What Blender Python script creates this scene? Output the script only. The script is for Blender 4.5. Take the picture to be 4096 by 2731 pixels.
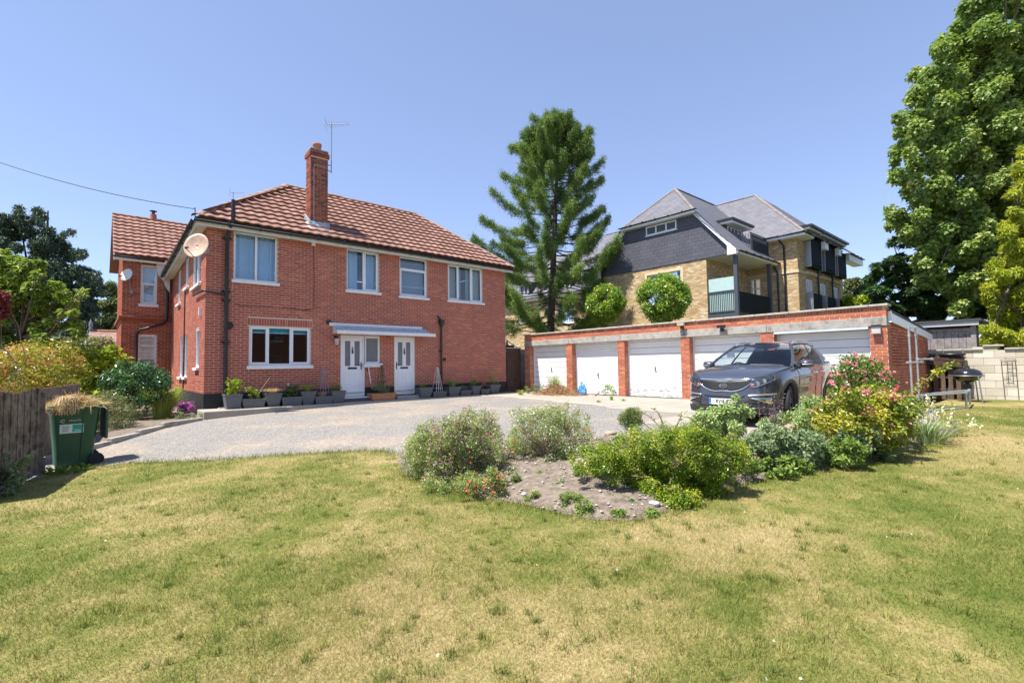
import bpy, bmesh, math, random
import numpy as np
from mathutils import Vector, Matrix
from mathutils.geometry import delaunay_2d_cdt
random.seed(7); RNG = np.random.default_rng(11)
for o in list(bpy.data.objects): bpy.data.objects.remove(o, do_unlink=True)
SC = bpy.context.scene; COL = SC.collection
# ---------------------------------------------------------------- camera, sky, sun, exposure
FPX, YAW, PITCH, ROLL = 1931.6, 0.7174, 0.0504, -0.0141     # focal length in photo pixels, angles in radians
CAM = Vector((-2.4163, -15.9744, 1.1672))
FW = Vector((math.sin(YAW)*math.cos(PITCH), math.cos(YAW)*math.cos(PITCH), math.sin(PITCH)))
RT = Vector((math.cos(YAW), -math.sin(YAW), 0)); UP = RT.cross(FW)
R2 = RT*math.cos(ROLL)+UP*math.sin(ROLL); U2 = UP*math.cos(ROLL)-RT*math.sin(ROLL)
cd = bpy.data.cameras.new('camera'); cam = bpy.data.objects.new('camera', cd); COL.objects.link(cam)
cd.sensor_width = 36; cd.lens = FPX/4096*36; cd.clip_end = 2000; cd.clip_start = .05
mw = Matrix((R2, U2, -FW)).transposed().to_4x4(); mw.translation = CAM; cam.matrix_world = mw
SC.camera = cam
SUNV = Vector((-.475, .109, 1)).normalized()                 # towards the sun, from the chimney's shadow
W = bpy.data.worlds.new('World'); SC.world = W; W.use_nodes = True
nt = W.node_tree; nt.nodes.clear()
sky = nt.nodes.new('ShaderNodeTexSky'); sky.sky_type = 'NISHITA'; sky.sun_disc = False
sky.sun_elevation = math.asin(SUNV.z); sky.sun_rotation = math.atan2(SUNV.x, SUNV.y)
sky.air_density = .7; sky.dust_density = 0; sky.ozone_density = 3.0; sky.altitude = 1500
bg = nt.nodes.new('ShaderNodeBackground'); bg.inputs[1].default_value = .15
ow = nt.nodes.new('ShaderNodeOutputWorld'); gm_ = nt.nodes.new('ShaderNodeGamma'); gm_.inputs[1].default_value = .6      # compresses the sky's brightness range; the tint below brightens it again
tn = nt.nodes.new('ShaderNodeMix'); tn.data_type = 'RGBA'; tn.blend_type = 'MULTIPLY'; tn.inputs[0].default_value = 1; tn.inputs[7].default_value = (1.40, 1.41, 1.62, 1)
nt.links.new(sky.outputs[0], gm_.inputs[0]); nt.links.new(gm_.outputs[0], tn.inputs[6]); nt.links.new(tn.outputs[2], bg.inputs[0]); nt.links.new(bg.outputs[0], ow.inputs[0])
sl = bpy.data.lights.new('sun', 'SUN'); so = bpy.data.objects.new('sun', sl); COL.objects.link(so)
sl.energy = 4.6; sl.angle = math.radians(.55); sl.color = (1, .95, .87)
so.rotation_euler = (-SUNV).to_track_quat('-Z', 'Y').to_euler(); so.location = (0, 0, 40)
SC.view_settings.view_transform = 'Standard'; SC.view_settings.look = 'None'
SC.view_settings.exposure = 1.03; SC.view_settings.gamma = 1
SC.render.engine = 'CYCLES'
SC.cycles.max_bounces = 8; SC.cycles.transparent_max_bounces = 12; SC.cycles.sample_clamp_indirect = 6

# ---------------------------------------------------------------- helpers: photo pixels, terrain
def ray(u, v): return FW+R2*((u-2048)/FPX)-U2*((v-1365.5)/FPX)
def pl(u, v, ax, val):
    d = ray(u, v); return CAM+d*((val-CAM[ax])/d[ax])
def dep(u, v, D): return CAM+ray(u, v)*D
VS = 4096/2352.0
def vp(pts): return [(a*VS, b*VS) for a, b in pts]
TP = np.array([(12,-13,0),(12,-6,0),(12,-1,.02),(8,-1,.02),(4,-1,0),(0,-1.2,-.13),(8,-8,0),(8,-12,-.02),(4,-8,-.08),(0,-7,-.24),(-3.5,-6,-.44),(-3,0,-.3),(-2.4,-16,-.38),(3,-14,-.27),(8,-16,-.12),(16,-15,-.02),(25,-14,.05),(25,10,.1),(0,-25,-.4),(20,-25,-.1),(-15,10,-.4),(-10,-16,-.5),(-8,-3,-.48),(17.6,-20,0),(60,0,.2),(40,40,.2),(-40,40,-.4),(-40,-40,-.5),(40,-40,0),(0,60,-.1)], float)
def _k(r2): return r2*np.log(r2+1e-9)*.5
_n = len(TP); _A = np.zeros((_n+3, _n+3)); _d = TP[:, None, :2]-TP[None, :, :2]
_A[:_n, :_n] = _k((_d**2).sum(2)) + np.eye(_n)*.5; _A[:_n, _n] = 1; _A[:_n, _n+1:] = TP[:, :2]; _A[_n:, :_n] = _A[:_n, _n:].T
_w = np.linalg.solve(_A, np.concatenate([TP[:, 2], [0, 0, 0]]))
def hgt(x, y):
    x = np.clip(np.asarray(x, float), -45, 65); y = np.clip(np.asarray(y, float), -45, 65)
    r2 = (x[..., None]-TP[:, 0])**2+(y[..., None]-TP[:, 1])**2
    return _k(r2)@_w[:_n]+_w[_n]+x*_w[_n+1]+y*_w[_n+2]
def H(x, y): return float(hgt(np.array(x), np.array(y)))
def G(u, v):                                                # photo pixel -> point on the ground
    d = ray(u, v); t = max(.1, (0-CAM.z)/d.z) if d.z < -1e-4 else 60
    for _ in range(40):
        p = CAM+d*t; t += (H(p.x, p.y)-p.z)/d.z*.8 if d.z < -1e-4 else 0
        t = min(max(t, .5), 150)
    p = CAM+d*t; return Vector((p.x, p.y, H(p.x, p.y)))
def Gv(a, b): return G(a*VS, b*VS)

# ---------------------------------------------------------------- helpers: objects
def tag(o, label=None, cat=None, group=None, kind=None):
    if label: o['label'] = label
    if cat: o['category'] = cat
    if group: o['group'] = group
    if kind: o['kind'] = kind
    return o
def thing(name, label, cat, loc=(0, 0, 0), rz=0, group=None):
    o = bpy.data.objects.new(name, None); COL.objects.link(o); o.location = loc; o.rotation_euler = (0, 0, rz)
    o.empty_display_size = .2; return tag(o, label, cat, group)
def link(name, me, parent=None, mat=None, loc=None):
    o = bpy.data.objects.new(name, me); COL.objects.link(o)
    if mat is not None and not me.materials: me.materials.append(mat)
    if parent is not None: o.parent = parent
    if loc is not None: o.location = loc
    return o
def npmesh(name, V, F, rnd=None, smooth=False):
    """mesh from arrays; F is (n,k) with a constant k; rnd is one value for each face"""
    V = np.asarray(V, np.float32).reshape(-1, 3); F = np.asarray(F, np.int32); n, k = F.shape
    me = bpy.data.meshes.new(name); me.vertices.add(len(V)); me.vertices.foreach_set('co', V.ravel())
    me.loops.add(n*k); me.loops.foreach_set('vertex_index', F.ravel())
    me.polygons.add(n); me.polygons.foreach_set('loop_start', np.arange(0, n*k, k, dtype=np.int32))
    me.polygons.foreach_set('use_smooth', np.full(n, smooth, dtype=bool))
    if rnd is not None:
        a = me.attributes.new('rnd', 'FLOAT', 'FACE'); a.data.foreach_set('value', np.asarray(rnd, np.float32))
    me.update(calc_edges=True); me.validate(); return me
class MB:
    """collects simple solids and links them as one mesh object"""
    def __init__(s): s.v = []; s.f = []; s.sm = []
    def add(s, V, F, smooth=False):
        b = len(s.v); s.v += [tuple(p) for p in V]; s.f += [tuple(i+b for i in q) for q in F]; s.sm += [smooth]*len(F); return s
    def box(s, a, b, M=None):
        x0, y0, z0 = a; x1, y1, z1 = b
        V = [(x0,y0,z0),(x1,y0,z0),(x1,y1,z0),(x0,y1,z0),(x0,y0,z1),(x1,y0,z1),(x1,y1,z1),(x0,y1,z1)]
        if M is not None: V = [M @ Vector(p) for p in V]
        return s.add(V, [(0,3,2,1),(4,5,6,7),(0,1,5,4),(1,2,6,5),(2,3,7,6),(3,0,4,7)])
    def frame(s, O, U, N, s0, s1, t0, t1, d0, d1):          # box in wall coordinates
        U = Vector(U); N = Vector(N); Z = Vector((0, 0, 1)); O = Vector(O)
        V = [O+U*a+Z*c+N*b for c in (t0, t1) for b in (d0, d1) for a in (s0, s1)]
        return s.add([V[i] for i in (0,1,3,2,4,5,7,6)], [(0,3,2,1),(4,5,6,7),(0,1,5,4),(1,2,6,5),(2,3,7,6),(3,0,4,7)])
    def prism(s, poly, vec):
        n = len(poly); P = [Vector(p) for p in poly]; vec = Vector(vec)
        return s.add(P+[p+vec for p in P], [tuple(range(n-1, -1, -1)), tuple(range(n, 2*n))]+[(i, (i+1) % n, n+(i+1) % n, n+i) for i in range(n)])
    def tube(s, pts, r, n=8, cap=True, smooth=True):
        pts = [Vector(p) for p in pts]; m = len(pts)
        rr = r if hasattr(r, '__len__') else [r]*m
        V = []; prev = None
        for i, p in enumerate(pts):
            t = (pts[min(i+1, m-1)]-pts[max(i-1, 0)]).normalized()
            a = prev if prev is not None else (Vector((0, 0, 1)) if abs(t.z) < .9 else Vector((1, 0, 0)))
            x = a-t*a.dot(t); x.normalize(); y = t.cross(x); prev = x
            V += [p+(x*math.cos(2*math.pi*k/n)+y*math.sin(2*math.pi*k/n))*rr[i] for k in range(n)]
        F = [(i*n+k, i*n+(k+1) % n, (i+1)*n+(k+1) % n, (i+1)*n+k) for i in range(m-1) for k in range(n)]
        s.add(V, F, smooth)
        if cap: s.add(V[:n], [tuple(range(n-1, -1, -1))]); s.add(V[-n:], [tuple(range(n))])
        return s
    def lathe(s, prof, n=24, c=(0, 0, 0), smooth=True, cap=False):
        V = [(c[0]+r*math.cos(2*math.pi*k/n), c[1]+r*math.sin(2*math.pi*k/n), c[2]+z) for r, z in prof for k in range(n)]
        F = [(i*n+k, i*n+(k+1) % n, (i+1)*n+(k+1) % n, (i+1)*n+k) for i in range(len(prof)-1) for k in range(n)]
        s.add(V, F, smooth)
        if cap: s.add(V[:n], [tuple(range(n-1, -1, -1))]); s.add(V[-n:], [tuple(range(n))])
        return s
    def grid(s, P, smooth=True, closed=False):              # P[i][j] points
        m = len(P); k = len(P[0]); V = [p for r in P for p in r]
        F = [(i*k+j, i*k+(j+1) % k, (i+1)*k+(j+1) % k, (i+1)*k+j) for i in range(m-1) for j in range(k if closed else k-1)]
        return s.add(V, F, smooth)
    def mesh(s, name):
        me = bpy.data.meshes.new(name); me.from_pydata([tuple(p) for p in s.v], [], s.f)
        me.polygons.foreach_set('use_smooth', s.sm); me.update(); return me
    def build(s, name, mat, parent=None, bevel=0, label=None):
        o = link(name, s.mesh(name), parent, mat)
        if bevel:
            b = o.modifiers.new('bevel', 'BEVEL'); b.width = bevel; b.segments = 2; b.limit_method = 'ANGLE'; b.angle_limit = .6
        if label: o['label'] = label
        return o
def copy_tree(o, parent=None):
    c = o.copy(); COL.objects.link(c); c.parent = parent
    for ch in list(o.children): copy_tree(ch, c)
    return c

# ---------------------------------------------------------------- materials
MT = {}
def nodes(name):
    m = bpy.data.materials.new(name); m.use_nodes = True; n = m.node_tree.nodes; n.clear(); MT[name] = m
    out = n.new('ShaderNodeOutputMaterial'); b = n.new('ShaderNodeBsdfPrincipled')
    m.node_tree.links.new(b.outputs[0], out.inputs[0]); return m, m.node_tree, b, out
def ramp(t, fac, cols):
    r = t.nodes.new('ShaderNodeValToRGB'); e = r.color_ramp.elements
    while len(e) < len(cols): e.new(.5)
    for i, (p, c) in enumerate(cols): e[i].position = p; e[i].color = (*c, 1)
    t.links.new(fac, r.inputs[0]); return r.outputs[0]
def noise(t, scale, detail=4, rough=.6, vec=None, dist=0):
    n = t.nodes.new('ShaderNodeTexNoise'); n.inputs['Scale'].default_value = scale; n.inputs['Detail'].default_value = detail
    n.inputs['Roughness'].default_value = rough; n.inputs['Distortion'].default_value = dist
    if vec is None:
        g = t.nodes.new('ShaderNodeNewGeometry'); vec = g.outputs['Position']
    t.links.new(vec, n.inputs['Vector']); return n.outputs[0]
def attr(t, a='rnd'):
    n = t.nodes.new('ShaderNodeAttribute'); n.attribute_name = a; return n.outputs['Fac']
def mix(t, f, a, b, mode='MIX'):
    n = t.nodes.new('ShaderNodeMix'); n.data_type = 'RGBA'; n.blend_type = mode
    for s, x in ((n.inputs[0], f), (n.inputs[6], a), (n.inputs[7], b)):
        if isinstance(x, (int, float)): s.default_value = x
        elif isinstance(x, tuple): s.default_value = (*x, 1)
        else: t.links.new(x, s)
    return n.outputs[2]
def maths(t, op, a, b=0.):
    n = t.nodes.new('ShaderNodeMath'); n.operation = op
    for s, x in ((n.inputs[0], a), (n.inputs[1], b)):
        if isinstance(x, (int, float)): s.default_value = x
        else: t.links.new(x, s)
    return n.outputs[0]
def bump(t, b, h, strength=.3, dist=.01):
    n = t.nodes.new('ShaderNodeBump'); n.inputs['Strength'].default_value = strength; n.inputs['Distance'].default_value = dist
    t.links.new(h, n.inputs['Height']); t.links.new(n.outputs[0], b.inputs['Normal'])
def M(name, col, rough=.6, var=.12, scale=6, metal=0, bmp=0, bscale=60, spec=.5, coat=0, rvar=False, dirt=None, dscale=2.5, dlev=.55):
    """plain surface: base colour with noise variation, optional per-piece variation, stain colour and fine relief"""
    if name in MT: return MT[name]
    m, t, b, out = nodes(name)
    lo = tuple(max(0, c*(1-var)) for c in col); hi = tuple(min(1, c*(1+var)) for c in col)
    c = ramp(t, noise(t, scale, 5), [(.3, lo), (.7, hi)])
    if rvar:
        f = attr(t); c = mix(t, 1., c, ramp(t, f, [(0, (.72, .72, .72)), (.5, (1, 1, 1)), (1, (1.0, 1.0, 1.0))]), 'MULTIPLY')
    if dirt is not None:
        c = mix(t, ramp(t, noise(t, dscale, 6, .7), [(dlev, (0, 0, 0)), (dlev+.15, (1, 1, 1))]), c, dirt)
    t.links.new(c, b.inputs['Base Color'])
    b.inputs['Roughness'].default_value = rough; b.inputs['Metallic'].default_value = metal
    b.inputs['Specular IOR Level'].default_value = spec; b.inputs['Coat Weight'].default_value = coat
    if bmp: bump(t, b, noise(t, bscale, 4), bmp, .01)
    return m
def brickmat(name, cols, rough=.85, stain=None):
    m, t, b, out = nodes(name)
    c = ramp(t, attr(t), cols)
    c = mix(t, .55, c, ramp(t, noise(t, 1.3, 5), [(.3, (.80, .78, .77)), (.7, (1.12, 1.1, 1.1))]), 'MULTIPLY')
    c = mix(t, .6, c, ramp(t, noise(t, 45, 4), [(.25, (.76, .75, .74)), (.65, (1.14, 1.14, 1.14))]), 'MULTIPLY')
    t.links.new(c, b.inputs['Base Color']); b.inputs['Roughness'].default_value = rough
    b.inputs['Specular IOR Level'].default_value = .25
    bump(t, b, noise(t, 90, 3), .4, .004); return m
def leafmat(name, cols, trans=.35, rough=.45, spec=.4):
    m, t, b, out = nodes(name)
    c = ramp(t, attr(t), [(p, tuple(min(.85, x*1.3) for x in q)) for p, q in cols])
    t.links.new(c, b.inputs['Base Color']); b.inputs['Roughness'].default_value = rough; b.inputs['Specular IOR Level'].default_value = spec
    tr = t.nodes.new('ShaderNodeBsdfTranslucent'); t.links.new(mix(t, 1., c, (1.15, 1.2, .55), 'MULTIPLY'), tr.inputs[0])
    mx = t.nodes.new('ShaderNodeMixShader'); mx.inputs[0].default_value = trans
    t.links.new(b.outputs[0], mx.inputs[1]); t.links.new(tr.outputs[0], mx.inputs[2]); t.links.new(mx.outputs[0], out.inputs[0]); return m
def glassmat(name, tint=(.9, .95, 1), refl=1.0, rough=.01):
    m, t, b, out = nodes(name); t.nodes.remove(b)
    g = t.nodes.new('ShaderNodeBsdfGlossy'); g.inputs['Roughness'].default_value = rough
    tr = t.nodes.new('ShaderNodeBsdfTransparent'); tr.inputs[0].default_value = (*tint, 1)
    ge = t.nodes.new('ShaderNodeNewGeometry'); dt = t.nodes.new('ShaderNodeVectorMath'); dt.operation = 'DOT_PRODUCT'; t.links.new(ge.outputs['Incoming'], dt.inputs[0]); t.links.new(ge.outputs['Normal'], dt.inputs[1])
    sch = maths(t, 'POWER', maths(t, 'SUBTRACT', 1., maths(t, 'ABSOLUTE', dt.outputs['Value'])), 5.); fr = maths(t, 'ADD', .07, maths(t, 'MULTIPLY', sch, .9))
    mx = t.nodes.new('ShaderNodeMixShader'); t.links.new(maths(t, 'MULTIPLY', fr, refl), mx.inputs[0])
    t.links.new(tr.outputs[0], mx.inputs[1]); t.links.new(g.outputs[0], mx.inputs[2]); t.links.new(mx.outputs[0], out.inputs[0]); return m
# ---------------------------------------------------------------- builders shared by the buildings
BW, BH, BJ = .213, .063, .012
BOXQ = np.array([(0,1,5,4),(1,2,6,5),(3,0,4,7),(4,5,6,7),(0,3,2,1)])   # front, right, left, top, bottom (no back)
def boxes_np(O, U, N, R, d0, d1):
    """R rows s0,s1,t0,t1 in wall coordinates -> vertices and faces of shallow blocks"""
    O = np.array(O, float); U = np.array(U, float); N = np.array(N, float); Z = np.array((0, 0, 1.))
    n = len(R); V = np.empty((n, 8, 3))
    d1 = np.broadcast_to(d1, (n,)); d0 = np.broadcast_to(d0, (n,))
    for k, (a, t, d) in enumerate(((0,2,d1),(1,2,d1),(1,2,d0),(0,2,d0),(0,3,d1),(1,3,d1),(1,3,d0),(0,3,d0))):
        V[:, k] = O+U*R[:, a:a+1]+Z*R[:, t:t+1]+N*d[:, None]
    F = (BOXQ[None]+8*np.arange(n)[:, None, None]).reshape(-1, 4)
    if np.cross(U, Z)@N < 0: F = F[:, ::-1]
    return V.reshape(-1, 3), F
def subtract(rects, op):
    out = []; a0, a1, b0, b1 = op
    for r in rects:
        s0, s1, t0, t1 = r
        if s1 <= a0 or s0 >= a1 or t1 <= b0+.02 or t0 >= b1-.02: out.append(r); continue
        if s0 < a0: out.append((s0, a0-.004, t0, t1))
        if s1 > a1: out.append((a1+.004, s1, t0, t1))
    return out
class Bricks:
    """gathers the bricks of one building, then makes the 300 that show largest objects and joins the rest"""
    def __init__(s, parent, mat, n=300): s.p = parent; s.m = mat; s.n = n; s.groups = []; s.singles = []
    def wall(s, O, U, N, W, t0, t1, openings=(), top=None, start=0, proud=.004, length=BW, height=BH, soldiers=(), single=True, phase=0):
        R = []; k = 0; pitch = height+BJ; t = t0+BJ*.5
        while t+height < t1+.02:
            off = 0 if (k+phase) % 2 == 0 else (length+BJ)/2
            x = -off+BJ*.5; row = []
            while x < W:
                a, b = max(x, .0), min(x+length, W)
                if b-a > .03 and (top is None or t+height <= top((a+b)/2)): row.append((a, b, t, min(t+height, t1)))
                x += length+BJ
            for op in openings: row = subtract(row, op)
            for so in soldiers: row = subtract(row, so)
            R += [r for r in row if r[1]-r[0] > .025]; t += pitch; k += 1
        for (a0, a1, b0, b1) in soldiers:
            x = a0+.004
            while x+.06 < a1: R.append((x, x+BH, b0+.005, b1-.005)); x += BH+BJ
        s.block(O, U, N, np.array(R), proud, single)
    def block(s, O, U, N, R, proud, single=True):
        O = np.array(O, float); U = np.array(U, float); N = np.array(N, float)
        if single:
            C = O+U*((R[:, :1]+R[:, 1:2])/2)+np.array((0, 0, 1.))*((R[:, 2:3]+R[:, 3:4])/2)
            d = ((C-np.array(CAM))**2).sum(1)
            for i in range(len(R)): s.singles.append((d[i], len(s.groups), i))
        s.groups.append((O, U, N, R, proud, set()))
    def done(s):
        s.singles.sort(key=lambda q: q[0]); cache = {}
        for d, g, i in s.singles[:s.n]:
            O, U, N, R, pr, gone = s.groups[g]; gone.add(i); a, b, c, e = R[i]
            w, h = round(float(b-a), 2), round(float(e-c), 3); v = random.randrange(8); key = (g, w, h, v)
            if key not in cache:
                X, F = boxes_np((0, 0, 0), U, N, np.array([(-w/2, w/2, -h/2, h/2)]), -.02, pr+random.uniform(-.001, .002))
                cache[key] = npmesh('brick', X, F, np.full(len(F), random.random())); cache[key].materials.append(s.m)
            o = link('brick', cache[key], s.p); o.location = O+U*(a+b)/2+np.array((0, 0, 1.))*(c+e)/2-np.array(s.p.location)
        Vs, Fs, Rs, base = [], [], [], 0
        for O, U, N, R, pr, gone in s.groups:
            keep = np.array([i not in gone for i in range(len(R))], bool); R = R[keep]
            if not len(R): continue
            X, F = boxes_np(O, U, N, R, -.02, pr+RNG.uniform(-.0015, .002, len(R)))
            Vs.append(X-np.array(s.p.location)); Fs.append(F+base); Rs.append(np.repeat(RNG.random(len(R)), 5)); base += len(X)
        o = link('brickwork', npmesh('brickwork', np.concatenate(Vs), np.concatenate(Fs), np.concatenate(Rs)), s.p, s.m); o['kind'] = 'stuff'
def wallsheet(mb, O, U, N, W, t0, t1, openings=(), top=None, depth=.1):
    """mortar face with openings and their reveals"""
    O = Vector(O); U = Vector(U); N = Vector(N); Z = Vector((0, 0, 1))
    S = sorted({0, W, *[v for o in openings for v in o[:2]]}); T = sorted({t0, t1, *[v for o in openings for v in o[2:]]})
    T = [t for t in T if t0 <= t <= t1]; flip = U.cross(Z).dot(N) < 0
    for i in range(len(S)-1):
        for j in range(len(T)-1):
            a, b, c, d = S[i], S[i+1], T[j], T[j+1]; mx, mz = (a+b)/2, (c+d)/2
            if any(o[0] < mx < o[1] and o[2] < mz < o[3] for o in openings): continue
            q = [O+U*a+Z*c, O+U*b+Z*c, O+U*b+Z*(min(d, top(b)) if top else d), O+U*a+Z*(min(d, top(a)) if top else d)]
            mb.add(q, [(3,2,1,0) if flip else (0,1,2,3)])
    for (a, b, c, d) in openings:
        for q in (((a,c),(a,d)), ((b,d),(b,c)), ((a,d),(b,d)), ((b,c),(a,c))):
            (x0, z0), (x1, z1) = q
            mb.add([O+U*x0+Z*z0, O+U*x1+Z*z1, O+U*x1+Z*z1-N*depth, O+U*x0+Z*z0-N*depth], [(0,1,2,3)])
def reveal_bricks(B, O, U, N, op, depth=.1):
    pass
def window(parent, O, U, N, op, mull=(), trans=(), rec=.06, fw=.055, sill=.14, sillz=.09, openers=(), curtain=None, blind=None, mat=None, glass=None, sillmat=None, arch=0):
    """white window: frame (the part), panes, sill, curtains as its own pieces; wall coordinates"""
    a, b, c, d = op; mat = mat or MT['upvc']; glass = glass or MT['window_glass']
    m = MB(); F = lambda *q: m.frame(O, U, N, *q)
    D0, D1 = -rec-.06, -rec
    F(a, a+fw, c, d, D0, D1); F(b-fw, b, c, d, D0, D1); F(a+fw, b-fw, c, c+fw, D0, D1); F(a+fw, b-fw, d-fw, d, D0, D1)
    xs = [a+fw*.5]+list(mull)+[b-fw*.5]
    for x in mull: F(x-fw*.55, x+fw*.55, c+fw, d-fw, D0, D1-.003)
    cells = []
    for i in range(len(xs)-1):
        zs = [c+fw*.5]+[z for z, cs in trans if i in cs]+[d-fw*.5]
        for z in zs[1:-1]: F(xs[i]+fw*.55, xs[i+1]-fw*.55, z-fw*.5, z+fw*.5, D0, D1-.003)
        for j in range(len(zs)-1): cells.append((i, j, xs[i]+fw*.52, xs[i+1]-fw*.52, zs[j]+fw*.5, zs[j+1]-fw*.5))
    for (i, j, x0, x1, z0, z1) in cells:
        if (i, j) in openers or i in openers:
            w = .04
            F(x0, x0+w, z0, z1, D1-.02, D1+.012); F(x1-w, x1, z0, z1, D1-.02, D1+.012); F(x0+w, x1-w, z0, z0+w, D1-.02, D1+.012); F(x0+w, x1-w, z1-w, z1, D1-.02, D1+.012)
    w = m.build('window', mat, parent)
    for (i, j, x0, x1, z0, z1) in cells:
        MB().frame(O, U, N, x0-.01, x1+.01, z0-.01, z1+.01, D0+.02, D0+.026).build('pane', glass, w)
    if sill:
        s = MB(); s.frame(O, U, N, a-.06, b+.06, c-sillz, c-.004, -rec-.02, sill-.06)
        s.build('sill', sillmat or MT['white_paint'], w, bevel=.008)
    if curtain:
        cm, spans = curtain
        for (x0, x1) in spans:
            n = max(8, int((x1-x0)/.025)); P = []
            for z in (c+.02, (c+d)/2, d-.02):
                P.append([Vector(O)+Vector(U)*(x0+(x1-x0)*k/n)+Vector((0, 0, z))+Vector(N)*(D0-.12+.025*math.sin(k*1.1+math.sin(k*.37)*2)+.01*math.sin(k*2.7)) for k in range(n+1)])
            g = MB(); g.grid(P); g.build('curtain', cm, w)
    if blind:
        bm, z0, z1 = blind; g = MB(); z = z1
        while z > z0: g.frame(O, U, N, a+.05, b-.05, z-.045, z-.008, D0-.10, D0-.085); z -= .05
        g.build('blind', bm, w)
    return w
def tile_slope(parent, poly, eave0, eave1, upv, mat, tw=.30, gauge=.34, name='roof_tile', n_single=300, wave=.026, thick=.032, segs=8, restname='tile_field', phase_half=False, single=True, flush=False):
    """lay interlocking tiles on a planar roof polygon; (eave0->eave1) along the eave, upv up the slope"""
    E0 = Vector(eave0); U = (Vector(eave1)-E0).normalized(); Wd = (Vector(eave1)-E0).length; Vv = Vector(upv).normalized(); N = U.cross(Vv).normalized()
    if N.z < 0 and abs(N.z) > .02: N = -N
    pts = [((Vector(p)-E0).dot(U), (Vector(p)-E0).dot(Vv)) for p in poly]
    ymax = max(p[1] for p in pts)
    def span(y):
        xs = []
        for (a, b), (c, d) in zip(pts, pts[1:]+pts[:1]):
            if (b <= y < d) or (d <= y < b): xs.append(a+(y-b)/(d-b)*(c-a))
        return (min(xs), max(xs)) if len(xs) >= 2 else None
    T = []; r = 0
    while r*gauge < ymax-.03:
        y = r*gauge; sp = span(min(y+gauge*.5, ymax-.01)); off = (tw/2 if (phase_half and r % 2) else 0)
        if sp:
            k = math.floor((sp[0]-off)/tw)
            while k*tw+off < sp[1]:
                a, b = max(k*tw+off, sp[0]), min((k+1)*tw+off, sp[1])
                if b-a > .02: T.append((a, b, y, min(gauge*1.06 if not flush else gauge-.007, ymax-y)))
                k += 1
        r += 1
    def mesh_np(L, rv):
        Vs, Fs, Rs, base = [], [], [], 0
        for (a, b, y, g, lift), q in zip(L, rv):
            w = b-a; X = []
            for (yy, h) in ((0, 0), (0, 1), (0, 1), (g, 1)):
                for k in range(segs+1):
                    f = k/segs; ph = f*2*math.pi
                    prof = wave*(.5+.5*math.sin(ph))**1.0 if wave else 0
                    top = prof+thick+(0 if flush else lift*(1-yy/g if g else 0))
                    X.append(E0+U*(a+(w if wave else w-.009)*f)+Vv*(y+yy)+N*((top if h else prof-.004)+((.056 if wave else thick*.3) if yy == 0 and not flush else 0)))
            X = np.array([tuple(p) for p in X]); s1 = segs+1
            F = [(k, k+1, s1+k+1, s1+k) for k in range(segs)]+[(2*s1+k, 2*s1+k+1, 3*s1+k+1, 3*s1+k) for k in range(segs)]
            F = np.array(F); Vs.append(X); Fs.append(F+base); Rs.append(np.full(len(F), q)); base += len(X)
        return np.concatenate(Vs), np.concatenate(Fs), np.concatenate(Rs)
    C = np.array([tuple(E0+U*((a+b)/2)+Vv*y) for a, b, y, g in T]); order = np.argsort(((C-np.array(CAM))**2).sum(1))
    ns = n_single if single else 0; cache = {}; pl_ = Vector(parent.matrix_world.translation) if parent.parent else Vector(parent.location)
    pl0 = Vector(PLOC.get(parent.name, (0, 0, 0)))
    for i in order[:ns]:
        a, b, y, g = T[i]; v = random.randrange(10); key = (round(b-a, 2), round(g, 3), v)
        if key not in cache:
            X, F, Rr = mesh_np([(0, b-a, 0, g, random.uniform(0, .008 if wave else .0015))], [random.random()]); me = npmesh(name, X-np.array(E0), F, Rr, True); me.materials.append(mat); cache[key] = me
        o = link(name, cache[key], parent); o.location = E0+U*a+Vv*y-pl0
    rest = [T[i]+(random.uniform(0, .008 if wave else .0015),) for i in order[ns:]]
    if rest:
        X, F, Rr = mesh_np(rest, [random.random() for _ in rest])
        o = link(restname, npmesh(restname, X-np.array(pl0), F, Rr, True), parent, mat); o['kind'] = 'stuff'
PLOC = {}
def ridge_caps(parent, A, B, mat, r=.11, seg=.42, name='ridge_tile', flat=.75):
    A, B = Vector(A), Vector(B); L = (B-A).length; n = max(1, round(L/seg)); t = (B-A)/L
    y = Vector((0, 0, 1)); y = (y-t*y.dot(t)).normalized(); x = t.cross(y); cache = {}
    for i in range(n):
        v = i % 5; c0 = A+t*(L*i/n); m = MB(); P = []
        for f, rr in ((0, r*1.06), (1.02, r)):
            P.append([t*(L/n*f)+x*(rr*math.cos(math.pi*k/8))+y*(rr*flat*math.sin(math.pi*k/8)-.03+.003*v) for k in range(9)])
        m.grid(P); me = m.mesh(name); me.materials.append(mat)
        a = me.attributes.new('rnd', 'FLOAT', 'FACE'); a.data.foreach_set('value', np.full(len(me.polygons), random.random(), np.float32))
        link(name, me, parent).location = c0
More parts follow.
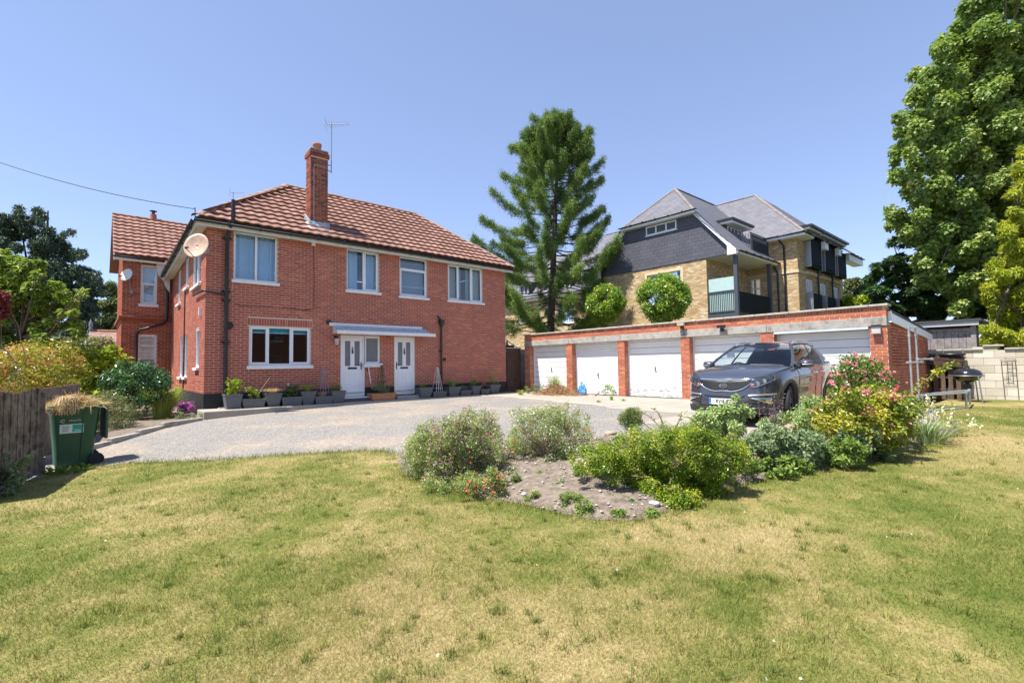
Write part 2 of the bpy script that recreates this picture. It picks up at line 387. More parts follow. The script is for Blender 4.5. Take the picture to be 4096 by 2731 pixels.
def sat_dish(label, c, aim, r, mat, arm_to, group=None):
    """offset satellite dish: reflector, feed arm, bracket"""
    t = thing('satellite_dish', label, 'satellite dish', c, group=group); aim = Vector(aim).normalized()
    x = aim.cross(Vector((0, 0, 1))).normalized(); y = x.cross(aim); P = []
    for i in range(7):
        q = i/6; P.append([x*(r*q*.92*math.cos(2*math.pi*k/28))+y*(r*q*math.sin(2*math.pi*k/28))+aim*(.16*r*q*q) for k in range(28)])
    m = MB(); m.grid(P, True, True); o = m.build('reflector', mat, t); s = o.modifiers.new('s', 'SOLIDIFY'); s.thickness = .008
    f = aim*(r*1.25)-y*(r*.75); m = MB(); m.tube([-y*r*.95+aim*.1*r, f], .011); m.build('feed_arm', MT['dark_metal'], t)
    m = MB(); m.tube([f-aim*.02, f-aim*.11+y*.06], [.03, .022]); m.build('feed_horn', MT['black_plastic'], t)
    m = MB(); B = Vector(arm_to)-Vector(c); m.tube([Vector((0, 0, 0))-aim*.02, -aim*.08, B*.5-Vector((0, 0, .06))-aim*.04, B], .017); m.box(tuple(B-Vector((.04, .04, .07))), tuple(B+Vector((.04, .04, .07)))); m.build('bracket', MT['grey_metal'], t)
    return t
M('upvc', (.80, .81, .82), .35, .03, 3); M('white_paint', (.78, .78, .76), .55, .06, 8, dirt=(.55, .53, .48), dscale=9, dlev=.66)
M('cream_paint', (.72, .68, .56), .6, .08, 6, dirt=(.4, .36, .28), dscale=7, dlev=.6)
M('black_gutter', (.018, .018, .02), .45, .2, 9, dirt=(.06, .055, .05), dscale=14, dlev=.62); M('black_pipe', (.016, .017, .02), .35, .2, 6, dirt=(.10, .10, .10), dscale=18, dlev=.68)
M('black_plastic', (.015, .015, .016), .4, .1); M('dark_metal', (.05, .05, .055), .45, .2, metal=.6); M('grey_metal', (.32, .33, .34), .45, .1, metal=.8)
M('plinth_black', (.014, .015, .018), .7, .25, 6, dirt=(.16, .16, .17), dscale=6, dlev=.68)
M('mortar_tan', (.64, .46, .35), .95, .12, 20, bmp=.3); M('mortar_pale', (.62, .47, .36), .95, .12, 20, bmp=.3); M('mortar_yellow', (.36, .27, .18), .95, .12, 20)
brickmat('red_brick', [(0, (.29, .10, .072)), (.1, (.36, .108, .074)), (.75, (.43, .125, .082)), (.9, (.48, .155, .09)), (1, (.52, .19, .10))])
brickmat('orange_brick', [(0, (.36, .115, .072)), (.5, (.45, .145, .085)), (.85, (.51, .18, .095)), (1, (.56, .24, .11))])
brickmat('old_red_brick', [(0, (.26, .07, .042)), (.5, (.37, .10, .055)), (1, (.46, .14, .07))])
brickmat('chimney_brick', [(0, (.10, .05, .045)), (.4, (.22, .065, .045)), (1, (.34, .10, .055))])
brickmat('yellow_brick', [(0, (.42, .29, .15)), (.4, (.53, .38, .20)), (.8, (.60, .46, .27)), (1, (.72, .61, .45))])
brickmat('roof_tile_brown', [(0, (.25, .138, .106)), (.5, (.305, .168, .13)), (1, (.36, .208, .165))], .9)
brickmat('ridge_brown', [(0, (.25, .165, .12)), (.5, (.31, .21, .16)), (1, (.36, .25, .20))], .95)
brickmat('slate_grey', [(0, (.135, .135, .155)), (.5, (.15, .15, .172)), (1, (.168, .168, .19))], .6)
brickmat('cladding_slate', [(0, (.088, .090, .112)), (.5, (.098, .10, .124)), (1, (.108, .11, .136))], .55)
brickmat('slate_ridge', [(0, (.19, .17, .165)), (1, (.25, .225, .22))], .8)
M('concrete', (.36, .335, .30), .9, .18, 5, bmp=.5, bscale=40, dirt=(.19, .175, .155), dscale=3.5, dlev=.52)
M('coping_stone', (.42, .39, .34), .9, .15, 7, bmp=.4, dirt=(.25, .23, .19), dscale=6)
M('flashing_lead', (.26, .29, .33), .6, .15, 9, dirt=(.62, .62, .60), dscale=11, dlev=.5)
M('mortar_white', (.66, .64, .60), .9, .1, 9)
M('terracotta', (.38, .15, .09), .85, .15, 10); M('terracotta_pot', (.42, .20, .10), .8, .12, 8)
M('wood_dark', (.075, .038, .030), .85, .3, 9, bmp=.4); M('wood_fence', (.21, .165, .13), .9, .45, 11, bmp=.5, bscale=30, dirt=(.075, .058, .046), dscale=5, dlev=.47); M('wood_grey', (.25, .225, .21), .9, .25, 9, bmp=.4, dirt=(.13, .11, .10), dscale=5, dlev=.52)
M('door_white', (.82, .83, .84), .3, .02, 3); M('garage_white', (.80, .80, .79), .5, .03, 4)
M('galv_steel', (.52, .55, .58), .42, .12, 12, metal=.75); M('chrome', (.85, .85, .87), .08, .02, metal=1)
M('soffit_white', (.74, .74, .71), .7, .06, 5); M('soffit_dirty', (.66, .63, .56), .8, .12, 4)
M('dark_interior', (.03, .03, .032), .9, .1); M('glass_frosted', (.16, .165, .175), .25, .25, 50, spec=.8); M('curtain_white', (.74, .76, .80), .9, .05); M('curtain_blue', (.42, .56, .68), .9, .06); M('curtain_green', (.36, .37, .28), .9, .1); M('blind_grey', (.30, .33, .38), .8, .05); M('blind_teal', (.02, .42, .55), .8, .05)
glassmat('window_glass', (.86, .93, .97)); glassmat('car_glass', (.80, .88, .90), 1.25); glassmat('clear_glass', (.95, .98, 1), .9)
m, t, b, out = nodes('peeling_white')                       # white paint flaking near the foot of a garage door
tc = t.nodes.new('ShaderNodeNewGeometry'); sx = t.nodes.new('ShaderNodeSeparateXYZ'); t.links.new(tc.outputs['Position'], sx.inputs[0])
low = maths(t, 'SUBTRACT', .62, maths(t, 'MULTIPLY', sx.outputs[2], .62)); mp = t.nodes.new('ShaderNodeMapping'); mp.inputs['Scale'].default_value = (1, 1, 2.2); t.links.new(tc.outputs['Position'], mp.inputs[0])
n1 = noise(t, 5.5, 6, .7, mp.outputs[0]); f = maths(t, 'GREATER_THAN', maths(t, 'ADD', n1, maths(t, 'MULTIPLY', low, .42)), .735)
t.links.new(mix(t, f, ramp(t, noise(t, 3), [(.3, (.76, .76, .75)), (.7, (.82, .82, .81))]), ramp(t, noise(t, 30), [(.3, (.34, .35, .36)), (.7, (.50, .51, .52))])), b.inputs['Base Color']); b.inputs['Roughness'].default_value = .6
def rebase(t, base):
    base = Vector(base); t.location = base
    for c in t.children: c.location = Vector(c.location)-base
# ---------------------------------------------------------------- the brick house
X_, Y_, Zv = Vector((1, 0, 0)), Vector((0, 1, 0)), Vector((0, 0, 1))
house = thing('brick_house', 'two storey red brick house with brown tiled hip roof and white windows', 'house')
HL, HD, HT = 11.15, 7.62, 5.30
wins = {'a': (.69, 1.89, 3.82, 5.27), 'b': (4.09, 5.27, 3.83, 5.27), 'c': (6.08, 7.25, 3.80, 5.27), 'd': (8.19, 9.93, 3.81, 5.27)}
low = (1.12, 2.92, 1.285, 2.48); d1 = (3.89, 4.74, .20, 2.26); sw = (4.74, 5.30, 1.32, 2.26); d2 = (5.86, 6.70, .19, 2.26)
fo = list(wins.values())+[low, d1, sw, d2]
side_top = lambda s: 5.30-.06*s
so_ = [(.85, 2.35, 3.78, 5.0), (3.25, 3.95, 3.98, 5.0), (5.1, 5.8, 3.62, 4.85), (.95, 1.55, 1.25, 2.42), (3.3, 3.9, .95, 2.4), (4.4, 5.0, .95, 2.4)]
mb = MB()
wallsheet(mb, (0, 0, 0), X_, -Y_, HL, .5, HT, fo, depth=.12)
wallsheet(mb, (0, 0, 0), Y_, -X_, HD, .5, HT, so_, top=side_top, depth=.12)
mb.add([(HL, 0, 0), (HL, 6.3, 0), (HL, 6.3, HT), (HL, 0, HT)], [(0, 1, 2, 3)]); mb.add([(0, 6.3, 0), (HL, 6.3, 0), (HL, 6.3, HT), (0, 6.3, HT)], [(0, 1, 2, 3)])
mb.build('wall', MT['mortar_tan'], house)
B = Bricks(house, MT['red_brick'])
B.wall((0, 0, 0), X_, -Y_, HL, .5, HT, fo, soldiers=[(1.08, 2.96, 2.49, 2.71)])
B.wall((0, 0, 0), Y_, -X_, HD, .5, HT, so_, top=side_top, phase=1)
for op in so_:                                              # brick reveals seen inside the side windows
    B.wall((0, op[1], 0), X_, -Y_, .11, op[2], op[3], single=False, proud=.003)
B.done()
pm = MB(); PT = .06
pm.box((-.012, -.012, -.45), (3.885, .25, .5)); pm.box((4.745, -.012, -.2), (5.855, .25, .5)); pm.box((6.705, -.012, -.2), (HL+.01, .25, .5)); pm.box((-.012, .25, -.6), (.25, HD, .5))
pm.build('plinth', MT['plinth_black'], house)
cw, cb = MT['curtain_white'], MT['curtain_blue']; O0 = (0, 0, 0)
window(house, O0, X_, -Y_, wins['a'], [1.30], curtain=(cb, [(.75, 1.28), (1.32, 1.85)]))
window(house, O0, X_, -Y_, wins['b'], [4.72], openers=(1,), curtain=(cb, [(4.13, 4.56), (4.78, 5.22)]))
window(house, O0, X_, -Y_, wins['c'], trans=[(4.82, (0,))], openers=((0, 0),), blind=(MT['blind_grey'], 3.86, 5.2))
window(house, O0, X_, -Y_, wins['d'], [8.72, 9.36], openers=(0, 2), curtain=(MT['curtain_green'], [(8.24, 8.70), (8.75, 8.95), (9.2, 9.34), (9.40, 9.88)]))
lw = window(house, O0, X_, -Y_, low, [1.66, 2.32], openers=(0, 2), sillz=.11)
g = MB(); g.frame(O0, X_, -Y_, 1.2, 2.85, 2.30, 2.44, -.20, -.19); g.build('roller_blind', MT['blind_teal'], lw)
g = MB(); g.frame(O0, X_, -Y_, 1.2, 2.85, 2.272, 2.30, -.205, -.185); g.build('blind_rail', MT['upvc'], lw)
window(house, O0, X_, -Y_, sw, rec=.03, fw=.06, sillz=.13, sill=.17, glass=MT['glass_frosted'])
for i, op in enumerate(so_):
    window(house, O0, Y_, -X_, op, [op[0]+(op[1]-op[0])*.5] if i == 0 else [], rec=.012, curtain=(cw, [(op[0]+.05, op[1]-.05)]))
m = MB()                                                    # white heads above the upper windows
for k in wins: a, b, c, d = wins[k]; m.frame(O0, X_, -Y_, a, b, 5.27, 5.34, -.06, .02)
m.build('window_head', MT['cream_paint'], house)
def panel_door(op, hinge_right):
    a, b, z0, z1 = op; m = MB(); F = lambda *q: m.frame(O0, X_, -Y_, *q)
    F(a, a+.06, z0, z1, -.1, -.03); F(b-.06, b, z0, z1, -.1, -.03); F(a+.06, b-.06, z1-.06, z1, -.1, -.03)
    fr = m.build('door', MT['door_white'], house)
    x0, x1 = a+.063, b-.063; w = x1-x0; lf = MB(); L = lambda *q: lf.frame(O0, X_, -Y_, *q)
    zs = z0+.14; zt = z1-.065; gz0, gz1 = z0+1.04, z1-.17
    gl = [(x0+w*.14, x0+w*.40), (x0+w*.60, x0+w*.86)]
    L(x0, gl[0][0], gz0, gz1, -.1, -.05); L(gl[0][1], gl[1][0], gz0, gz1, -.1, -.05); L(gl[1][1], x1, gz0, gz1, -.1, -.05)
    L(x0, x1, zs, gz0, -.1, -.05); L(x0, x1, gz1, zt, -.1, -.05)
    for (q0, q1) in gl:
        for (s0, s1, t0, t1) in ((q0-.02, q0, gz0-.02, gz1+.02), (q1, q1+.02, gz0-.02, gz1+.02), (q0, q1, gz0-.02, gz0), (q0, q1, gz1, gz1+.02)): L(s0, s1, t0, t1, -.052, -.038)
        for (s0, s1, t0, t1) in ((q0, q0+.012, z0+.3, z0+.82), (q1-.012, q1, z0+.3, z0+.82), (q0+.012, q1-.012, z0+.3, z0+.312), (q0+.012, q1-.012, z0+.808, z0+.82)): L(s0, s1, t0, t1, -.052, -.040)
    lf.build('door_leaf', MT['door_white'], fr)
    for (q0, q1) in gl: MB().frame(O0, X_, -Y_, q0, q1, gz0, gz1, -.075, -.06).build('door_glass', MT['glass_frosted'], fr)
    k = MB(); k.frame(O0, X_, -Y_, x0+w*.28, x0+w*.72, z0+.93, z0+.995, -.052, -.036); k.build('letterbox', MT['black_plastic'], fr)
    cx = (x0+x1)/2; k = MB(); k.tube([(cx, .045, gz0+.42), (cx, .02, gz0+.46), (cx, .03, gz0+.58)], [.012, .03, .012]); k.tube([(cx, .03, gz0+.58), (cx, .02, gz0+.66)], [.02, .004]); k.build('knocker', MT['black_plastic'], fr)
    hx = x0+.05 if hinge_right else x1-.05; sg = 1 if hinge_right else -1
    k = MB(); k.frame(O0, X_, -Y_, hx-.018, hx+.018, z0+.92, z0+1.17, -.052, -.04); k.tube([(hx, .02, z0+1.08), (hx+sg*.13, .02, z0+1.08)], .011); k.build('door_handle', MT['black_plastic'], fr)
    k = MB(); k.frame(O0, X_, -Y_, x0-.06, x1+.06, z0, z0+.12, -.1, -.035); k.build('door_sill', MT['white_paint'], fr)
    k = MB(); k.frame(O0, X_, -Y_, x0-.05, x1+.05, z0+.122, z0+.135, -.1, -.02); k.build('threshold', M('brass_bar', (.30, .22, .10), .5), fr)
panel_door(d1, False); panel_door(d2, True)
# canopy over both doors
cp = MB(); cx0, cx1 = 3.62, 7.10
cp.prism([(cx0, 0, 2.60), (cx0, -.42, 2.42), (cx0, -.42, 2.40), (cx0, 0, 2.575)], (cx1-cx0, 0, 0))
co = cp.build('door_canopy', M('canopy_sheet', (.55, .58, .62), .5, .2, 12, dirt=(.25, .24, .22), dscale=8), house)
m = MB(); m.box((cx0-.03, -.47, 2.295), (cx1+.22, -.425, 2.405)); m.build('canopy_fascia', MT['white_paint'], co)
m = MB(); m.box((cx0-.12, -.035, 2.575), (cx1-.1, -.002, 2.68)); m.build('canopy_flashing', MT['white_paint'], co)
for x in (cx0, cx0+1.2, cx1-1.1, cx1-.02): m = MB(); m.prism([(x, -.01, 2.56), (x, -.42, 2.39), (x, -.42, 2.33), (x, -.01, 2.33)], (.05, 0, 0)); m.build('canopy_bracket', MT['cream_paint'], co)
g = MB()                                                    # corrugations on the canopy sheet
k = cx0
while k < cx1-.05: g.tube([(k+.04, -.005, 2.603), (k+.04, -.419, 2.425)], .018, 6); k += .076
g.build('corrugation', MT['canopy_sheet'], co)
# doorsteps
m = MB(); m.box((3.85, -.42, -.1), (5.0, -.02, .17)); st = m.build('doorstep', M('step_grey', (.09, .095, .105), .6, .15), house, bevel=.01)
m = MB(); m.box((3.84, -.43, .172), (5.01, -.02, .195)); m.build('step_nosing', MT['white_paint'], st)
m = MB(); m.box((5.72, -.5, -.1), (6.85, -.02, .16)); m.build('doorstep', MT['concrete'], house, bevel=.02)
# roof
rz = 8.06; EV = 5.40; RL, RR = Vector((3.0, 3.15, rz)), Vector((8.58, 3.15, rz))
eL, eR, bL, bR = Vector((-.34, -.34, EV)), Vector((11.42, -.34, EV)), Vector((-.34, 7.5, 4.93)), Vector((11.42, 6.64, EV))
m = MB(); rb = Vector((3.0, 7.5, 7.6))
m.add([eL, eR, RR, RL], [(0, 1, 2, 3)]); m.add([eR, bR, RR], [(0, 1, 2)]); m.add([bR, Vector((-.34, 6.64, EV)), RL, RR], [(0, 1, 2, 3)]); m.add([bL, eL, RL, rb], [(0, 1, 2, 3)])
roof = m.build('roof', MT['roof_tile_brown'], house)
tile_slope(roof, [eL, eR, RR, RL], eL, eR, (0, RL.y-eL.y, rz-EV), MT['roof_tile_brown'], n_single=300)
tile_slope(roof, [bL, eL, RL, rb], bL, eL, (3.34, 0, 2.66), MT['roof_tile_brown'], single=False, restname='side_tile_field')
for a, b in ((RL, RR), (eL, RL), (eR, RR)): ridge_caps(roof, a+Vector((0, 0, .05)), b+Vector((0, 0, .05)), MT['ridge_brown'])
# eaves: fascia, soffit, gutters
m = MB(); m.box((-.30, -.30, 5.20), (11.36, -.275, 5.37)); m.add([(-.30, -.275, 5.2), (-.275, -.275, 5.2), (-.275, 7.5, 4.74), (-.30, 7.5, 4.74), (-.30, -.275, 5.36), (-.275, -.275, 5.36), (-.275, 7.5, 4.9), (-.30, 7.5, 4.9)], [(0,3,2,1),(4,5,6,7),(0,1,5,4),(2,3,7,6),(3,0,4,7),(1,2,6,5)])
m.build('fascia', MT['soffit_dirty'], house)
m = MB(); m.box((-.275, -.275, 5.27), (11.36, -.002, 5.295)); m.add([(-.275, -.002, 5.28), (-.002, -.002, 5.28), (-.002, 7.5, 4.83), (-.275, 7.5, 4.83)], [(0, 1, 2, 3)]); m.build('soffit', MT['soffit_white'], house)
def gutter(P, Q, parent, r=.058, mat='black_gutter', step=.9):
    P, Q = Vector(P), Vector(Q); t = (Q-P).normalized(); x = t.cross(Zv).normalized(); m = MB()
    m.grid([[c+x*(r*math.cos(a))+Zv*(-r*math.sin(a)) for a in [math.pi*k/8 for k in range(9)]] for c in (P, Q)]); o = m.build('gutter', MT[mat], parent)
    s = o.modifiers.new('s', 'SOLIDIFY'); s.thickness = .004
    n = int((Q-P).length/step); m = MB()
    for k in range(1, n+1):
        c = P+t*((Q-P).length*k/(n+1)); m.tube([c-t*.02-Zv*.003, c+t*.02-Zv*.003], r+.012, 10)
    m.build('gutter_clip', MT[mat], o)['kind'] = 'stuff'
gutter((-.37, -.37, 5.345), (11.42, -.37, 5.345), house); gutter((-.37, 7.4, 4.90), (-.37, -.37, 5.345), house)
# soil pipe and rainwater pipes
x = .50; m = MB(); m.tube([(x, -.09, .1), (x, -.09, 5.05), (x+.02, -.14, 5.16), (x+.06, -.40, 5.42), (x+.075, -.43, 5.50), (x+.075, -.43, 6.05)], .055, 12); sp = m.build('soil_pipe', MT['black_pipe'], house)
for z in (1.95, 3.16, 3.42, 4.98): m = MB(); m.tube([(x, -.09, z-.05), (x, -.09, z-.045), (x, -.09, z-.02), (x, -.09, z), (x, -.09, z+.05)], [.06, .072, .066, .078, .078], 12); m.box((x-.12, -.06, z), (x+.12, -.005, z+.04)); m.build('pipe_collar', MT['black_pipe'], sp)
m = MB(); m.tube([(x+.075, -.43, 5.56), (x+.075, -.43, 5.63)], .07, 12); m.build('pipe_collar', MT['black_pipe'], sp)
m = MB(); m.tube([(x-.06, -.10, 3.34), (x-.2, -.09, 3.36), (-.03, -.09, 3.41), (-.07, -.03, 3.42), (-.08, 1.6, 3.47)], .032, 8); m.build('waste_pipe', MT['black_pipe'], sp)
m = MB(); m.box((.32, -.2, .0), (.68, -.03, .10)); m.build('pipe_foot', MT['concrete'], sp, bevel=.03)
hx = pl(1765, 1400, 1, -.06).x
m = MB(); m.tube([(hx, -.07, .1), (hx, -.07, 2.75)], .036, 10); rp = m.build('downpipe', MT['black_pipe'], house)
m = MB(); m.tube([(hx, -.08, 2.70), (hx, -.09, 2.86), (hx, -.09, 2.98)], [.045, .10, .12], 10); m.build('hopper', MT['black_pipe'], rp)
m = MB(); m.tube([(hx, -.08, 2.95), (hx-.13, -.02, 3.15)], .028, 8); m.build('spout', MT['black_pipe'], rp)
for z in (.9, 1.75): m = MB(); m.box((hx-.07, -.06, z), (hx+.07, -.005, z+.05)); m.build('pipe_clip', MT['black_pipe'], rp)
# chimney
ch = MB(); c0, c1, cy0, cy1, ct = 2.95, 3.52, .23, .70, 8.50
ch.box((c0+.008, cy0+.008, 5.6), (c1-.008, cy1-.008, ct-.02)); cho = ch.build('chimney', MT['mortar_tan'], house)
CB = Bricks(cho, MT['chimney_brick'], 0)
for (O, U, N, w) in (((c0, cy0, 0), X_, -Y_, c1-c0), ((c0, cy0, 0), Y_, -X_, cy1-cy0), ((c1, cy0, 0), Y_, X_, cy1-cy0)):
    CB.wall(O, U, N, w, 5.6, ct-.23, proud=.0)
    Oo = Vector(O)-Vector(U)*.04
    CB.wall(Oo, U, N, w+.08, ct-.23, ct-.08, proud=.04); CB.wall(O, U, N, w, ct-.08, ct, proud=.015)
CB.done()
m = MB(); m.box((c0-.035, cy0-.035, ct-.085), (c1+.035, cy1+.035, ct-.075)); m.box((c0-.01, cy0-.01, ct), (c1+.01, cy1+.01, ct+.03)); m.build('chimney_cap', MT['concrete'], cho)
m = MB(); m.lathe([(.135, ct+.02), (.13, ct+.22), (.145, ct+.23), (.145, ct+.30), (.115, ct+.31), (.11, ct+.1)], 20, ((c0+c1)/2, (cy0+cy1)/2, 0)); m.build('chimney_pot', MT['terracotta'], cho)
zf = lambda y: 5.40+.7735*(y+.34)
m = MB(); m.prism([(c0-.03, cy0-.02, zf(cy0)-.05), (c0-.03, cy0-.02, zf(cy0)+.22), (c0-.03, cy0-.10, zf(cy0-.1)+.06), (c0-.03, cy0-.22, zf(cy0-.22)+.045), (c0-.03, cy0-.22, zf(cy0-.22)-.02)], (c1-c0+.06, 0, 0))
for sx in (c0-.05, c1+.006): m.prism([(sx, cy0-.12, zf(cy0-.12)-.02), (sx, cy1, zf(cy1)-.02), (sx, cy1, zf(cy1)+.2), (sx, cy0-.04, zf(cy0)+.2)], (.044, 0, 0))
m.build('flashing', MT['flashing_lead'], cho)
m = MB(); m.prism([(c0-.22, cy0-.05, zf(cy0-.05)+.035), (c0-.04, cy0+.25, zf(cy0+.25)+.04), (c0-.04, cy0-.26, zf(cy0-.26)+.05), (c0+.1, cy0-.34, zf(cy0-.34)+.05), (c0-.1, cy0-.3, zf(cy0-.3)+.045)], (0, -.01, .03)); m.prism([(c0, cy0-.24, zf(cy0-.24)+.05), (c1+.12, cy0-.22, zf(cy0-.22)+.05), (c1+.1, cy0-.31, zf(cy0-.31)+.045), (c0+.1, cy0-.36, zf(cy0-.36)+.045)], (0, -.01, .025)); m.build('mortar_fillet', MT['mortar_white'], cho)
m = MB(); m.tube([(c1-.02, cy0-.012, ct-.55), (c0+.14, cy0-.012, ct-.52), (c0+.10, cy0-.012, ct-.62), (c0+.11, cy0-.012, 5.85), (c0+.04, cy0-.1, 5.6), (c0+.3, -.2, 5.52), (c0+.33, -.40, 5.42)], .008, 6); m.build('aerial_cable', M('cable_grey', (.45, .46, .48), .6), cho)
# small fittings on the walls
def vent(u, v, w, h, mat): p = pl(u, v, 1, -.01); MB().frame((p.x, 0, p.z), X_, -Y_, -w/2, w/2, -h/2, h/2, -.01, .014).build('air_vent', mat, house)
vent(1315, 1289, .16, .13, M('vent_brown', (.05, .025, .02), .7))
p = pl(916, 1302, 1, -.02); m = MB(); m.tube([(p.x, .0, p.z), (p.x, -.05, p.z)], [.11, .11], 18); m.tube([(p.x, -.05, p.z), (p.x, -.06, p.z)], [.075, .07], 18); m.build('flue_vent', MT['black_plastic'], house)
m = MB(); p = pl(1254, 977, 1, -.03); m.box((p.x-.06, -.05, p.z-.05), (p.x+.06, -.005, p.z+.05)); jb = m.build('junction_box', MT['upvc'], house)
q = [pl(a, b, 1, -.012) for a, b in ((1254, 985), (1257, 1100), (1256, 1232), (1235, 1241), (1140, 1232), (1040, 1226), (955, 1222), (945, 1212))]
m = MB(); m.tube(q, .007, 6); m.build('wall_cable', MT['black_plastic'], jb)
q = [pl(a, b, 1, -.012) for a, b in ((1335, 1005), (1336, 1150), (1337, 1294))]; m = MB(); m.tube(q, .006, 6); m.build('wall_cable', M('cable_tan', (.36, .25, .18), .7), house)
q = [pl(a, b, 1, -.012) for a, b in ((936, 1045), (933, 1120), (928, 1150), (918, 1180), (914, 1210))]; m = MB(); m.tube(q, .006, 6); m.build('wall_cable', M('cable_white', (.62, .6, .56), .6), house)
m = MB(); p = pl(1778, 1437, 1, -.03); m.box((p.x-.04, -.08, p.z-.06), (p.x+.04, -.005, p.z+.06)); m.build('wall_socket', MT['black_plastic'], house)
m = MB(); p = pl(1474, 1479, 1, -.03); m.box((p.x-.035, -.05, p.z-.055), (p.x+.035, -.005, p.z+.055)); m.build('key_safe', MT['dark_metal'], house)
m = MB(); m.tube([(4.80, -.16, 1.25), (4.80, -.16, 1.18), (4.90, -.1, .75), (4.94, -.06, .62)], .02, 8); m.build('overflow_pipe', MT['white_paint'], house)
m = MB(); m.frame(O0, Y_, -X_, .62, .72, 2.78, 3.02, 0, .07); m.build('alarm_box', MT['upvc'], house)
m = MB(); m.tube([(-.02, 3.9, .5), (-.02, 3.9, 3.9)], .02, 6); m.build('cable_pipe', MT['black_pipe'], house)
rebase(house, (HL/2, 3, 0))
# lantern, dishes, aerials
t = thing('wall_lantern', 'black carriage lantern beside the left front door under the canopy', 'wall lamp', (3.70, 0, 2.05))
m = MB(); m.tube([(0, -.01, .12), (0, -.10, .20), (0, -.16, .16)], .012, 6); m.tube([(0, -.16, .17), (0, -.16, .10)], [.02, .09], 6); m.tube([(0, -.16, -.12), (0, -.16, -.15)], [.05, .02], 6); m.box((-.03, -.02, .05), (.03, -.002, .2)); m.build('lantern_frame', MT['black_plastic'], t)
m = MB(); m.tube([(0, -.16, .10), (0, -.16, -.12)], [.085, .05], 6, smooth=False); m.build('lantern_glass', M('lantern_pane', (.45, .46, .42), .2), t)
tan = M('dish_rust', (.50, .33, .24), .55, .25, 7, dirt=(.60, .26, .08), dscale=5, dlev=.58)
sat_dish('large rust stained satellite dish on the near corner of the brick house', tuple(pl(453*VS, 566*VS, 0, -.30)), (-.72, -.86, .28), .36, tan, (-.02, pl(453*VS, 566*VS, 0, -.30).y+.25, 4.5))
sat_dish('small white satellite dish on the rear wing of the house', tuple(pl(292*VS, 632*VS, 1, 7.3)), (-.75, -.75, .3), .25, M('dish_white', (.68, .66, .62), .5, .1), (-1.30, 7.58, 4.22))
def aerial(label, base, h, boom, L, n, el, brk=None):
    t = thing('tv_aerial', label, 'aerial', base, group='television aerials'); m = MB(); m.tube([(0, 0, 0), (0, 0, h)], .016, 6); m.build('mast', MT['grey_metal'], t)
    b = Vector(boom).normalized(); s = b.cross(Zv).normalized(); c = Vector((0, 0, h-.05)); m = MB(); m.tube([c-b*L*.25, c+b*L*.75+Zv*L*.1], .011, 6); m.build('boom', MT['grey_metal'], t)
    for k in range(n):
        f = -.2+.93*k/(n-1); q = c+b*L*f+Zv*(max(0, f)*L*.13); w = el*(1-.35*max(f, 0)); m = MB(); m.tube([q-s*w, q+s*w], .005, 5); m.build('element', MT['grey_metal'], t)
    for dz in (-.12, .12): q = c-b*L*.25+Zv*dz; m = MB(); m.tube([q-s*el*1.25, q+s*el*1.25], .005, 5); m.build('reflector_rod', MT['grey_metal'], t)
    if brk:
        m = MB()
        for z in (.06, .26): m.tube([(0, 0, z), Vector(brk)+Vector((0, 0, z))], .014, 6)
        m.build('bracket', MT['dark_metal'], t)
aerial('television aerial on a tall mast strapped to the brick chimney', (3.66, .30, 7.85), 1.75, (.75, -.45, .0), .75, 9, .2, (-.14, .02, 0))
aerial('small television aerial far behind the left roof hip', tuple(dep(932, 835, 24)), .85, (.8, -.3, 0), .6, 5, .17)
# ---------------------------------------------------------------- rear wing
wing = thing('house_wing', 'older red brick rear wing with tiled gable roof left of the main house', 'house')
wx, wy = -1.57, 7.62; wo = [(.55, 1.07, 3.79, 5.33), (.52, 1.10, 1.05, 2.62)]
mb = MB(); wallsheet(mb, (wx, wy, 0), X_, -Y_, 1.57, -.5, 5.55, wo); wallsheet(mb, (wx, wy, 0), Y_, -X_, 4.4, -.5, 7.6, top=lambda s: 5.55+min(s, 4.4-s)*.9, depth=.1)
mb.build('wall', MT['mortar_tan'], wing)
B = Bricks(wing, MT['old_red_brick'], 120); B.wall((wx, wy, 0), X_, -Y_, 1.57, -.1, 3.15, wo); B.wall((wx, wy, 0), X_, -Y_, 1.57, 3.3, 5.55, wo); B.wall((wx, wy, 0), Y_, -X_, 4.4, -.1, 3.15, single=False); B.wall((wx, wy, 0), Y_, -X_, 4.4, 3.3, 7.5, top=lambda s: 5.5+min(s, 4.4-s)*.9, single=False); B.done()
m = MB(); m.box((wx-.10, wy-.10, 3.17), (-.01, wy+.05, 3.30)); m.box((wx-.06, wy-.06, 3.08), (-.01, wy+.05, 3.168)); m.box((wx-.10, wy+.05, 3.17), (wx+.05, wy+4.3, 3.30)); m.build('string_course', M('terracotta_band', (.33, .10, .05), .85, .2), wing, bevel=.02)
sash = lambda op: window(wing, (wx, wy, 0), X_, -Y_, op, trans=[((op[2]+op[3])/2+.05, (0,))], openers=((0, 0),), rec=.08, fw=.06, curtain=(cw, [(op[0]+.06, op[1]-.06)]), sillz=.12)
sash(wo[0]); window(wing, (wx, wy, 0), X_, -Y_, wo[1], trans=[(2.15, (0,))], rec=.08, fw=.06, blind=(M('blind_white', (.7, .7, .7), .7), 1.1, 2.55))
we0, we1, wr0, wr1 = Vector((-1.88, 7.27, 5.55)), Vector((2.6, 7.27, 5.55)), Vector((-1.88, 9.82, 7.72)), Vector((2.6, 9.82, 7.72))
m = MB(); m.add([we0, we1, wr1, wr0], [(0, 1, 2, 3)]); m.add([wr0, wr1, wr1+Vector((0, 2.5, -2.1)), wr0+Vector((0, 2.5, -2.1))], [(0, 1, 2, 3)]); wroof = m.build('roof', MT['roof_tile_brown'], wing)
tile_slope(wroof, [we0, we1, wr1, wr0], we0, we1, wr0-we0, MT['roof_tile_brown'], tw=.25, gauge=.29, n_single=220)
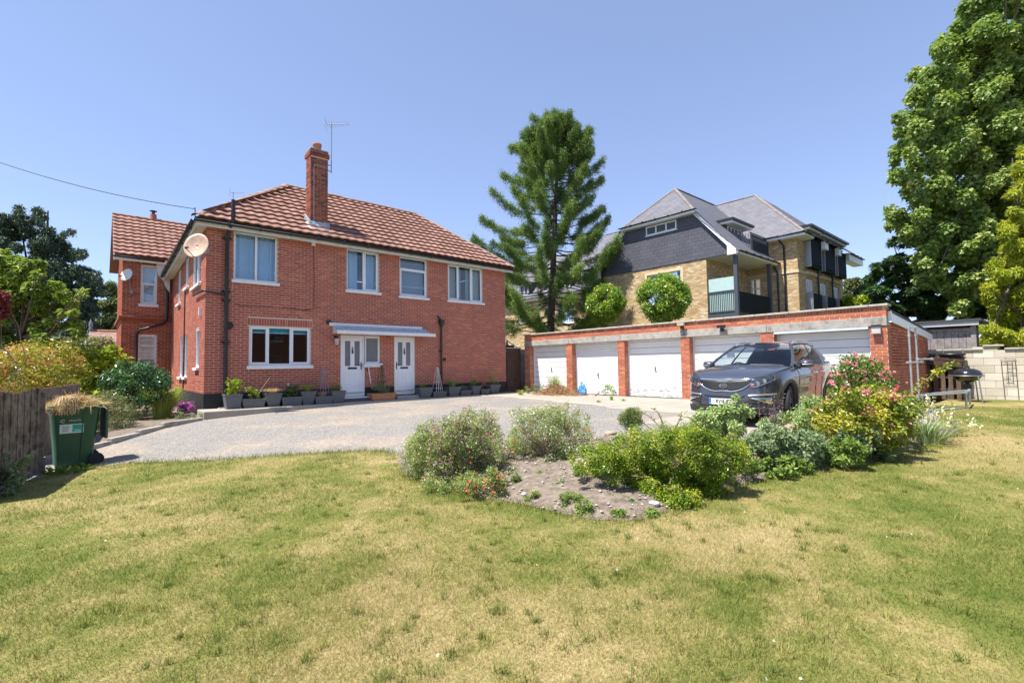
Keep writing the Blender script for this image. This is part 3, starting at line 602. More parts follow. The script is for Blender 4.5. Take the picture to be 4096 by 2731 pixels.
ridge_caps(wroof, wr0, wr1, MT['ridge_brown'])
gutter((-1.92, 7.22, 5.52), (-.3, 7.22, 5.48), wing)
m = MB(); m.box((-1.86, 7.26, 5.36), (-.02, 7.29, 5.50)); m.prism([(-1.87, 7.25, 5.53), (-1.87, 9.82, 7.70), (-1.87, 9.82, 7.5), (-1.87, 7.25, 5.33)], (.03, 0, 0)); m.prism([(-1.86, 7.3, 5.40), (-1.56, 7.3, 5.40), (-1.56, 9.8, 7.55), (-1.86, 9.8, 7.55)], (0, 0, .02)); m.build('bargeboard', MT['soffit_white'], wing)
for x in np.arange(-1.4, -.1, .33): m = MB(); m.box((x, 7.29, 5.40), (x+.06, 7.6, 5.48)); m.build('rafter_foot', MT['soffit_white'], wing)
m = MB(); m.prism([(-.55, 7.58, 5.40), (-.10, 7.58, 5.40), (-.10, 7.58, 4.3), (-.22, 7.58, 4.45), (-.30, 7.58, 4.75), (-.48, 7.58, 4.95)], (0, -.12, 0)); m.build('corbel', MT['soffit_white'], wing)
m = MB(); m.tube([(-.20, 7.50, 4.5), (-.16, 7.52, 4.2), (-.16, 7.52, 3.2), (-.3, 7.45, 3.02), (-1.02, 7.45, 2.75), (-1.10, 7.5, 2.62), (-1.10, 7.5, .2)], .045, 8); m.build('downpipe', MT['black_pipe'], wing)
fl = dep(608, 864, 21.5); m = MB(); m.tube([(fl.x, 9.82, 7.65), (fl.x, 9.82, 7.95)], .12, 10); fo_ = m.build('flue', MT['terracotta'], wing); m = MB(); m.tube([(fl.x, 9.82, 7.95), (fl.x, 9.82, 8.08)], .06, 8); m.tube([(fl.x, 9.82, 8.08), (fl.x, 9.82, 8.11)], .13, 10); m.build('flue_cowl', MT['dark_metal'], fo_)
rebase(wing, (wx, wy, -.3))
# low outbuilding behind the wing
ob = thing('outbuilding', 'small outbuilding with a pinkish tiled roof and spike finial beyond the shrubs', 'building')
y0 = 12.6; a0, a1, r0, r1 = Vector((-2.5, y0, 1.7)), Vector((1.5, y0, 1.7)), Vector((-2.5, y0+1.6, 3.12)), Vector((1.5, y0+1.6, 3.12))
m = MB(); m.add([a0, a1, r1, r0], [(0, 1, 2, 3)]); m.add([r0, r1, r1+Vector((0, 1.6, -1.4)), r0+Vector((0, 1.6, -1.4))], [(0, 1, 2, 3)]); oro = m.build('roof', M('plain_tile', (.32, .18, .14), .9), ob)
tile_slope(oro, [a0, a1, r1, r0], a0, a1, r0-a0, brickmat('pink_tile', [(0, (.30, .17, .14)), (.5, (.38, .23, .19)), (1, (.45, .30, .26))]), tw=.165, gauge=.1, wave=0, segs=1, thick=.012, n_single=0, phase_half=True, single=False)
ridge_caps(oro, r0, r1, MT['terracotta'], r=.09)
m = MB(); m.lathe([(.05, 0), (.09, .06), (.04, .12), (.07, .2), (.06, .36), (.005, .55)], 10, (-2.46, y0+1.6, 3.12)); m.build('finial', MT['grey_metal'], ob)
m = MB(); m.box((-2.35, y0+.25, -.6), (1.4, y0+3, 1.75)); m.build('wall', MT['old_red_brick'], ob)
rebase(ob, (-.5, y0+1.6, -.4))
# ---------------------------------------------------------------- the ground
def inside(P, poly):
    P = np.asarray(P); x, y = P[:, 0], P[:, 1]; r = np.zeros(len(P), bool); n = len(poly)
    for i in range(n):
        (x0, y0), (x1, y1) = poly[i], poly[(i+1) % n]
        c = ((y0 > y) != (y1 > y)) & (x < (x1-x0)*(y-y0)/((y1-y0) if y1 != y0 else 1e-9)+x0); r ^= c
    return r
def smooth_poly(pts, n=4, jit=0):
    out = []; m = len(pts)
    for i in range(m):
        p0, p1, p2, p3 = (Vector(pts[(i+k-1) % m]) for k in range(4))
        for j in range(n):
            t = j/n; q = .5*((2*p1)+(p2-p0)*t+(2*p0-5*p1+4*p2-p3)*t*t+(3*p1-p0-3*p2+p3)*t**3)
            out.append((q.x+random.uniform(-jit, jit), q.y+random.uniform(-jit, jit)))
    return out
def sheet(name, poly, mat, step=.5, off=0., zf=None, kind='structure', label=None, cat=None):
    xs = [p[0] for p in poly]; ys = [p[1] for p in poly]
    gx, gy = np.meshgrid(np.arange(min(xs), max(xs), step), np.arange(min(ys), max(ys), step)); Q = np.stack([gx.ravel(), gy.ravel()], 1)
    Q = Q[inside(Q, poly)]; n = len(poly)
    pts = [Vector(p) for p in poly]+[Vector(q) for q in Q.tolist()]
    v, e, f, *_ = delaunay_2d_cdt(pts, [(i, (i+1) % n) for i in range(n)], [list(range(n))], 1, 1e-5)
    A = np.array([(p.x, p.y) for p in v]); z = hgt(A[:, 0], A[:, 1])+off
    if zf is not None: z = z+zf(A)
    me = bpy.data.meshes.new(name); me.from_pydata(np.column_stack([A, z]).tolist(), [], f); me.polygons.foreach_set('use_smooth', [True]*len(f)); me.update()
    if len(me.polygons) and me.polygons[0].normal.z < 0: me.flip_normals()
    o = link(name, me, None, mat); o['kind'] = kind
    if label: o['label'] = label
    return o
def xy(pts): return [tuple(Gv(a, b))[:2] for a, b in pts]
# materials of the ground
m, t, b, out = nodes('driveway_gravel')
big = noise(t, .55, 5, .6); fine = noise(t, 55, 3, .7); vo = t.nodes.new('ShaderNodeTexVoronoi'); vo.inputs['Scale'].default_value = 38; g_ = t.nodes.new('ShaderNodeNewGeometry'); t.links.new(g_.outputs['Position'], vo.inputs['Vector'])
c = ramp(t, fine, [(.3, (.11, .104, .10)), (.5, (.19, .178, .168)), (.7, (.32, .295, .27))])
vb = t.nodes.new('ShaderNodeTexVoronoi'); vb.inputs['Scale'].default_value = 17; t.links.new(g_.outputs['Position'], vb.inputs['Vector'])
c = mix(t, .5, c, ramp(t, vo.outputs['Color'], [(0, (.075, .072, .07)), (.55, (.20, .187, .17)), (1, (.46, .42, .37))]))
c = mix(t, ramp(t, big, [(.47, (0, 0, 0)), (.62, (.7, .7, .7))]), c, mix(t, .5, (.30, .24, .18), ramp(t, vb.outputs['Color'], [(0, (.16, .12, .09)), (.6, (.34, .27, .20)), (1, (.56, .46, .36))])))
c = mix(t, ramp(t, noise(t, 1.5, 6, .75), [(.58, (0, 0, 0)), (.70, (.55, .55, .55))]), c, (.105, .10, .095))
c = mix(t, ramp(t, noise(t, 75, 2), [(.60, (0, 0, 0)), (.66, (.9, .9, .9))]), c, (.58, .53, .46))
t.links.new(c, b.inputs['Base Color']); b.inputs['Roughness'].default_value = .95; bump(t, b, vo.outputs['Distance'], .9, .012)
m, t, b, out = nodes('apron_concrete')
c = ramp(t, noise(t, 1.1, 6, .65), [(.3, (.32, .285, .235)), (.7, (.42, .38, .32))]); c = mix(t, .6, c, ramp(t, noise(t, 60, 3), [(.3, (.62, .6, .56)), (.65, (1., 1., 1.))]), 'MULTIPLY')
c = mix(t, ramp(t, noise(t, 2.6, 6, .75), [(.60, (0, 0, 0)), (.72, (.6, .6, .6))]), c, (.22, .195, .165)); t.links.new(c, b.inputs['Base Color']); b.inputs['Roughness'].default_value = .95; bump(t, b, noise(t, 70, 3), .4, .005)
def turf(name, dry=.5):
    m, t, b, out = nodes(name); n1 = noise(t, .42, 6, .62); n2 = noise(t, 2.2, 5, .7); n3 = noise(t, 38, 3, .7)
    s = maths(t, 'ADD', maths(t, 'MULTIPLY', n1, .62), maths(t, 'MULTIPLY', n2, .38))
    c = ramp(t, s, [(.36, (.10, .135, .025)), (.46, (.18, .19, .05)), (.54, (.30, .255, .10)), (.64, (.42, .33, .17))])
    c = mix(t, .75, c, ramp(t, n3, [(.3, (.45, .45, .42)), (.68, (1.1, 1.1, 1.05))]), 'MULTIPLY'); t.links.new(c, b.inputs['Base Color']); b.inputs['Roughness'].default_value = 1; b.inputs['Specular IOR Level'].default_value = .1
    bump(t, b, n3, .8, .02); return m
turf('turf')
M('soil', (.185, .15, .12), 1, .4, 11, bmp=.8, bscale=35, dirt=(.30, .26, .21), dscale=14, dlev=.55, spec=.1)
m, t, b, out = nodes('far_ground'); t.links.new(ramp(t, noise(t, .3, 5), [(.35, (.07, .085, .025)), (.65, (.15, .14, .06))]), b.inputs['Base Color']); b.inputs['Roughness'].default_value = 1
# base sheet to the horizon
gx = np.concatenate([np.linspace(-600, -46, 8), np.linspace(-44, 64, 73), np.linspace(66, 600, 8)]); N_ = len(gx)
A, Bq = np.meshgrid(gx, gx, indexing='ij'); Zg = hgt(A, Bq)-.06
F = [(i*N_+j, (i+1)*N_+j, (i+1)*N_+j+1, i*N_+j+1) for i in range(N_-1) for j in range(N_-1)]
o = link('ground', npmesh('ground', np.stack([A, Bq, Zg], -1).reshape(-1, 3), F, smooth=True), None, MT['far_ground']); o['kind'] = 'structure'
# outlines, traced on the photograph and laid on the terrain
edge = xy([(150, 1078), (215, 1074), (300, 1062), (400, 1060), (500, 1056), (600, 1048), (700, 1041), (800, 1036), (880, 1034), (918, 1046)])
bed_front = xy([(922, 1075), (935, 1096), (1000, 1112), (1070, 1136), (1170, 1152), (1260, 1172), (1340, 1190), (1420, 1197), (1490, 1190), (1560, 1165), (1640, 1130), (1720, 1110), (1800, 1092), (1900, 1074), (2000, 1062), (2070, 1044), (2140, 1012), (2210, 988)])
bed_back = [(9.0, -14.1), (7.4, -13.35), (6.3, -12.75), (5.6, -12.3), (5.3, -11.4), (5.0, -10.8), (4.3, -10.4), (3.4, -9.9), (2.6, -9.45), (1.8, -9.2)]
bed_poly = smooth_poly([edge[-1]]+bed_front+bed_back, 3, .02)
bc_ = np.mean(np.array(bed_front+bed_back), 0)
def inward(P, d=.3): P = np.array(P); e = bc_-P; return [tuple(p) for p in P+e/np.linalg.norm(e, axis=1)[:, None]*d]
lawn_poly = [(-14, -9.5), (-6, -8.6), (-4.4, -8.0)]+edge+inward(bed_front)+[(9.0, -14.1), (10.5, -14.25), (11.9, -14.0), (12.3, -13.6), (17.5, -13.6), (17.5, -34), (-20, -34), (-20, -12)]
drive_poly = [(-14, -9.4), (-6, -8.5), (-4.4, -7.9)]+edge[:-1]+[edge[-1]]+inward(bed_back[::-1][:-1])+[(9.0, -14.1), (10.5, -14.25), (11.9, -14.0), (12.2, -13.2), (12.2, -.3), (11.2, .6), (11.2, .3), (-.2, .3), (-.4, -.9), (-1.2, -1.6), (-2.2, -3.1), (-3.2, -4.4), (-4.6, -5.3), (-6.5, -6.1), (-14, -7.4)]
sheet('driveway', drive_poly, MT['driveway_gravel'], .6)
sheet('lawn', lawn_poly, MT['turf'], .5)
BC = np.array(bed_poly)
def bed_rise(A):
    d = np.full(len(A), 1e9)
    for i in range(len(BC)):
        p, q = BC[i], BC[(i+1) % len(BC)]; e = q-p; s = np.clip(((A-p)@e)/(e@e+1e-9), 0, 1); d = np.minimum(d, np.linalg.norm(A-p-s[:, None]*e, axis=1))
    return .16*np.clip(d/1.0, 0, 1)**.7+.02*np.sin(A[:, 0]*5.1)*np.sin(A[:, 1]*4.3)*np.clip(d*3, 0, 1)
sheet('flower_bed_soil', bed_poly, MT['soil'], .14, .003, bed_rise)
def BH_(x, y): return H(x, y)+.003+float(bed_rise(np.array([[x, y]]))[0]) if bool(inside(np.array([[x, y]]), bed_poly)[0]) else H(x, y)
# concrete apron slabs in front of the garages, each a slab with its own joint
ap = thing('garage_apron', 'pale concrete slab apron in front of the garages', 'apron'); ap['kind'] = 'structure'; del ap['category']
ylines = [-.6, -2.8, -5.3, -7.8, -10.2, -13.0]; xl = [[9.35, 12.02], [8.9, 12.02], [8.4, 12.02], [7.9, 12.02], [6.1, 12.02]]
for i in range(5):
    a, b = xl[i]; cut = [a, (a+b)/2, b]
    for j in range(2):
        y1, y0 = ylines[i]-.012, ylines[i+1]+.012; x0, x1 = cut[j]+.012, cut[j+1]-.012
        n = 5; P = [[(x0+(x1-x0)*p/n, y0+(y1-y0)*q/n) for q in range(n+1)] for p in range(n+1)]; m = MB()
        top = [[Vector((x, y, H(x, y)+.022)) for x, y in r] for r in P]; m.grid(top, False)
        ring = [top[k][0] for k in range(n+1)]+[top[n][k] for k in range(1, n+1)]+[top[k][n] for k in range(n-1, -1, -1)]+[top[0][k] for k in range(n-1, 0, -1)]
        m.grid([ring+[ring[0]], [p-Zv*.06 for p in ring+[ring[0]]]], False); m.build('concrete_slab', MT['apron_concrete'], ap)
# strip of concrete along the foot of the house
ps = thing('house_path', 'raised concrete strip along the foot of the house front', 'path'); ps['kind'] = 'structure'; del ps['category']
for (x0, x1, w0, w1) in ((-.15, 3.6, -1.0, -.92), (3.61, 7.4, -.92, -.86), (7.41, 11.25, -.86, -.80)):
    m = MB(); z0 = .075-.003*x0; z1 = .075-.003*x1
    m.add([(x0, w0, z0), (x1, w1, z1), (x1, .02, z1), (x0, .02, z0), (x0, w0-.03, -.5), (x1, w1-.03, -.5), (x1, .02, -.5), (x0, .02, -.5)], [(0,1,2,3),(0,4,5,1),(1,5,6,2),(3,7,4,0)]); m.build('concrete_strip', MT['apron_concrete'], ps, bevel=.02)
# low kerbs: along the left border and the line between gravel and concrete
kb = thing('border_kerb', 'low concrete kerb edging the planted border left of the house', 'kerb'); kb['kind'] = 'structure'; del kb['category']
kp = [(-.2, -1.0), (-1.1, -1.7), (-2.1, -3.2), (-3.1, -4.5), (-4.5, -5.4), (-6.5, -6.2)]
for p, q in zip(kp, kp[1:]):
    p, q = Vector(p), Vector(q); L = (q-p).length; n = max(1, round(L/.9))
    for k in range(n):
        a, b = p+(q-p)*(k/n+.006), p+(q-p)*((k+1)/n-.006); d = (q-p).normalized(); s = Vector((-d.y, d.x))*.06
        m = MB(); P = [(v.x, v.y, H(a.x, a.y)+h) for h in (-.1, .07) for v in (a-s, b-s, b+s, a+s)]; m.add(P, [(0,3,2,1),(4,5,6,7),(0,1,5,4),(1,2,6,5),(2,3,7,6),(3,0,4,7)]); m.build('kerb_stone', MT['concrete'], kb, bevel=.012)
kb2 = thing('edging_kerb', 'flush concrete edging between gravel drive and garage apron', 'kerb'); kb2['kind'] = 'structure'; del kb2['category']
kp = [(9.0, -1.1), (9.25, -2.8), (8.85, -5.3), (8.35, -7.8)]
for p, q in zip(kp, kp[1:]):
    p, q = Vector(p), Vector(q); n = max(1, round((q-p).length/.9))
    for k in range(n):
        a, b = p+(q-p)*(k/n+.006), p+(q-p)*((k+1)/n-.006); d = (q-p).normalized(); s = Vector((-d.y, d.x))*.05
        m = MB(); P = [(v.x, v.y, H(a.x, a.y)+h) for h in (-.1, .03) for v in (a-s, b-s, b+s, a+s)]; m.add(P, [(0,3,2,1),(4,5,6,7),(0,1,5,4),(1,2,6,5),(2,3,7,6),(3,0,4,7)]); m.build('kerb_stone', MT['coping_stone'], kb2, bevel=.008)
# planted border soil left of the house
sheet('border_soil', smooth_poly([(-.3, -.95), (-1.1, -1.6), (-2.1, -3.1), (-3.1, -4.4), (-4.5, -5.3), (-7, -6.0), (-9, -3), (-8, 5), (-2, 7), (-.1, 7), (-.1, .3)], 2), MT['soil'], .5, .03)
# ---------------------------------------------------------------- garages
gar = thing('garage_block', 'row of five garages in orange brick with concrete lintel and white doors', 'garage')
XG, GY0, GY1 = 12.01, -.28, -13.17
PY = [(-.28, -.625), (-2.745, -3.067), (-5.265, -5.569), (-7.76, -8.07), (-10.257, -10.606), (-12.826, -13.17)]
ZL0, ZL1, ZT = 2.005, 2.23, 2.485; WG = GY0-GY1; Og = (XG, GY0, 0); Ug, Ng = -Y_, -X_
sy = lambda y: GY0-y
B = Bricks(gar, MT['orange_brick'], 300); mb = MB()
for (a, b) in PY:
    mb.box((XG+.004, b, -.05), (XG+.33, a, ZL0)); B.wall((XG, a, 0), Ug, Ng, a-b, 0, ZL0+.0); B.wall((XG, b, 0), X_, -Y_, .33, 0, ZL0, phase=1)
mb.box((XG+.004, GY1, ZL1), (XG+.22, GY0, ZT)); mb.box((XG+.33, GY1+.004, -.05), (17.15, GY1+.2, ZL0)); mb.box((XG+.22, GY1+.006, ZL0), (XG+.4, GY1+.2, ZL1+.2))
mb.prism([(XG+.33, GY1+.004, ZL0), (17.15, GY1+.004, 1.72), (17.15, GY1+.004, 1.0), (XG+.33, GY1+.004, 1.0)], (0, .2, 0))
mb.box((XG+.3, GY0-.2, -.05), (17.15, GY0, 1.9)); mb.box((17.0, GY1+.2, -.05), (17.15, GY0-.2, 1.7)); mb.build('wall', MT['mortar_pale'], gar)
B.wall((XG, GY0, 0), Ug, Ng, WG, ZL1, ZL1+.152); n = int(WG/.075)
B.block((XG, GY0, 0), Ug, Ng, np.array([(k*.075+.005, k*.075+.07, ZL1+.157, ZT-.004) for k in range(n)]), .007)
B.wall((XG+.33, GY1, 0), X_, -Y_, 4.8, 0, ZL0+.22, top=lambda s: 2.18-.068*s, phase=0)
B.wall((XG, GY1, 0), X_, -Y_, .33, ZL0, ZT); B.done()
m = MB()
cut = [GY0, -2.91, -5.42, -7.92, -10.43, GY1-.012]
for a, b in zip(cut, cut[1:]): l = MB(); l.box((XG-.03, b+.004, ZL0+.002), (XG+.3, a-.004, ZL1)); l.build('lintel', MT['concrete'], gar, bevel=.012)
k = GY0+.05
while k > GY1+.05:
    l = MB(); l.box((XG-.06, max(k-.9, GY1-.05), ZT), (XG+.3, k-.008, ZT+.055)); l.build('coping_slab', MT['coping_stone'], gar, bevel=.012); k -= .9
m = MB(); m.add([(XG+.3, GY0, ZT-.05), (XG+.3, GY1, ZT-.05), (17.5, GY1, 1.98), (17.5, GY0, 1.98)], [(0, 1, 2, 3)]); m.build('roof', M('roof_felt', (.09, .09, .095), .9), gar)
m = MB(); m.prism([(12.16, GY1-.06, 2.37), (17.60, GY1-.06, 2.00), (17.60, GY1-.06, 1.77), (12.16, GY1-.06, 2.11)], (0, .03, 0)); m.build('fascia', MT['upvc'], gar)
m = MB(); m.prism([(12.14, GY1-.07, 2.40), (17.63, GY1-.07, 2.03), (17.63, GY1-.07, 1.965), (12.14, GY1-.07, 2.335)], (0, .10, 0)); m.build('roof_edging', M('felt_edge', (.05, .05, .055), .8), gar)
m = MB(); m.box((12.13, GY1-.075, 2.09), (12.18, GY1-.005, 2.36)); m.build('fascia_end', MT['upvc'], gar)
# five doors
def gdoor(i, style):
    ya, yb = PY[i][1], PY[i+1][0]; w = ya-yb; x = XG+.235; root = None
    fr = MB(); fr.box((x-.02, ya-.055, 0.02), (x+.06, ya, ZL0)); fr.box((x-.02, yb, .02), (x+.06, yb+.055, ZL0)); fr.box((x-.02, yb+.055, ZL0-.06), (x+.06, ya-.055, ZL0)); d = fr.build('garage_door', MT['white_paint'], gar)
    y1, y0 = ya-.06, yb+.06; z = .03; n = {'plank': 9, 'slat': 21}[style]; h = (ZL0-.065-z)/n
    for k in range(n):
        m = MB(); g = .006 if style == 'plank' else .004; zz = z+k*h
        if style == 'plank': m.box((x, y0, zz+g), (x+.03, y1, zz+h-g))
        else: m.prism([(x+.02, y0, zz+.001), (x+.004, y0, zz+.012), (x+.004, y0, zz+h-.022), (x+.016, y0, zz+h-.002), (x+.03, y0, zz+h-.002), (x+.03, y0, zz+.001)], (0, y1-y0, 0))
        m.build('plank' if style == 'plank' else 'slat', MT['peeling_white'] if i in (0, 2, 3) else MT['garage_white'], d, bevel=0)
    m = MB(); m.box((x+.034, y0, .02), (x+.04, y1, ZL0-.05)); m.build('door_backing', MT['dark_interior'], d)
    yc = (y0+y1)/2; m = MB(); hz = .95 if i != 1 else .72
    m.box((x-.012, yc-.03, hz), (x, yc+.03, hz+.12)); m.tube([(x-.01, yc, hz+.06), (x-.05, yc, hz+.06)], .012, 6); m.tube([(x-.05, yc-.05, hz+.06), (x-.05, yc+.05, hz+.06)], .01, 6); m.build('door_handle', MT['grey_metal'], d)
    return d
for i in range(5): gdoor(i, 'slat' if i == 1 else 'plank')
m = MB(); m.box((XG-.045, PY[5][0]+.02, ZL0-.06), (XG-.005, PY[4][1]-.02, ZL0+.0)); m.build('door_trim', M('trim_grey', (.52, .56, .62), .45), gar)
rebase(gar, (14.5, -6.7, 0))
# lights on the lintel
def floodlight(label, u, v, solar=False, body='black_plastic'):
    p = pl(u, v, 0, XG-.03); t = thing('security_light', label, 'light', p); t.location = p; m = MB()
    if solar: m.box((-.10, -.09, -.05), (-.0, .09, .13)); m.build('lamp_body', M('lamp_silver', (.5, .5, .48), .4), t, bevel=.01); m = MB(); m.box((-.13, -.09, .135), (.0, .09, .165)); m.build('solar_panel', MT['black_plastic'], t)
    else:
        m.box((-.16, -.12, .02), (-.06, .12, .11)); m.build('lamp_head', MT[body], t, bevel=.01); m = MB(); m.box((-.08, -.05, -.08), (-.0, .05, .02)); m.build('sensor', MT['black_plastic'], t, bevel=.01); m = MB(); m.tube([(0, 0, .03), (-.08, 0, .05)], .02, 6); m.build('arm', MT['black_plastic'], t)
M('lamp_tan', (.40, .36, .25), .5)
floodlight('tan floodlight with black sensor on the brick above the third garage pier', 2731, 1306, body='lamp_tan')
floodlight('small black security light on the concrete lintel above the fourth garage door', 2891, 1315)
floodlight('silver solar lamp on the end brick pier of the garages', 3508, 1327, True)
# gate between house and garages
gt = thing('garden_gate', 'brown timber boarded gate between house corner and garages', 'gate', (11.16, -.05, .04))
gx0, gx1 = .02, .82; n = 6; w = (gx1-gx0)/n
for k in range(n): m = MB(); m.box((gx0+k*w+.005, 0, 0), (gx0+(k+1)*w-.005, .022, 1.88)); m.build('board', MT['wood_dark'], gt)
m = MB(); m.box((gx0, -.03, .2), (gx1, -.002, .28)); m.build('rail', MT['wood_dark'], gt); m = MB(); m.box((gx0-.02, -.03, 1.885), (gx1+.02, .05, 1.93)); m.build('cap', M('gate_cap', (.4, .33, .27), .9), gt)
m = MB(); m.box((gx0+.02, -.02, 1.0), (gx0+.2, -.003, 1.05)); m.build('latch', MT['dark_metal'], gt)
# side wall of garage at its far corner: planter and railing beyond the gate
t = thing('planter_trough', 'black planter trough with plants on top of the gate wall', 'planter', (11.75, .5, 1.93)); m = MB(); m.box((-.35, -.1, 0), (.25, .1, .16)); m.build('trough', MT['black_plastic'], t, bevel=.01)
dw = thing('boundary_wall', 'low rendered wall behind the timber gate carrying a planter', 'wall', (12.0, .6, 0)); m = MB(); m.box((-.8, -.12, -.1), (3.5, .12, 1.92)); m.build('wall_body', MT['concrete'], dw)
# ---------------------------------------------------------------- block of flats behind the garages
ap_ = thing('apartment_building', 'yellow brick block of flats with grey slate roofs behind the garages', 'apartment building')
YB = MT['yellow_brick']; AX, A0, A1 = 21.5, 2.68, -3.95; ZS = 6.60
mb = MB(); wl = [(3.10, 5.18, 4.5, 6.2)]
wallsheet(mb, (AX, A0, 0), -Y_, -X_, A0-A1, 0, ZS, wl); wallsheet(mb, (AX, A1, 0), X_, -Y_, 4.9, 0, ZS, [(.9, 1.5, 4.55, 5.75), (3.0, 3.6, 3.9, 5.7)])
w2 = [(2.52+2.0, 3.07+2.0, 3.75, 5.98)]; BX, BY = 26.4, -6.63
wallsheet(mb, (BX, .5, 0), -Y_, -X_, .5-BY, 0, 8.1, [(.5+4.12, .5+4.68, 4.9, 5.98)])
bays = [(27.4, 29.15), (29.75, 31.65), (32.15, 33.85)]; sw_ = [(x0+.15-BX, x0+1.3-BX, 3.75, 5.8) for x0, x1 in bays]+[(x0+.1-BX, x1-.1-BX, 6.7, 8.4) for x0, x1 in bays]
wallsheet(mb, (BX, BY, 0), X_, -Y_, 8.0, 0, 8.1, sw_); mb.add([(34.4, BY, 0), (34.4, 6, 0), (34.4, 6, 8), (34.4, BY, 8)], [(0, 1, 2, 3)])
CX = 24.7; YC = 26; c3 = [[pl(u0, v0, 0, CX), pl(u1, v1, 0, CX)] for u0, v0, u1, v1 in ((2346, 1072, 2378, 1101), (2348, 1215, 2384, 1262), (2229, 1217, 2295, 1288), (2075, 1225, 2105, 1290))]
CY0 = A0; w3 = [(YC-max(p.y, q.y), YC-min(p.y, q.y), min(p.z, q.z), max(p.z, q.z)) for p, q in c3]; w3 = [(a, b, c, min(d, 6.45)) for a, b, c, d in w3]
wallsheet(mb, (CX, YC, 0), -Y_, -X_, YC-CY0, 0, 6.5, w3); mb.add([(AX, A0, 0), (CX, A0, 0), (CX, A0, ZS), (AX, A0, ZS)], [(0, 1, 2, 3)])
mb.build('wall', MT['mortar_yellow'], ap_)
B = Bricks(ap_, YB, 0)
B.wall((AX, A0, 0), -Y_, -X_, A0-A1, 2.3, ZS, wl, proud=.006); B.wall((AX, A1, 0), X_, -Y_, 4.9, 3.0, ZS, [(.9, 1.5, 4.55, 5.75), (3.0, 3.6, 3.9, 5.7)], proud=.006)
B.wall((BX, -3.9, 0), -Y_, -X_, -3.9-BY, 2.6, 8.0, [(.22, .78, 4.9, 5.98)], proud=.006); B.wall((BX, BY, 0), X_, -Y_, 8.0, 2.6, 8.0, sw_, proud=.006); B.wall((CX, YC, 0), -Y_, -X_, YC-CY0, 1.2, 6.5, w3, proud=.006); B.done()
# slate hung gable
gy0, gy1 = 3.05, -5.42; kn0, kn1, zk = .98, -3.50, 9.08; P4 = [Vector((AX-.05, gy0-.35, ZS)), Vector((AX-.05, gy1, ZS-.04)), Vector((AX-.05, kn1, zk)), Vector((AX-.05, kn0, zk))]
m = MB(); m.prism(P4, (.10, 0, 0)); gbl = m.build('slate_gable', MT['cladding_slate'], ap_)
tile_slope(gbl, [p-X_*.004 for p in P4], P4[0]-X_*.004, P4[1]-X_*.004+Zv*.04, (0, 0, 1), MT['cladding_slate'], tw=.36, gauge=.19, wave=0, segs=1, thick=.006, n_single=300, phase_half=True, name='slate', flush=True)
cw_ = (kn0-.10-.58, 0)
window(ap_, (AX-.06, 3, 0), -Y_, -X_, (3.47, 5.38, 8.46, 8.98), [4.11, 4.75], rec=-.02, fw=.07, sill=.12, sillz=.05); 
fw_ = MB(); 
for (s0, s1, t0, t1) in ((2.95, 3.10, 4.5, 6.36), (5.18, 5.34, 4.5, 6.36), (3.10, 5.18, 6.20, 6.36)): fw_.frame((AX, A0, 0), -Y_, -X_, s0, s1, t0, t1, -.05, .03)
fw_.build('stone_surround', M('sandstone', (.62, .50, .34), .9, .06), ap_)
window(ap_, (AX, A0, 0), -Y_, -X_, wl[0], [4.14], rec=.05, curtain=(MT['curtain_white'], [(3.2, 3.6)])); window(ap_, (AX, A1, 0), X_, -Y_, (.9, 1.5, 4.55, 5.75), rec=.05); window(ap_, (AX, A1, 0), X_, -Y_, (3.0, 3.6, 3.9, 5.7), rec=.05, sill=0)
window(ap_, (BX, .5, 0), -Y_, -X_, (4.62, 5.18, 4.9, 5.98), trans=[(5.4, (0,))], rec=.04, fw=.07, curtain=(MT['curtain_white'], [(4.7, 4.85)]))
for op in w3: window(ap_, (CX, YC, 0), -Y_, -X_, op, [op[0]+(op[1]-op[0])*f for f in ((.33, .67) if op[1]-op[0] > .8 else ())], trans=[((op[2]+op[3])/2, (0, 1, 2))], rec=.04, fw=.07)
# bargeboards
def board(P, Q, w, mat, d=.22): P, Q = Vector(P), Vector(Q); m = MB(); m.prism([P, Q, Q-Zv*w, P-Zv*w], (d, 0, 0)); return m.build('bargeboard', mat, ap_)
SW_ = MT['upvc']
board((AX-.25, -5.62, 6.72), (AX-.25, -3.48, 9.20), .26, SW_); board((AX-.25, 3.32, 6.80), (AX-.25, .98, 9.25), .26, SW_)
for y, s in ((-5.62, -1), (3.32, 1)): m = MB(); m.prism([(AX-.26, y, 6.75), (AX-.26, y-s*.45, 6.98), (AX-.26, y-s*.45, 6.50), (AX-.26, y, 6.50)], (.22, 0, 0)); m.build('bargeboard', SW_, ap_)
m = MB(); m.box((AX-.40, -3.62, 9.02), (AX+.1, 1.05, 9.17)); m.build('hip_fascia', SW_, ap_)
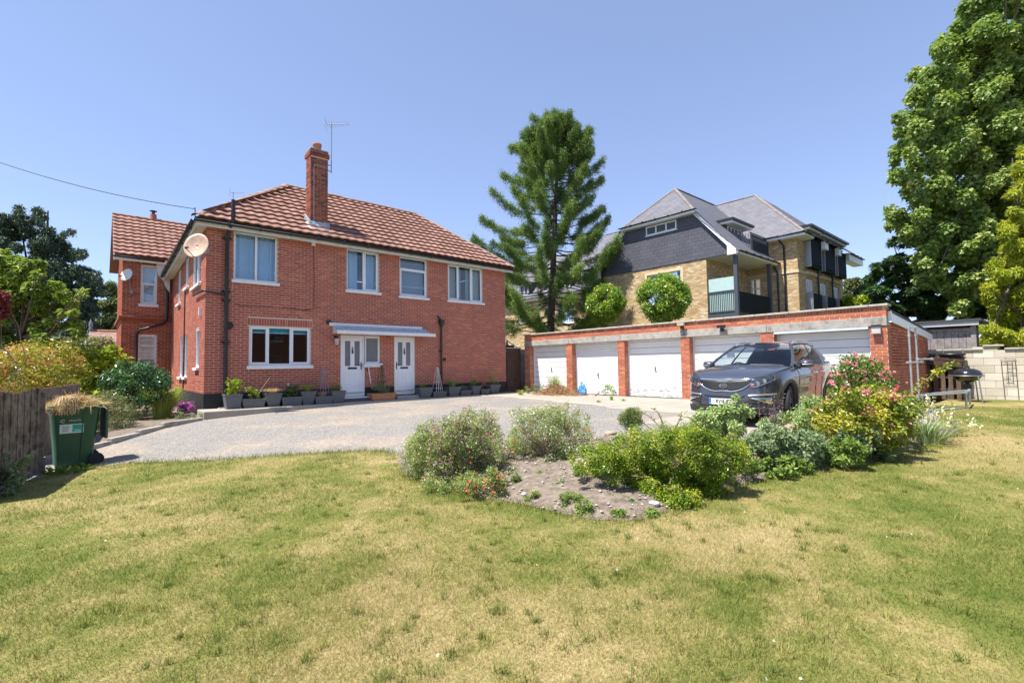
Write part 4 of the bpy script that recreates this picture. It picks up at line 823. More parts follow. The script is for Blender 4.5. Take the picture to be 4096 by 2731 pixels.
# roofs
pk = Vector((23.5, -1.2, 11.52)); re = Vector((28.4, -1.2, 11.52)); kA, kB = Vector((AX-.35, 1.0, 9.2)), Vector((AX-.35, -3.55, 9.2)); eA, eB = Vector((AX-.25, 3.35, 6.78)), Vector((AX-.25, -5.65, 6.70))
SG = MT['slate_grey']
def slope(poly, e0, e1, up, single=False):
    m = MB(); m.add(poly, [tuple(range(len(poly)))]); r = m.build('roof', SG, ap_); tile_slope(r, poly, e0, e1, up, SG, tw=.33, gauge=.2, wave=0, segs=1, thick=.007, single=False, phase_half=True, restname='slates'); return r
r1_ = slope([kA, kB, pk], kA, kB, (pk-(kA+kB)/2)); ridge_caps(r1_, kB, pk, MT['slate_ridge'], r=.10, seg=.35); ridge_caps(r1_, kA, pk, MT['slate_ridge'], r=.10, seg=.35)
eB2, eA2 = Vector((28.4, -5.65, 6.70)), Vector((28.4, 3.35, 6.78)); upR = Vector((0, 4.45, 4.82)); upL = Vector((0, -4.55, 4.74))
r2_ = slope([eB, Vector((26.6, -5.65, 6.70)), Vector((28.4, -3.9, 8.6)), re, pk, kB], eB, eB2, upR); slope([eA2, eA, kA, pk, re], eA2, eA, upL); ridge_caps(r2_, pk, re, MT['slate_ridge'], r=.1, seg=.35)
b0, b1, bp, bq = Vector((25.8, -7.2, 8.07)), Vector((25.8, 9, 8.07)), Vector((29.9, -3.2, 12.0)), Vector((29.9, 9, 12.0)); b2, br_ = Vector((37.0, -7.2, 8.07)), Vector((33.0, -3.2, 12.0))
r3_ = slope([b1, b0, bp, bq], b1, b0, (4.1, 0, 3.93)); slope([b0, b2, br_, bp], b0, b2, (0, 4, 3.93)); ridge_caps(r3_, bp, bq, MT['slate_ridge'], r=.1, seg=.35); ridge_caps(r3_, b0, bp, MT['slate_ridge'], r=.1, seg=.35)
cA, cB = Vector((CX-.4, YC, 6.6)), Vector((CX-.4, 2.9, 6.6)); slope([cA, cB, cB+Vector((4, 0, 4.2)), cA+Vector((4, 0, 4.2))], cA, cB, (4, 0, 4.2))
m = MB(); m.box((CX-.42, 2.9, 6.42), (CX-.1, YC, 6.58)); m.build('fascia', SW_, ap_); gutter((CX-.46, YC, 6.58), (CX-.46, 3.3, 6.58), ap_)
# eaves of both blocks, soffits
gutter((AX-.45, 1.15, 9.2), (AX-.45, -3.75, 9.2), ap_); gutter((AX-.2, -5.72, 6.68), (26.5, -5.72, 6.68), ap_)
m = MB(); m.box((AX-.2, -5.66, 6.54), (26.38, -5.62, 6.70)); m.box((25.88, -7.2, 7.88), (25.92, -4.2, 8.05)); m.build('fascia', SW_, ap_)
m = MB(); m.box((AX+.05, -5.62, 6.55), (26.395, A1-.003, 6.59)); m.box((25.92, -7.2, 7.88), (27.3, -4.2, 7.90)); m.build('soffit', MT['soffit_white'], ap_)
gutter((25.85, -7.25, 8.06), (25.85, -4.5, 8.06), ap_); gutter((25.85, -7.25, 8.06), (27.35, -7.25, 8.06), ap_)
segs_ = [(29.15, 29.75), (31.65, 32.15), (33.85, 37.0)]
for a, b in [(25.92, 27.3)]+segs_: m = MB(); m.box((a, -7.2, 7.60 if a > 28 else 7.9), (b, -6.64, 8.05)); m.build('eave_box', SW_, ap_); gutter((a-.05, -7.26, 8.04), (b+.05, -7.26, 8.04), ap_)
for (a, b) in bays:
    m = MB(); m.box((a-.15, -7.15, 8.62), (b+.35, -4.2, 8.74)); d = m.build('dormer', MT['black_gutter'], ap_); m = MB(); m.box((a-.05, -7.0, 8.5), (b+.25, -4.3, 8.618)); m.build('dormer_fascia', SW_, d); m = MB(); m.box((a, -6.62, 8.05), (b, -4.5, 8.5)); m.build('dormer_cheek', MT['slate_grey'], d)
    m = MB(); m.box((a, -6.98, 6.55), (b, -6.94, 8.0)); m.box((a, -6.98, 6.42), (b, -6.64, 6.5)); r = m.build('balcony_screen', M('screen_navy', (.014, .02, .03), .85, .1, spec=.15), ap_)
    m = MB(); m.box((a-.04, -7.0, 6.4), (a, -6.64, 8.05)); m.build('screen_post', MT['grey_metal'], r); m = MB(); m.box((b, -7.0, 6.4), (b+.04, -6.64, 8.05)); m.build('screen_post', MT['grey_metal'], r)
    m = MB(); m.box((a+.1, -6.78, 6.05), (b-.1, -6.62, 6.2)); m.build('sill', MT['sandstone'], ap_)
    window(ap_, (BX, BY, 0), X_, -Y_, (a+.15-BX, a+1.3-BX, 3.75, 5.8), [a+.43-BX, a+.73-BX, a+1.02-BX], trans=[(4.9, (0, 1, 2, 3))], rec=.03, fw=.07, sill=0); window(ap_, (BX, BY, 0), X_, -Y_, (a+.1-BX, b-.1-BX, 6.7, 8.4), [(a+b)/2-BX], rec=.05, sill=0)
    m = MB(); m.box((a+.05, -6.98, 3.6), (b-.2, -6.94, 4.95)); r = m.build('balcony_screen', MT['screen_navy'], ap_); m = MB(); m.box((a, -7.0, 3.4), (a+.05, -6.64, 5.0)); m.build('screen_post', MT['grey_metal'], r)
for x in (29.3, 31.9): m = MB(); m.tube([(x+.5, -7.2, 7.95), (x+.1, -6.75, 7.55), (x, -6.73, 7.3), (x, -6.73, 2.5)], .05, 8); m.build('downpipe', MT['black_pipe'], ap_)
for y, zt in ((-6.0, 7.9), (-5.62, 6.5)): m = MB(); m.tube([(26.0 if zt > 7 else 26.3, y+.15, zt), (BX-.08, y, zt-.35), (BX-.08, y, 2.4)], .05, 8); m.build('downpipe', MT['black_pipe'], ap_)
m = MB(); m.box((BX-.05, BY-.05, 6.02), (34.35, BY-.001, 6.16)); m.box((BX-.05, BY, 6.02), (BX-.001, -3.96, 6.16)); m.build('string_course', MT['sandstone'], ap_)
# corner balcony with posts, railing, frosted screen
gm = M('post_grey', (.065, .078, .092), .45, .08)
for x in (AX+.06, 25.65): m = MB(); m.box((x-.09, -5.52, 3.2), (x+.09, -5.34, 6.56)); m.build('balcony_post', gm, ap_)
m = MB(); m.box((AX+.02, -5.40, 3.42), (26.39, A1-.01, 3.62)); m.box((AX-.01, -5.42, 3.40), (AX+.05, A1, 3.64)); m.build('balcony_floor', gm, ap_)
m = MB(); m.box((AX, -5.33, 3.72), (AX+.04, A1-.05, 3.77)); m.box((AX, -5.33, 4.74), (AX+.04, A1-.05, 4.79)); bl = m.build('balcony_railing', gm, ap_)
for k in range(14): y = A1-.08-k*.095; m = MB(); m.box((AX+.01, y-.012, 3.77), (AX+.03, y+.012, 4.74)); m.build('baluster', gm, bl)
m = MB(); m.box((AX+.06, -5.33, 3.70), (AX+.072, A1-.06, 5.46)); m.build('frosted_screen', M('frosted_green', (.42, .56, .54), .35, .05), bl)
m = MB(); m.box((AX+.15, -5.45, 3.70), (25.58, -5.41, 4.72)); m.build('balcony_screen', M('screen_black', (.018, .022, .028), .85, .1, spec=.15), ap_)
# roof dormer and its railing on the right slope
q0 = Vector((23.2, -4.75, 8.0)); m = MB(); m.box((23.0, -4.75, 8.75), (25.7, -2.5, 8.87)); d = m.build('dormer', MT['black_gutter'], ap_); m = MB(); m.box((23.1, -4.65, 8.63), (25.6, -2.6, 8.748)); m.build('dormer_fascia', SW_, d); m = MB(); m.box((23.3, -4.2, 7.5), (25.4, -2.6, 8.63)); m.build('dormer_cheek', MT['cladding_slate'], d)
window(ap_, (23.4, -4.205, 0), X_, -Y_, (.1, 1.8, 7.75, 8.6), [.5, .9, 1.35], rec=-.03, sill=0)
m = MB(); m.box((23.7, -5.30, 8.02), (26.2, -5.26, 8.06)); rl = m.build('roof_railing', gm, ap_); 
for k in range(24): x = 23.75+k*.1; m = MB(); m.box((x, -5.29, 7.1), (x+.02, -5.27, 8.02)); m.build('baluster', gm, rl)
for k in range(8): y = -5.2+k*.13; m = MB(); m.box((23.71, y, 7.2), (23.73, y+.02, 8.02)); m.build('baluster', gm, rl)
m = MB(); m.box((23.9, -5.25, 7.15), (26.2, -5.24, 7.98)); m.build('railing_panel', MT['screen_black'], rl)
for y in np.arange(4.2, 14.5, 2.3):
    m = MB(); m.box((CX-.35, y-.75, 7.95), (CX+2.2, y+.75, 8.05)); d = m.build('dormer', MT['black_gutter'], ap_); m = MB(); m.box((CX-.05, y-.6, 6.95), (CX+1.8, y+.6, 7.95)); m.build('dormer_cheek', MT['cladding_slate'], d); window(ap_, (CX-.06, y+.5, 0), -Y_, -X_, (0, 1, 7.0, 7.9), [.5], rec=-.02, sill=0)
rebase(ap_, (27, -1, 0))
# ---------------------------------------------------------------- lettering
def lettering(name, body, size, mat, parent, mtx, align='CENTER', ext=.001, bold=0., sx=1.):
    c = bpy.data.curves.new(name, 'FONT'); c.body = body; c.size = size; c.align_x = align; c.align_y = 'CENTER'; c.extrude = ext; c.offset = bold
    o = bpy.data.objects.new('tmp', c); COL.objects.link(o); dg = bpy.context.evaluated_depsgraph_get(); me = bpy.data.meshes.new_from_object(o.evaluated_get(dg)); bpy.data.objects.remove(o, do_unlink=True)
    me.transform(Matrix.Diagonal((sx, 1, 1, 1))); me.transform(mtx); me.materials.clear(); me.name = name; return link(name, me, parent, mat)
# ---------------------------------------------------------------- the parked car (x runs back from the nose, y to the car's right)
m, t, b, out = nodes('car_paint'); b.inputs['Base Color'].default_value = (.075, .076, .092, 1); b.inputs['Metallic'].default_value = .55; b.inputs['Roughness'].default_value = .30; b.inputs['Coat Weight'].default_value = 1; b.inputs['Coat Roughness'].default_value = .02
t.links.new(ramp(t, noise(t, 900, 1), [(.4, (.066, .067, .082)), (.7, (.11, .112, .128))]), b.inputs['Base Color'])
M('car_trim', (.028, .028, .03), .55, .1); M('rubber', (.022, .022, .023), .8, .2, 30); M('alloy', (.16, .16, .17), .3, .05, metal=.9); M('plate_white', (.78, .78, .74), .4, .02); M('plate_blue', (.02, .16, .62), .4, .02); M('letter_black', (.012, .012, .013), .5)
M('seat_fabric', (.030, .030, .032), .9); M('lamp_chrome', (.80, .80, .82), .12, .05, metal=1); M('amber', (.6, .16, .04), .3); M('tail_red', (.35, .02, .03), .2); glassmat('lamp_glass', (.95, .97, 1), .8)
car = thing('parked_car', 'dark grey compact SUV parked nose out before the last garage', 'car', (6.685, -11.64, H(8, -11.6)+.02), .04)
OX = np.array([0, .008, .03, .075, .15, .27, .45, .7, 1.2, 2.2, 3.2, 3.9, 4.2, 4.36, 4.42, 4.44]); OY = np.array([0, .22, .42, .58, .70, .80, .87, .905, .918, .925, .92, .90, .85, .72, .5, 0])
ZT_ = lambda x: float(np.interp(x, [0, .12, .3, .6, 1.2, 1.5, 3, 4.2, 4.44], [.865, .885, .935, .995, 1.06, 1.075, 1.12, 1.17, 1.17]))
RR_ = [0, .10, .25, .42, .58, .70, .82, .92, 1.0]; FX = [.10, .03, 0, 0, .012, .02, .035, .05, .085]; SY = [.12, .055, .028, .012, .002, .0, .012, .022, .05]
ss = np.concatenate([[0], np.cumsum(np.hypot(np.diff(OX), np.diff(OY)))]); SN = 64; sq = np.linspace(0, ss[-1], SN)
# smooth outline
ox = np.interp(sq, ss, OX); oy = np.interp(sq, ss, OY)
for _ in range(2):
    ox[1:-1] = .25*ox[:-2]+.5*ox[1:-1]+.25*ox[2:]; oy[1:-1] = .25*oy[:-2]+.5*oy[1:-1]+.25*oy[2:]
nx_ = np.gradient(oy); ny_ = -np.gradient(ox); ln = np.hypot(nx_, ny_); nx_, ny_ = -nx_/ln, -ny_/ln       # outward normal
def bodypt(i, r):
    x, y = ox[i], oy[i]; zt = ZT_(x); z = .20+r*(zt-.20); f = float(np.interp(x, [0, .35, .9], [1, .5, 0])); rear = float(np.interp(x, [3.9, 4.4], [0, 1]))
    fx = float(np.interp(r, RR_, FX)); sy_ = float(np.interp(r, RR_, SY)); ins = fx*f+fx*rear*.7+sy_*(1-max(f, rear))
    crease = .012*math.exp(-((r-.78)/.05)**2)*(1-f) - .014*math.exp(-((r-.40)/.12)**2)*(1-f)
    return Vector((x-nx_[i]*(ins-crease), max(0, y-ny_[i]*(ins-crease)), z))
NR = 17; rows = np.linspace(0, 1, NR)
def mirror(p): return Vector((p.x, -p.y, p.z))
body = MB()
ring = lambda r: [bodypt(i, r) for i in range(SN)]+[mirror(bodypt(i, r)) for i in range(SN-2, 0, -1)]
body.grid([ring(r) for r in rows], True, True)
ih = max(i for i in range(SN) if ox[i] < 1.28)                # bonnet reaches back to here
P = []
for i in range(0, ih+1):
    e = bodypt(i, 1); cr = float(np.interp(e.x, [.05, .4, 1.2], [.0, .035, .065])); row = []
    for k in range(13):
        f = -1+2*k/12; bow = .10*(1-abs(f)**2)*float(np.interp(e.x, [.2, 1.28], [0, -1]))
        ridge = .010*math.exp(-((abs(f)-.62)/.08)**2)*float(np.interp(e.x, [.15, .5, 1.2], [0, 1, 1]))
        row.append(Vector((e.x+bow, e.y*f, e.z+cr*(1-f*f)**.8+ridge)))
    P.append(row)
body.grid(P[::-1])
bo = body.build('body', MT['car_paint'], car)
bm = bmesh.new(); bm.from_mesh(bo.data); bmesh.ops.remove_doubles(bm, verts=bm.verts, dist=.002); bmesh.ops.recalc_face_normals(bm, faces=bm.faces); bm.to_mesh(bo.data); bm.free()
bo.data.polygons.foreach_set('use_smooth', [True]*len(bo.data.polygons))
# wheel arches cut out
cutm = MB()
for wx_ in (.92, 3.56): cutm.tube([(wx_, -1.2, .37), (wx_, 1.2, .37)], .425, 40)
co_ = link('cutter', cutm.mesh('cutter'), None, MT['car_trim']); bo2 = bo.modifiers.new('arch', 'BOOLEAN'); bo2.operation = 'DIFFERENCE'; bo2.object = co_; bo2.solver = 'FAST'
co_.matrix_world = car.matrix_basis.copy() if False else Matrix.Identity(4)
car_mw = Matrix.Translation(car.location) @ Matrix.Rotation(.04, 4, 'Z'); co_.matrix_world = car_mw
bpy.context.view_layer.update(); dg = bpy.context.evaluated_depsgraph_get(); me2 = bpy.data.meshes.new_from_object(bo.evaluated_get(dg)); bo.modifiers.clear(); bo.data = me2; bpy.data.objects.remove(co_, do_unlink=True)
me2.materials.clear(); me2.materials.append(MT['car_paint'])
# cabin
yb = lambda x: float(np.interp(x, ox[:40], oy[:40]))-.075 if x < 3.5 else float(np.interp(x, [3.5, 4.2], [.845, .74]))
def side(tt, s, sg):
    xb = 1.22+2.95*tt; xt = 2.10+1.87*tt; zb = ZT_(xb)-.005; zt = float(np.interp(xt, [2.1, 2.6, 3.2, 3.7, 3.97], [1.535, 1.578, 1.572, 1.53, 1.475])); y0 = yb(xb); y1 = float(np.interp(xt, [2.1, 2.6, 3.3, 3.97], [.575, .60, .59, .545]))
    bow = .028*math.sin(math.pi*s); return Vector((xb+(xt-xb)*s, sg*(y0+(y1-y0)*s+bow), zb+(zt-zb)*s))
TB = [0, .045, .40, .445, .725, .755, .885, 1.0]; SB = [0, .05, .93, 1]
glz = {1: 'front', 3: 'rear', 5: 'quarter'}
for sg in (-1, 1):
    fr = MB(); blk = MB(); fd = MB()
    for i in range(7):
        for j in range(3):
            g = [[side(TB[i]+(TB[i+1]-TB[i])*a/4, SB[j]+(SB[j+1]-SB[j])*b/4, sg) for b in range(5)] for a in range(5)]
            if j == 1 and i in glz: w = MB(); w.grid(g); w.build('side_window', MT['car_glass'] if i != 5 else M('privacy_glass', (.02, .022, .025), .05, .02, spec=.8), car)
            elif i == 0: fr.grid(g)
            elif i == 6: fd.grid(g)
            elif i == 4: w = MB(); w.grid(g); w.build('chrome_strip', MT['chrome'], car)
            else: blk.grid(g)
    fr.build('front_pillar', MT['car_paint'], car); fd.build('rear_pillar', MT['car_paint'], car); blk.build('window_trim', MT['car_trim'], car)
def header(f, back=False):                                   # top and bottom lines of the windscreen
    y = f; return Vector((1.99+.11*f*f, .575*f, 1.535+.045*(1-f*f))), Vector((1.12+.10*f*f, yb(1.22)*f, 1.03+.065*(1-f*f)))
ws = MB(); g = []
for k in range(13):
    f = -1+k/6; a, b = header(f); g.append([b+(a-b)*s+Vector((-.02*math.sin(math.pi*s), 0, .03*math.sin(math.pi*s))) for s in np.linspace(.02, .97, 7)])
ws.grid(g); ws.build('windscreen', MT['car_glass'], car)
for sg in (-1, 1):
    m = MB(); m.tube([side(0, s, sg)+Vector((-.01, 0, 0)) for s in np.linspace(0, 1, 6)], .03, 8); m.build('a_pillar', MT['car_paint'], car)
rf = MB(); g = []
for k in range(15):
    q = k/14; xt = 2.10+1.87*q; row = []
    for j in range(13):
        f = -1+j/6; e = side(q, 1, 1); row.append(Vector((e.x-.10*(1-f*f)*(1-q)+.03*(1-f*f)*q, e.y*f, e.z+.052*(1-abs(f)**2.5))))
    g.append(row)
rf.grid(g); rf.build('roof', MT['car_paint'], car)
m = MB(); m.grid([[side(1, s, -1)*(1-j/8)+side(1, s, 1)*(j/8)+Vector((.05*math.sin(math.pi*j/8), 0, 0)) for j in range(9)] for s in np.linspace(0, 1, 5)]); m.build('rear_window', MT['privacy_glass'], car)
for sg in (-1, 1):
    m = MB(); m.tube([side(.02, 1, sg)+Vector((.02, 0, -.0)), side(.07, 1, sg)+Vector((0, 0, .05)), side(.2, 1, sg)+Vector((0, 0, .062)), side(.5, 1, sg)+Vector((0, 0, .065)), side(.8, 1, sg)+Vector((0, 0, .06)), side(.93, 1, sg)+Vector((0, 0, .0))], [.012, .016, .016, .016, .016, .012], 8); m.build('roof_rail', M('satin_silver', (.62, .63, .65), .3, .03, metal=.8), car)
# cabin inside
m = MB(); m.box((1.3, -.72, .45), (4.0, .72, .55)); m.build('cabin_floor', MT['seat_fabric'], car)
m = MB(); m.prism([(1.22, -.74, .98), (1.55, -.74, 1.0), (1.62, -.74, .8), (1.3, -.74, .7)], (0, 1.48, 0)); m.build('dashboard', MT['car_trim'], car)
for y in (-.36, .36):
    m = MB(); m.box((2.2, y-.25, .6), (2.7, y+.25, .75)); m.prism([(2.58, y-.24, .7), (2.72, y-.24, .7), (2.92, y-.22, 1.22), (2.82, y-.22, 1.24)], (0, .48, 0)); s_ = m.build('seat', MT['seat_fabric'], car, bevel=.05); m = MB(); m.box((2.86, y-.13, 1.26), (2.96, y+.13, 1.45)); m.build('headrest', MT['seat_fabric'], s_, bevel=.04)
m = MB(); m.prism([(3.25, -.62, .7), (3.4, -.62, .7), (3.6, -.6, 1.2), (3.5, -.6, 1.22)], (0, 1.24, 0)); s_ = m.build('rear_seat', MT['seat_fabric'], car, bevel=.04)
for y in (-.4, .4): m = MB(); m.box((3.52, y-.12, 1.22), (3.62, y+.12, 1.36)); m.build('headrest', MT['seat_fabric'], s_, bevel=.03)
m = MB(); Pn = [Vector((1.78-.10*math.sin(a), .36+.18*math.cos(a), 1.0+.165*math.sin(a))) for a in np.linspace(0, 2*math.pi, 25)]; m.tube(Pn, .016, 8); m.tube([(1.6, .36, .95), (1.78, .36, 1.0)], .03, 8); m.build('steering_wheel', MT['car_trim'], car)
m = MB(); m.box((1.93, -.10, 1.41), (1.97, .10, 1.47)); m.build('inside_mirror', MT['car_trim'], car)
# front face pieces follow the nose
def fsurf(y, z):
    r = np.clip((z-.20)/.70, 0, 1); ins = float(np.interp(r, RR_, FX)); k = int(SN*.4); yy = abs(y)
    return float(np.interp(yy, oy[:k], ox[:k]))+ins*float(np.interp(np.interp(yy, oy[:k], ox[:k]), [0, .35, .9], [1, .5, 0]))
def patch(name, y0, y1, top, bot, off, mat, parent=car, n=24, m_=5, thick=.012):
    g = [[Vector((fsurf(y, bot(y)+(top(y)-bot(y))*k/m_)-off, y, bot(y)+(top(y)-bot(y))*k/m_)) for k in range(m_+1)] for y in np.linspace(y0, y1, n)]
    q = MB(); q.grid(g); o = q.build(name, mat, parent); s = o.modifiers.new('s', 'SOLIDIFY'); s.thickness = thick; s.offset = 0; return o
gtop = lambda y: .835-.018*math.exp(-(y/.11)**4)+.012*min(1, (abs(y)/.47)**2); gbot = lambda y: .625+.16*max(0, (abs(y)/.49))**3.2+.012*math.exp(-(y/.10)**4)
grl = patch('grille', -.49, .49, lambda y: gtop(y)-.004, lambda y: gbot(y)+.004, .004, MT['black_plastic'])
for (fa, fb, nm) in ((lambda y: gtop(y)+.024, lambda y: gtop(y)-.004, 'grille_surround'), (lambda y: gbot(y)+.008, lambda y: gbot(y)-.010, 'grille_surround')): patch(nm, -.50, .50, fa, fb, .010, MT['chrome'], grl, 30, 2)
dots = MB()
for r in range(8):
    for k in range(-23, 24):
        y = k*.0205+(r % 2)*.010; z = .640+r*.0225
        if gbot(y)+.012 < z < gtop(y)-.012 and not (abs(y) < .085 and abs(z-.728) < .05): x = fsurf(y, z)-.012; dots.box((x-.003, y-.0042, z-.0026), (x+.006, y+.0042, z+.0026))
d = dots.build('grille_mesh', MT['chrome'], grl); d['kind'] = 'stuff'
bx_ = fsurf(0, .728)-.012; bd = MB(); bd.grid([[Vector((bx_-.010*(1-q*q), .078*q*math.cos(a), .728+.041*q*math.sin(a))) for a in np.linspace(0, 2*math.pi, 33)] for q in (0, .5, .86)]); bd.build('badge', MT['letter_black'], grl)
bd = MB(); bd.grid([[Vector((bx_-.006*(1-abs(q-.93)*8), .078*q*math.cos(a), .728+.041*q*math.sin(a))) for a in np.linspace(0, 2*math.pi, 33)] for q in (.86, .93, 1.0)]); bd.build('badge_ring', MT['chrome'], grl)
FRONT = lambda x, y, z: Matrix(((0, 0, -1, x), (-1, 0, 0, y), (0, 1, 0, z), (0, 0, 0, 1)))
lettering('badge_letters', 'KIA', .056, MT['chrome'], grl, FRONT(bx_-.014, 0, .728), bold=.0015, ext=.004, sx=1.15)
for sg in (-1, 1):
    lt = lambda y: .862+.06*((abs(y)-.48)/.34); lb = lambda y: .695+.15*max(0, (abs(y)-.48)/.34)**1.6+.03*max(0, 1-abs(abs(y)-.48)/.05)
    a, b = (.475, .815) if sg > 0 else (-.815, -.475)
    hl = patch('headlight', a, b, lt, lb, .006, M('lamp_dark', (.09, .09, .10), .2, .05, metal=.6)); patch('headlight_lens', a, b, lambda y: lt(y)+.004, lambda y: lb(y)-.004, .022, MT['lamp_glass'], hl, thick=.003)
    for (yy, rr) in ((.585, .048), (.69, .04)):
        x = fsurf(yy, .80)-.016; z = .772+(.03 if yy > .6 else 0)*1.6; q = MB(); q.tube([(x-.006, sg*yy, z), (x+.02, sg*yy, z)], [rr, rr*.8], 18); q.build('reflector_ring', MT['lamp_chrome'], hl); q = MB(); q.lathe([(.0001, .7*rr), (.5*rr, .55*rr), (.72*rr, 0)], 16); q.v = [(x-.012-p[2]*.6, sg*yy+p[0], z+p[1]) for p in q.v]; q.build('projector', MT['lamp_glass'], hl)
    patch('indicator', *sorted((sg*.49, sg*.54)), lambda y: .77, lambda y: .72, .012, MT['amber'], hl, 6, 3)
    patch('lamp_edge', a, b, lambda y: lb(y)+.012, lambda y: lb(y)+.0, .010, MT['lamp_chrome'], hl, 20, 1)
    fa, fb = (.46, .80) if sg > 0 else (-.80, -.46)
    fg = patch('fog_lamp_recess', fa, fb, lambda y: .52, lambda y: .38+.05*(1-abs(abs(y)-.63)/.17), .004, MT['car_trim']); patch('fog_lamp', *sorted((sg*.50, sg*.78)), lambda y: .508, lambda y: .492-.09*max(0, (abs(y)-.52)/.26)**1.2, .014, MT['lamp_chrome'], fg)
    patch('bumper_strip', *sorted((sg*.44, sg*.83)), lambda y: .55+.03*(abs(y)-.44)/.39+.014, lambda y: .55+.03*(abs(y)-.44)/.39-.010, .014, MT['satin_silver'], fg, 16, 2)
patch('lower_intake', -.38, .38, lambda y: .545, lambda y: .508+.02*(abs(y)/.38)**4, .004, MT['black_plastic'])
patch('lower_bumper', -.84, .84, lambda y: .335, lambda y: .215, .010, MT['car_trim'], thick=.03); patch('intake_mouth', -.5, .5, lambda y: .36, lambda y: .345, .004, MT['black_plastic'])
px_ = fsurf(0, .44)-.03; pt = MB(); pt.box((px_, -.26, .375), (px_+.012, .26, .487)); npl = pt.build('number_plate', MT['plate_white'], car)
pt = MB(); pt.box((px_-.002, .215, .377), (px_, .259, .485)); pt.build('plate_band', MT['plate_blue'], npl); lettering('plate_letters', 'RV15 JFZ', .098, MT['letter_black'], npl, FRONT(px_-.002, -.02, .431), bold=.0028, ext=.0008, sx=.78)
lettering('plate_mark', 'GB', .022, MT['plate_white'], npl, FRONT(px_-.003, .237, .395), ext=.0005)
# bonnet shut line, wipers, mirrors, handles, sills, arches
for sg in (-1, 1):
    m = MB(); m.tube([bodypt(i, .995)+Vector((0, 0, .004)) if sg > 0 else mirror(bodypt(i, .995))+Vector((0, 0, .004)) for i in range(6, ih, 2)], .004, 5); m.build('shut_line', MT['black_plastic'], car)
    iy = lambda x: max(i for i in range(40) if ox[i] <= x); sd = lambda x, r, o: (lambda p: Vector((p.x, sg*(p.y+o), p.z)))(bodypt(iy(x), r))
    for x in (1.42, 2.52, 3.42): m = MB(); m.tube([sd(x, r, .001) for r in np.linspace(.16, .99, 8)], .0045, 5); m.build('shut_line', MT['black_plastic'], car)
    m = MB(); m.tube([sd(x, .10, -.005) for x in (1.40, 2.0, 2.6, 3.1)], .035, 8); m.build('sill_trim', MT['car_trim'], car)
    for x in (2.42, 3.38): m = MB(); p = sd(x, .83, .02); m.tube([p+Vector((-.11, -sg*.015, 0)), p+Vector((-.09, sg*.012, 0)), p+Vector((.09, sg*.012, 0)), p+Vector((.11, -sg*.015, 0))], .014, 8); m.build('door_handle', MT['chrome'], car)
    for wx_ in (.92, 3.56):
        q = []
        for a in np.linspace(-.12, math.pi+.12, 26):
            row = []
            for rr in (.415, .47):
                x = wx_+rr*math.cos(a); z = .37+rr*math.sin(a); i = max(0, min(SN-1, int(np.argmin(np.abs(ox[:44]-x))))); f = (x-ox[i])/((ox[i+1]-ox[i]) or 1) if i+1 < 44 else 0; pz = (z-.2)/(ZT_(x)-.2); p = bodypt(i, min(1, max(0, pz))); p2 = bodypt(i+1, min(1, max(0, pz))); yv = p.y+(p2.y-p.y)*max(0, min(1, f)); row.append(Vector((x, sg*(yv+.010), z)))
            q.append([Vector((row[0].x, row[0].y-sg*.10, row[0].z))]+row+[Vector((row[1].x, row[1].y-sg*.02, row[1].z))])
        m = MB(); m.grid(q); m.build('wheel_arch', MT['car_trim'], car)
        m = MB(); m.grid([[Vector((wx_+.42*math.cos(a), sg*yy, .37+.42*math.sin(a))) for a in np.linspace(-.3, math.pi+.3, 20)] for yy in (.50, .84)]); m.build('arch_liner', MT['dark_interior'], car)
    t_ = MB(); c = Vector((1.56, sg*.985, 1.125)); gg = []
    for a in np.linspace(0, math.pi, 9):
        gg.append([c+Vector((-.10*math.sin(b)*math.sin(a)*1.0+.05, sg*.125*math.cos(a), .085*math.cos(b))) if False else c+Vector((.06-.12*math.sin(a)*abs(math.sin(b))**.8, -sg*.13*math.cos(a)*(1.0 if math.cos(a) < 0 else 1.0), .078*math.cos(b)*(.75+.25*math.sin(a)))) for b in np.linspace(0, math.pi, 9)])
    t_.grid(gg); mr = t_.build('door_mirror', MT['car_paint'], car); m = MB(); m.box((1.615, sg*.985-.115, 1.06), (1.63, sg*.985+.115, 1.19)); m.build('mirror_back', MT['car_trim'], mr)
    m = MB(); m.tube([c+Vector((.02, -sg*.08, -.06)), Vector((1.56, sg*.85, 1.07))], [.035, .045], 8); m.build('mirror_stalk', MT['car_trim'], mr); m = MB(); m.tube([c+Vector((-.058, -sg*.03, -.015)), c+Vector((-.045, sg*.06, -.012)), c+Vector((.0, sg*.125, -.005))], .010, 6); m.build('mirror_indicator', MT['satin_silver'], mr)
for (y0, y1) in ((.55, -.05), (-.10, -.68)):
    m = MB(); f0, f1 = y0/.8, y1/.8; a, b = header(f0); p0 = b+(a-b)*.03+Vector((-.03, 0, .015)); a, b = header(f1); p1 = b+(a-b)*.05+Vector((-.03, 0, .025)); m.tube([p0, p0*.5+p1*.5+Vector((-.01, 0, .01)), p1], .010, 6); m.build('wiper', MT['black_plastic'], car)
m = MB(); p = sd(1.55, .86, .012); 
for sg in (-1, 1): m = MB(); m.box((3.98, sg*.80-.05, .98), (4.34, sg*.80+.05, 1.10)); o = m.build('tail_lamp', MT['tail_red'], car, bevel=.03)
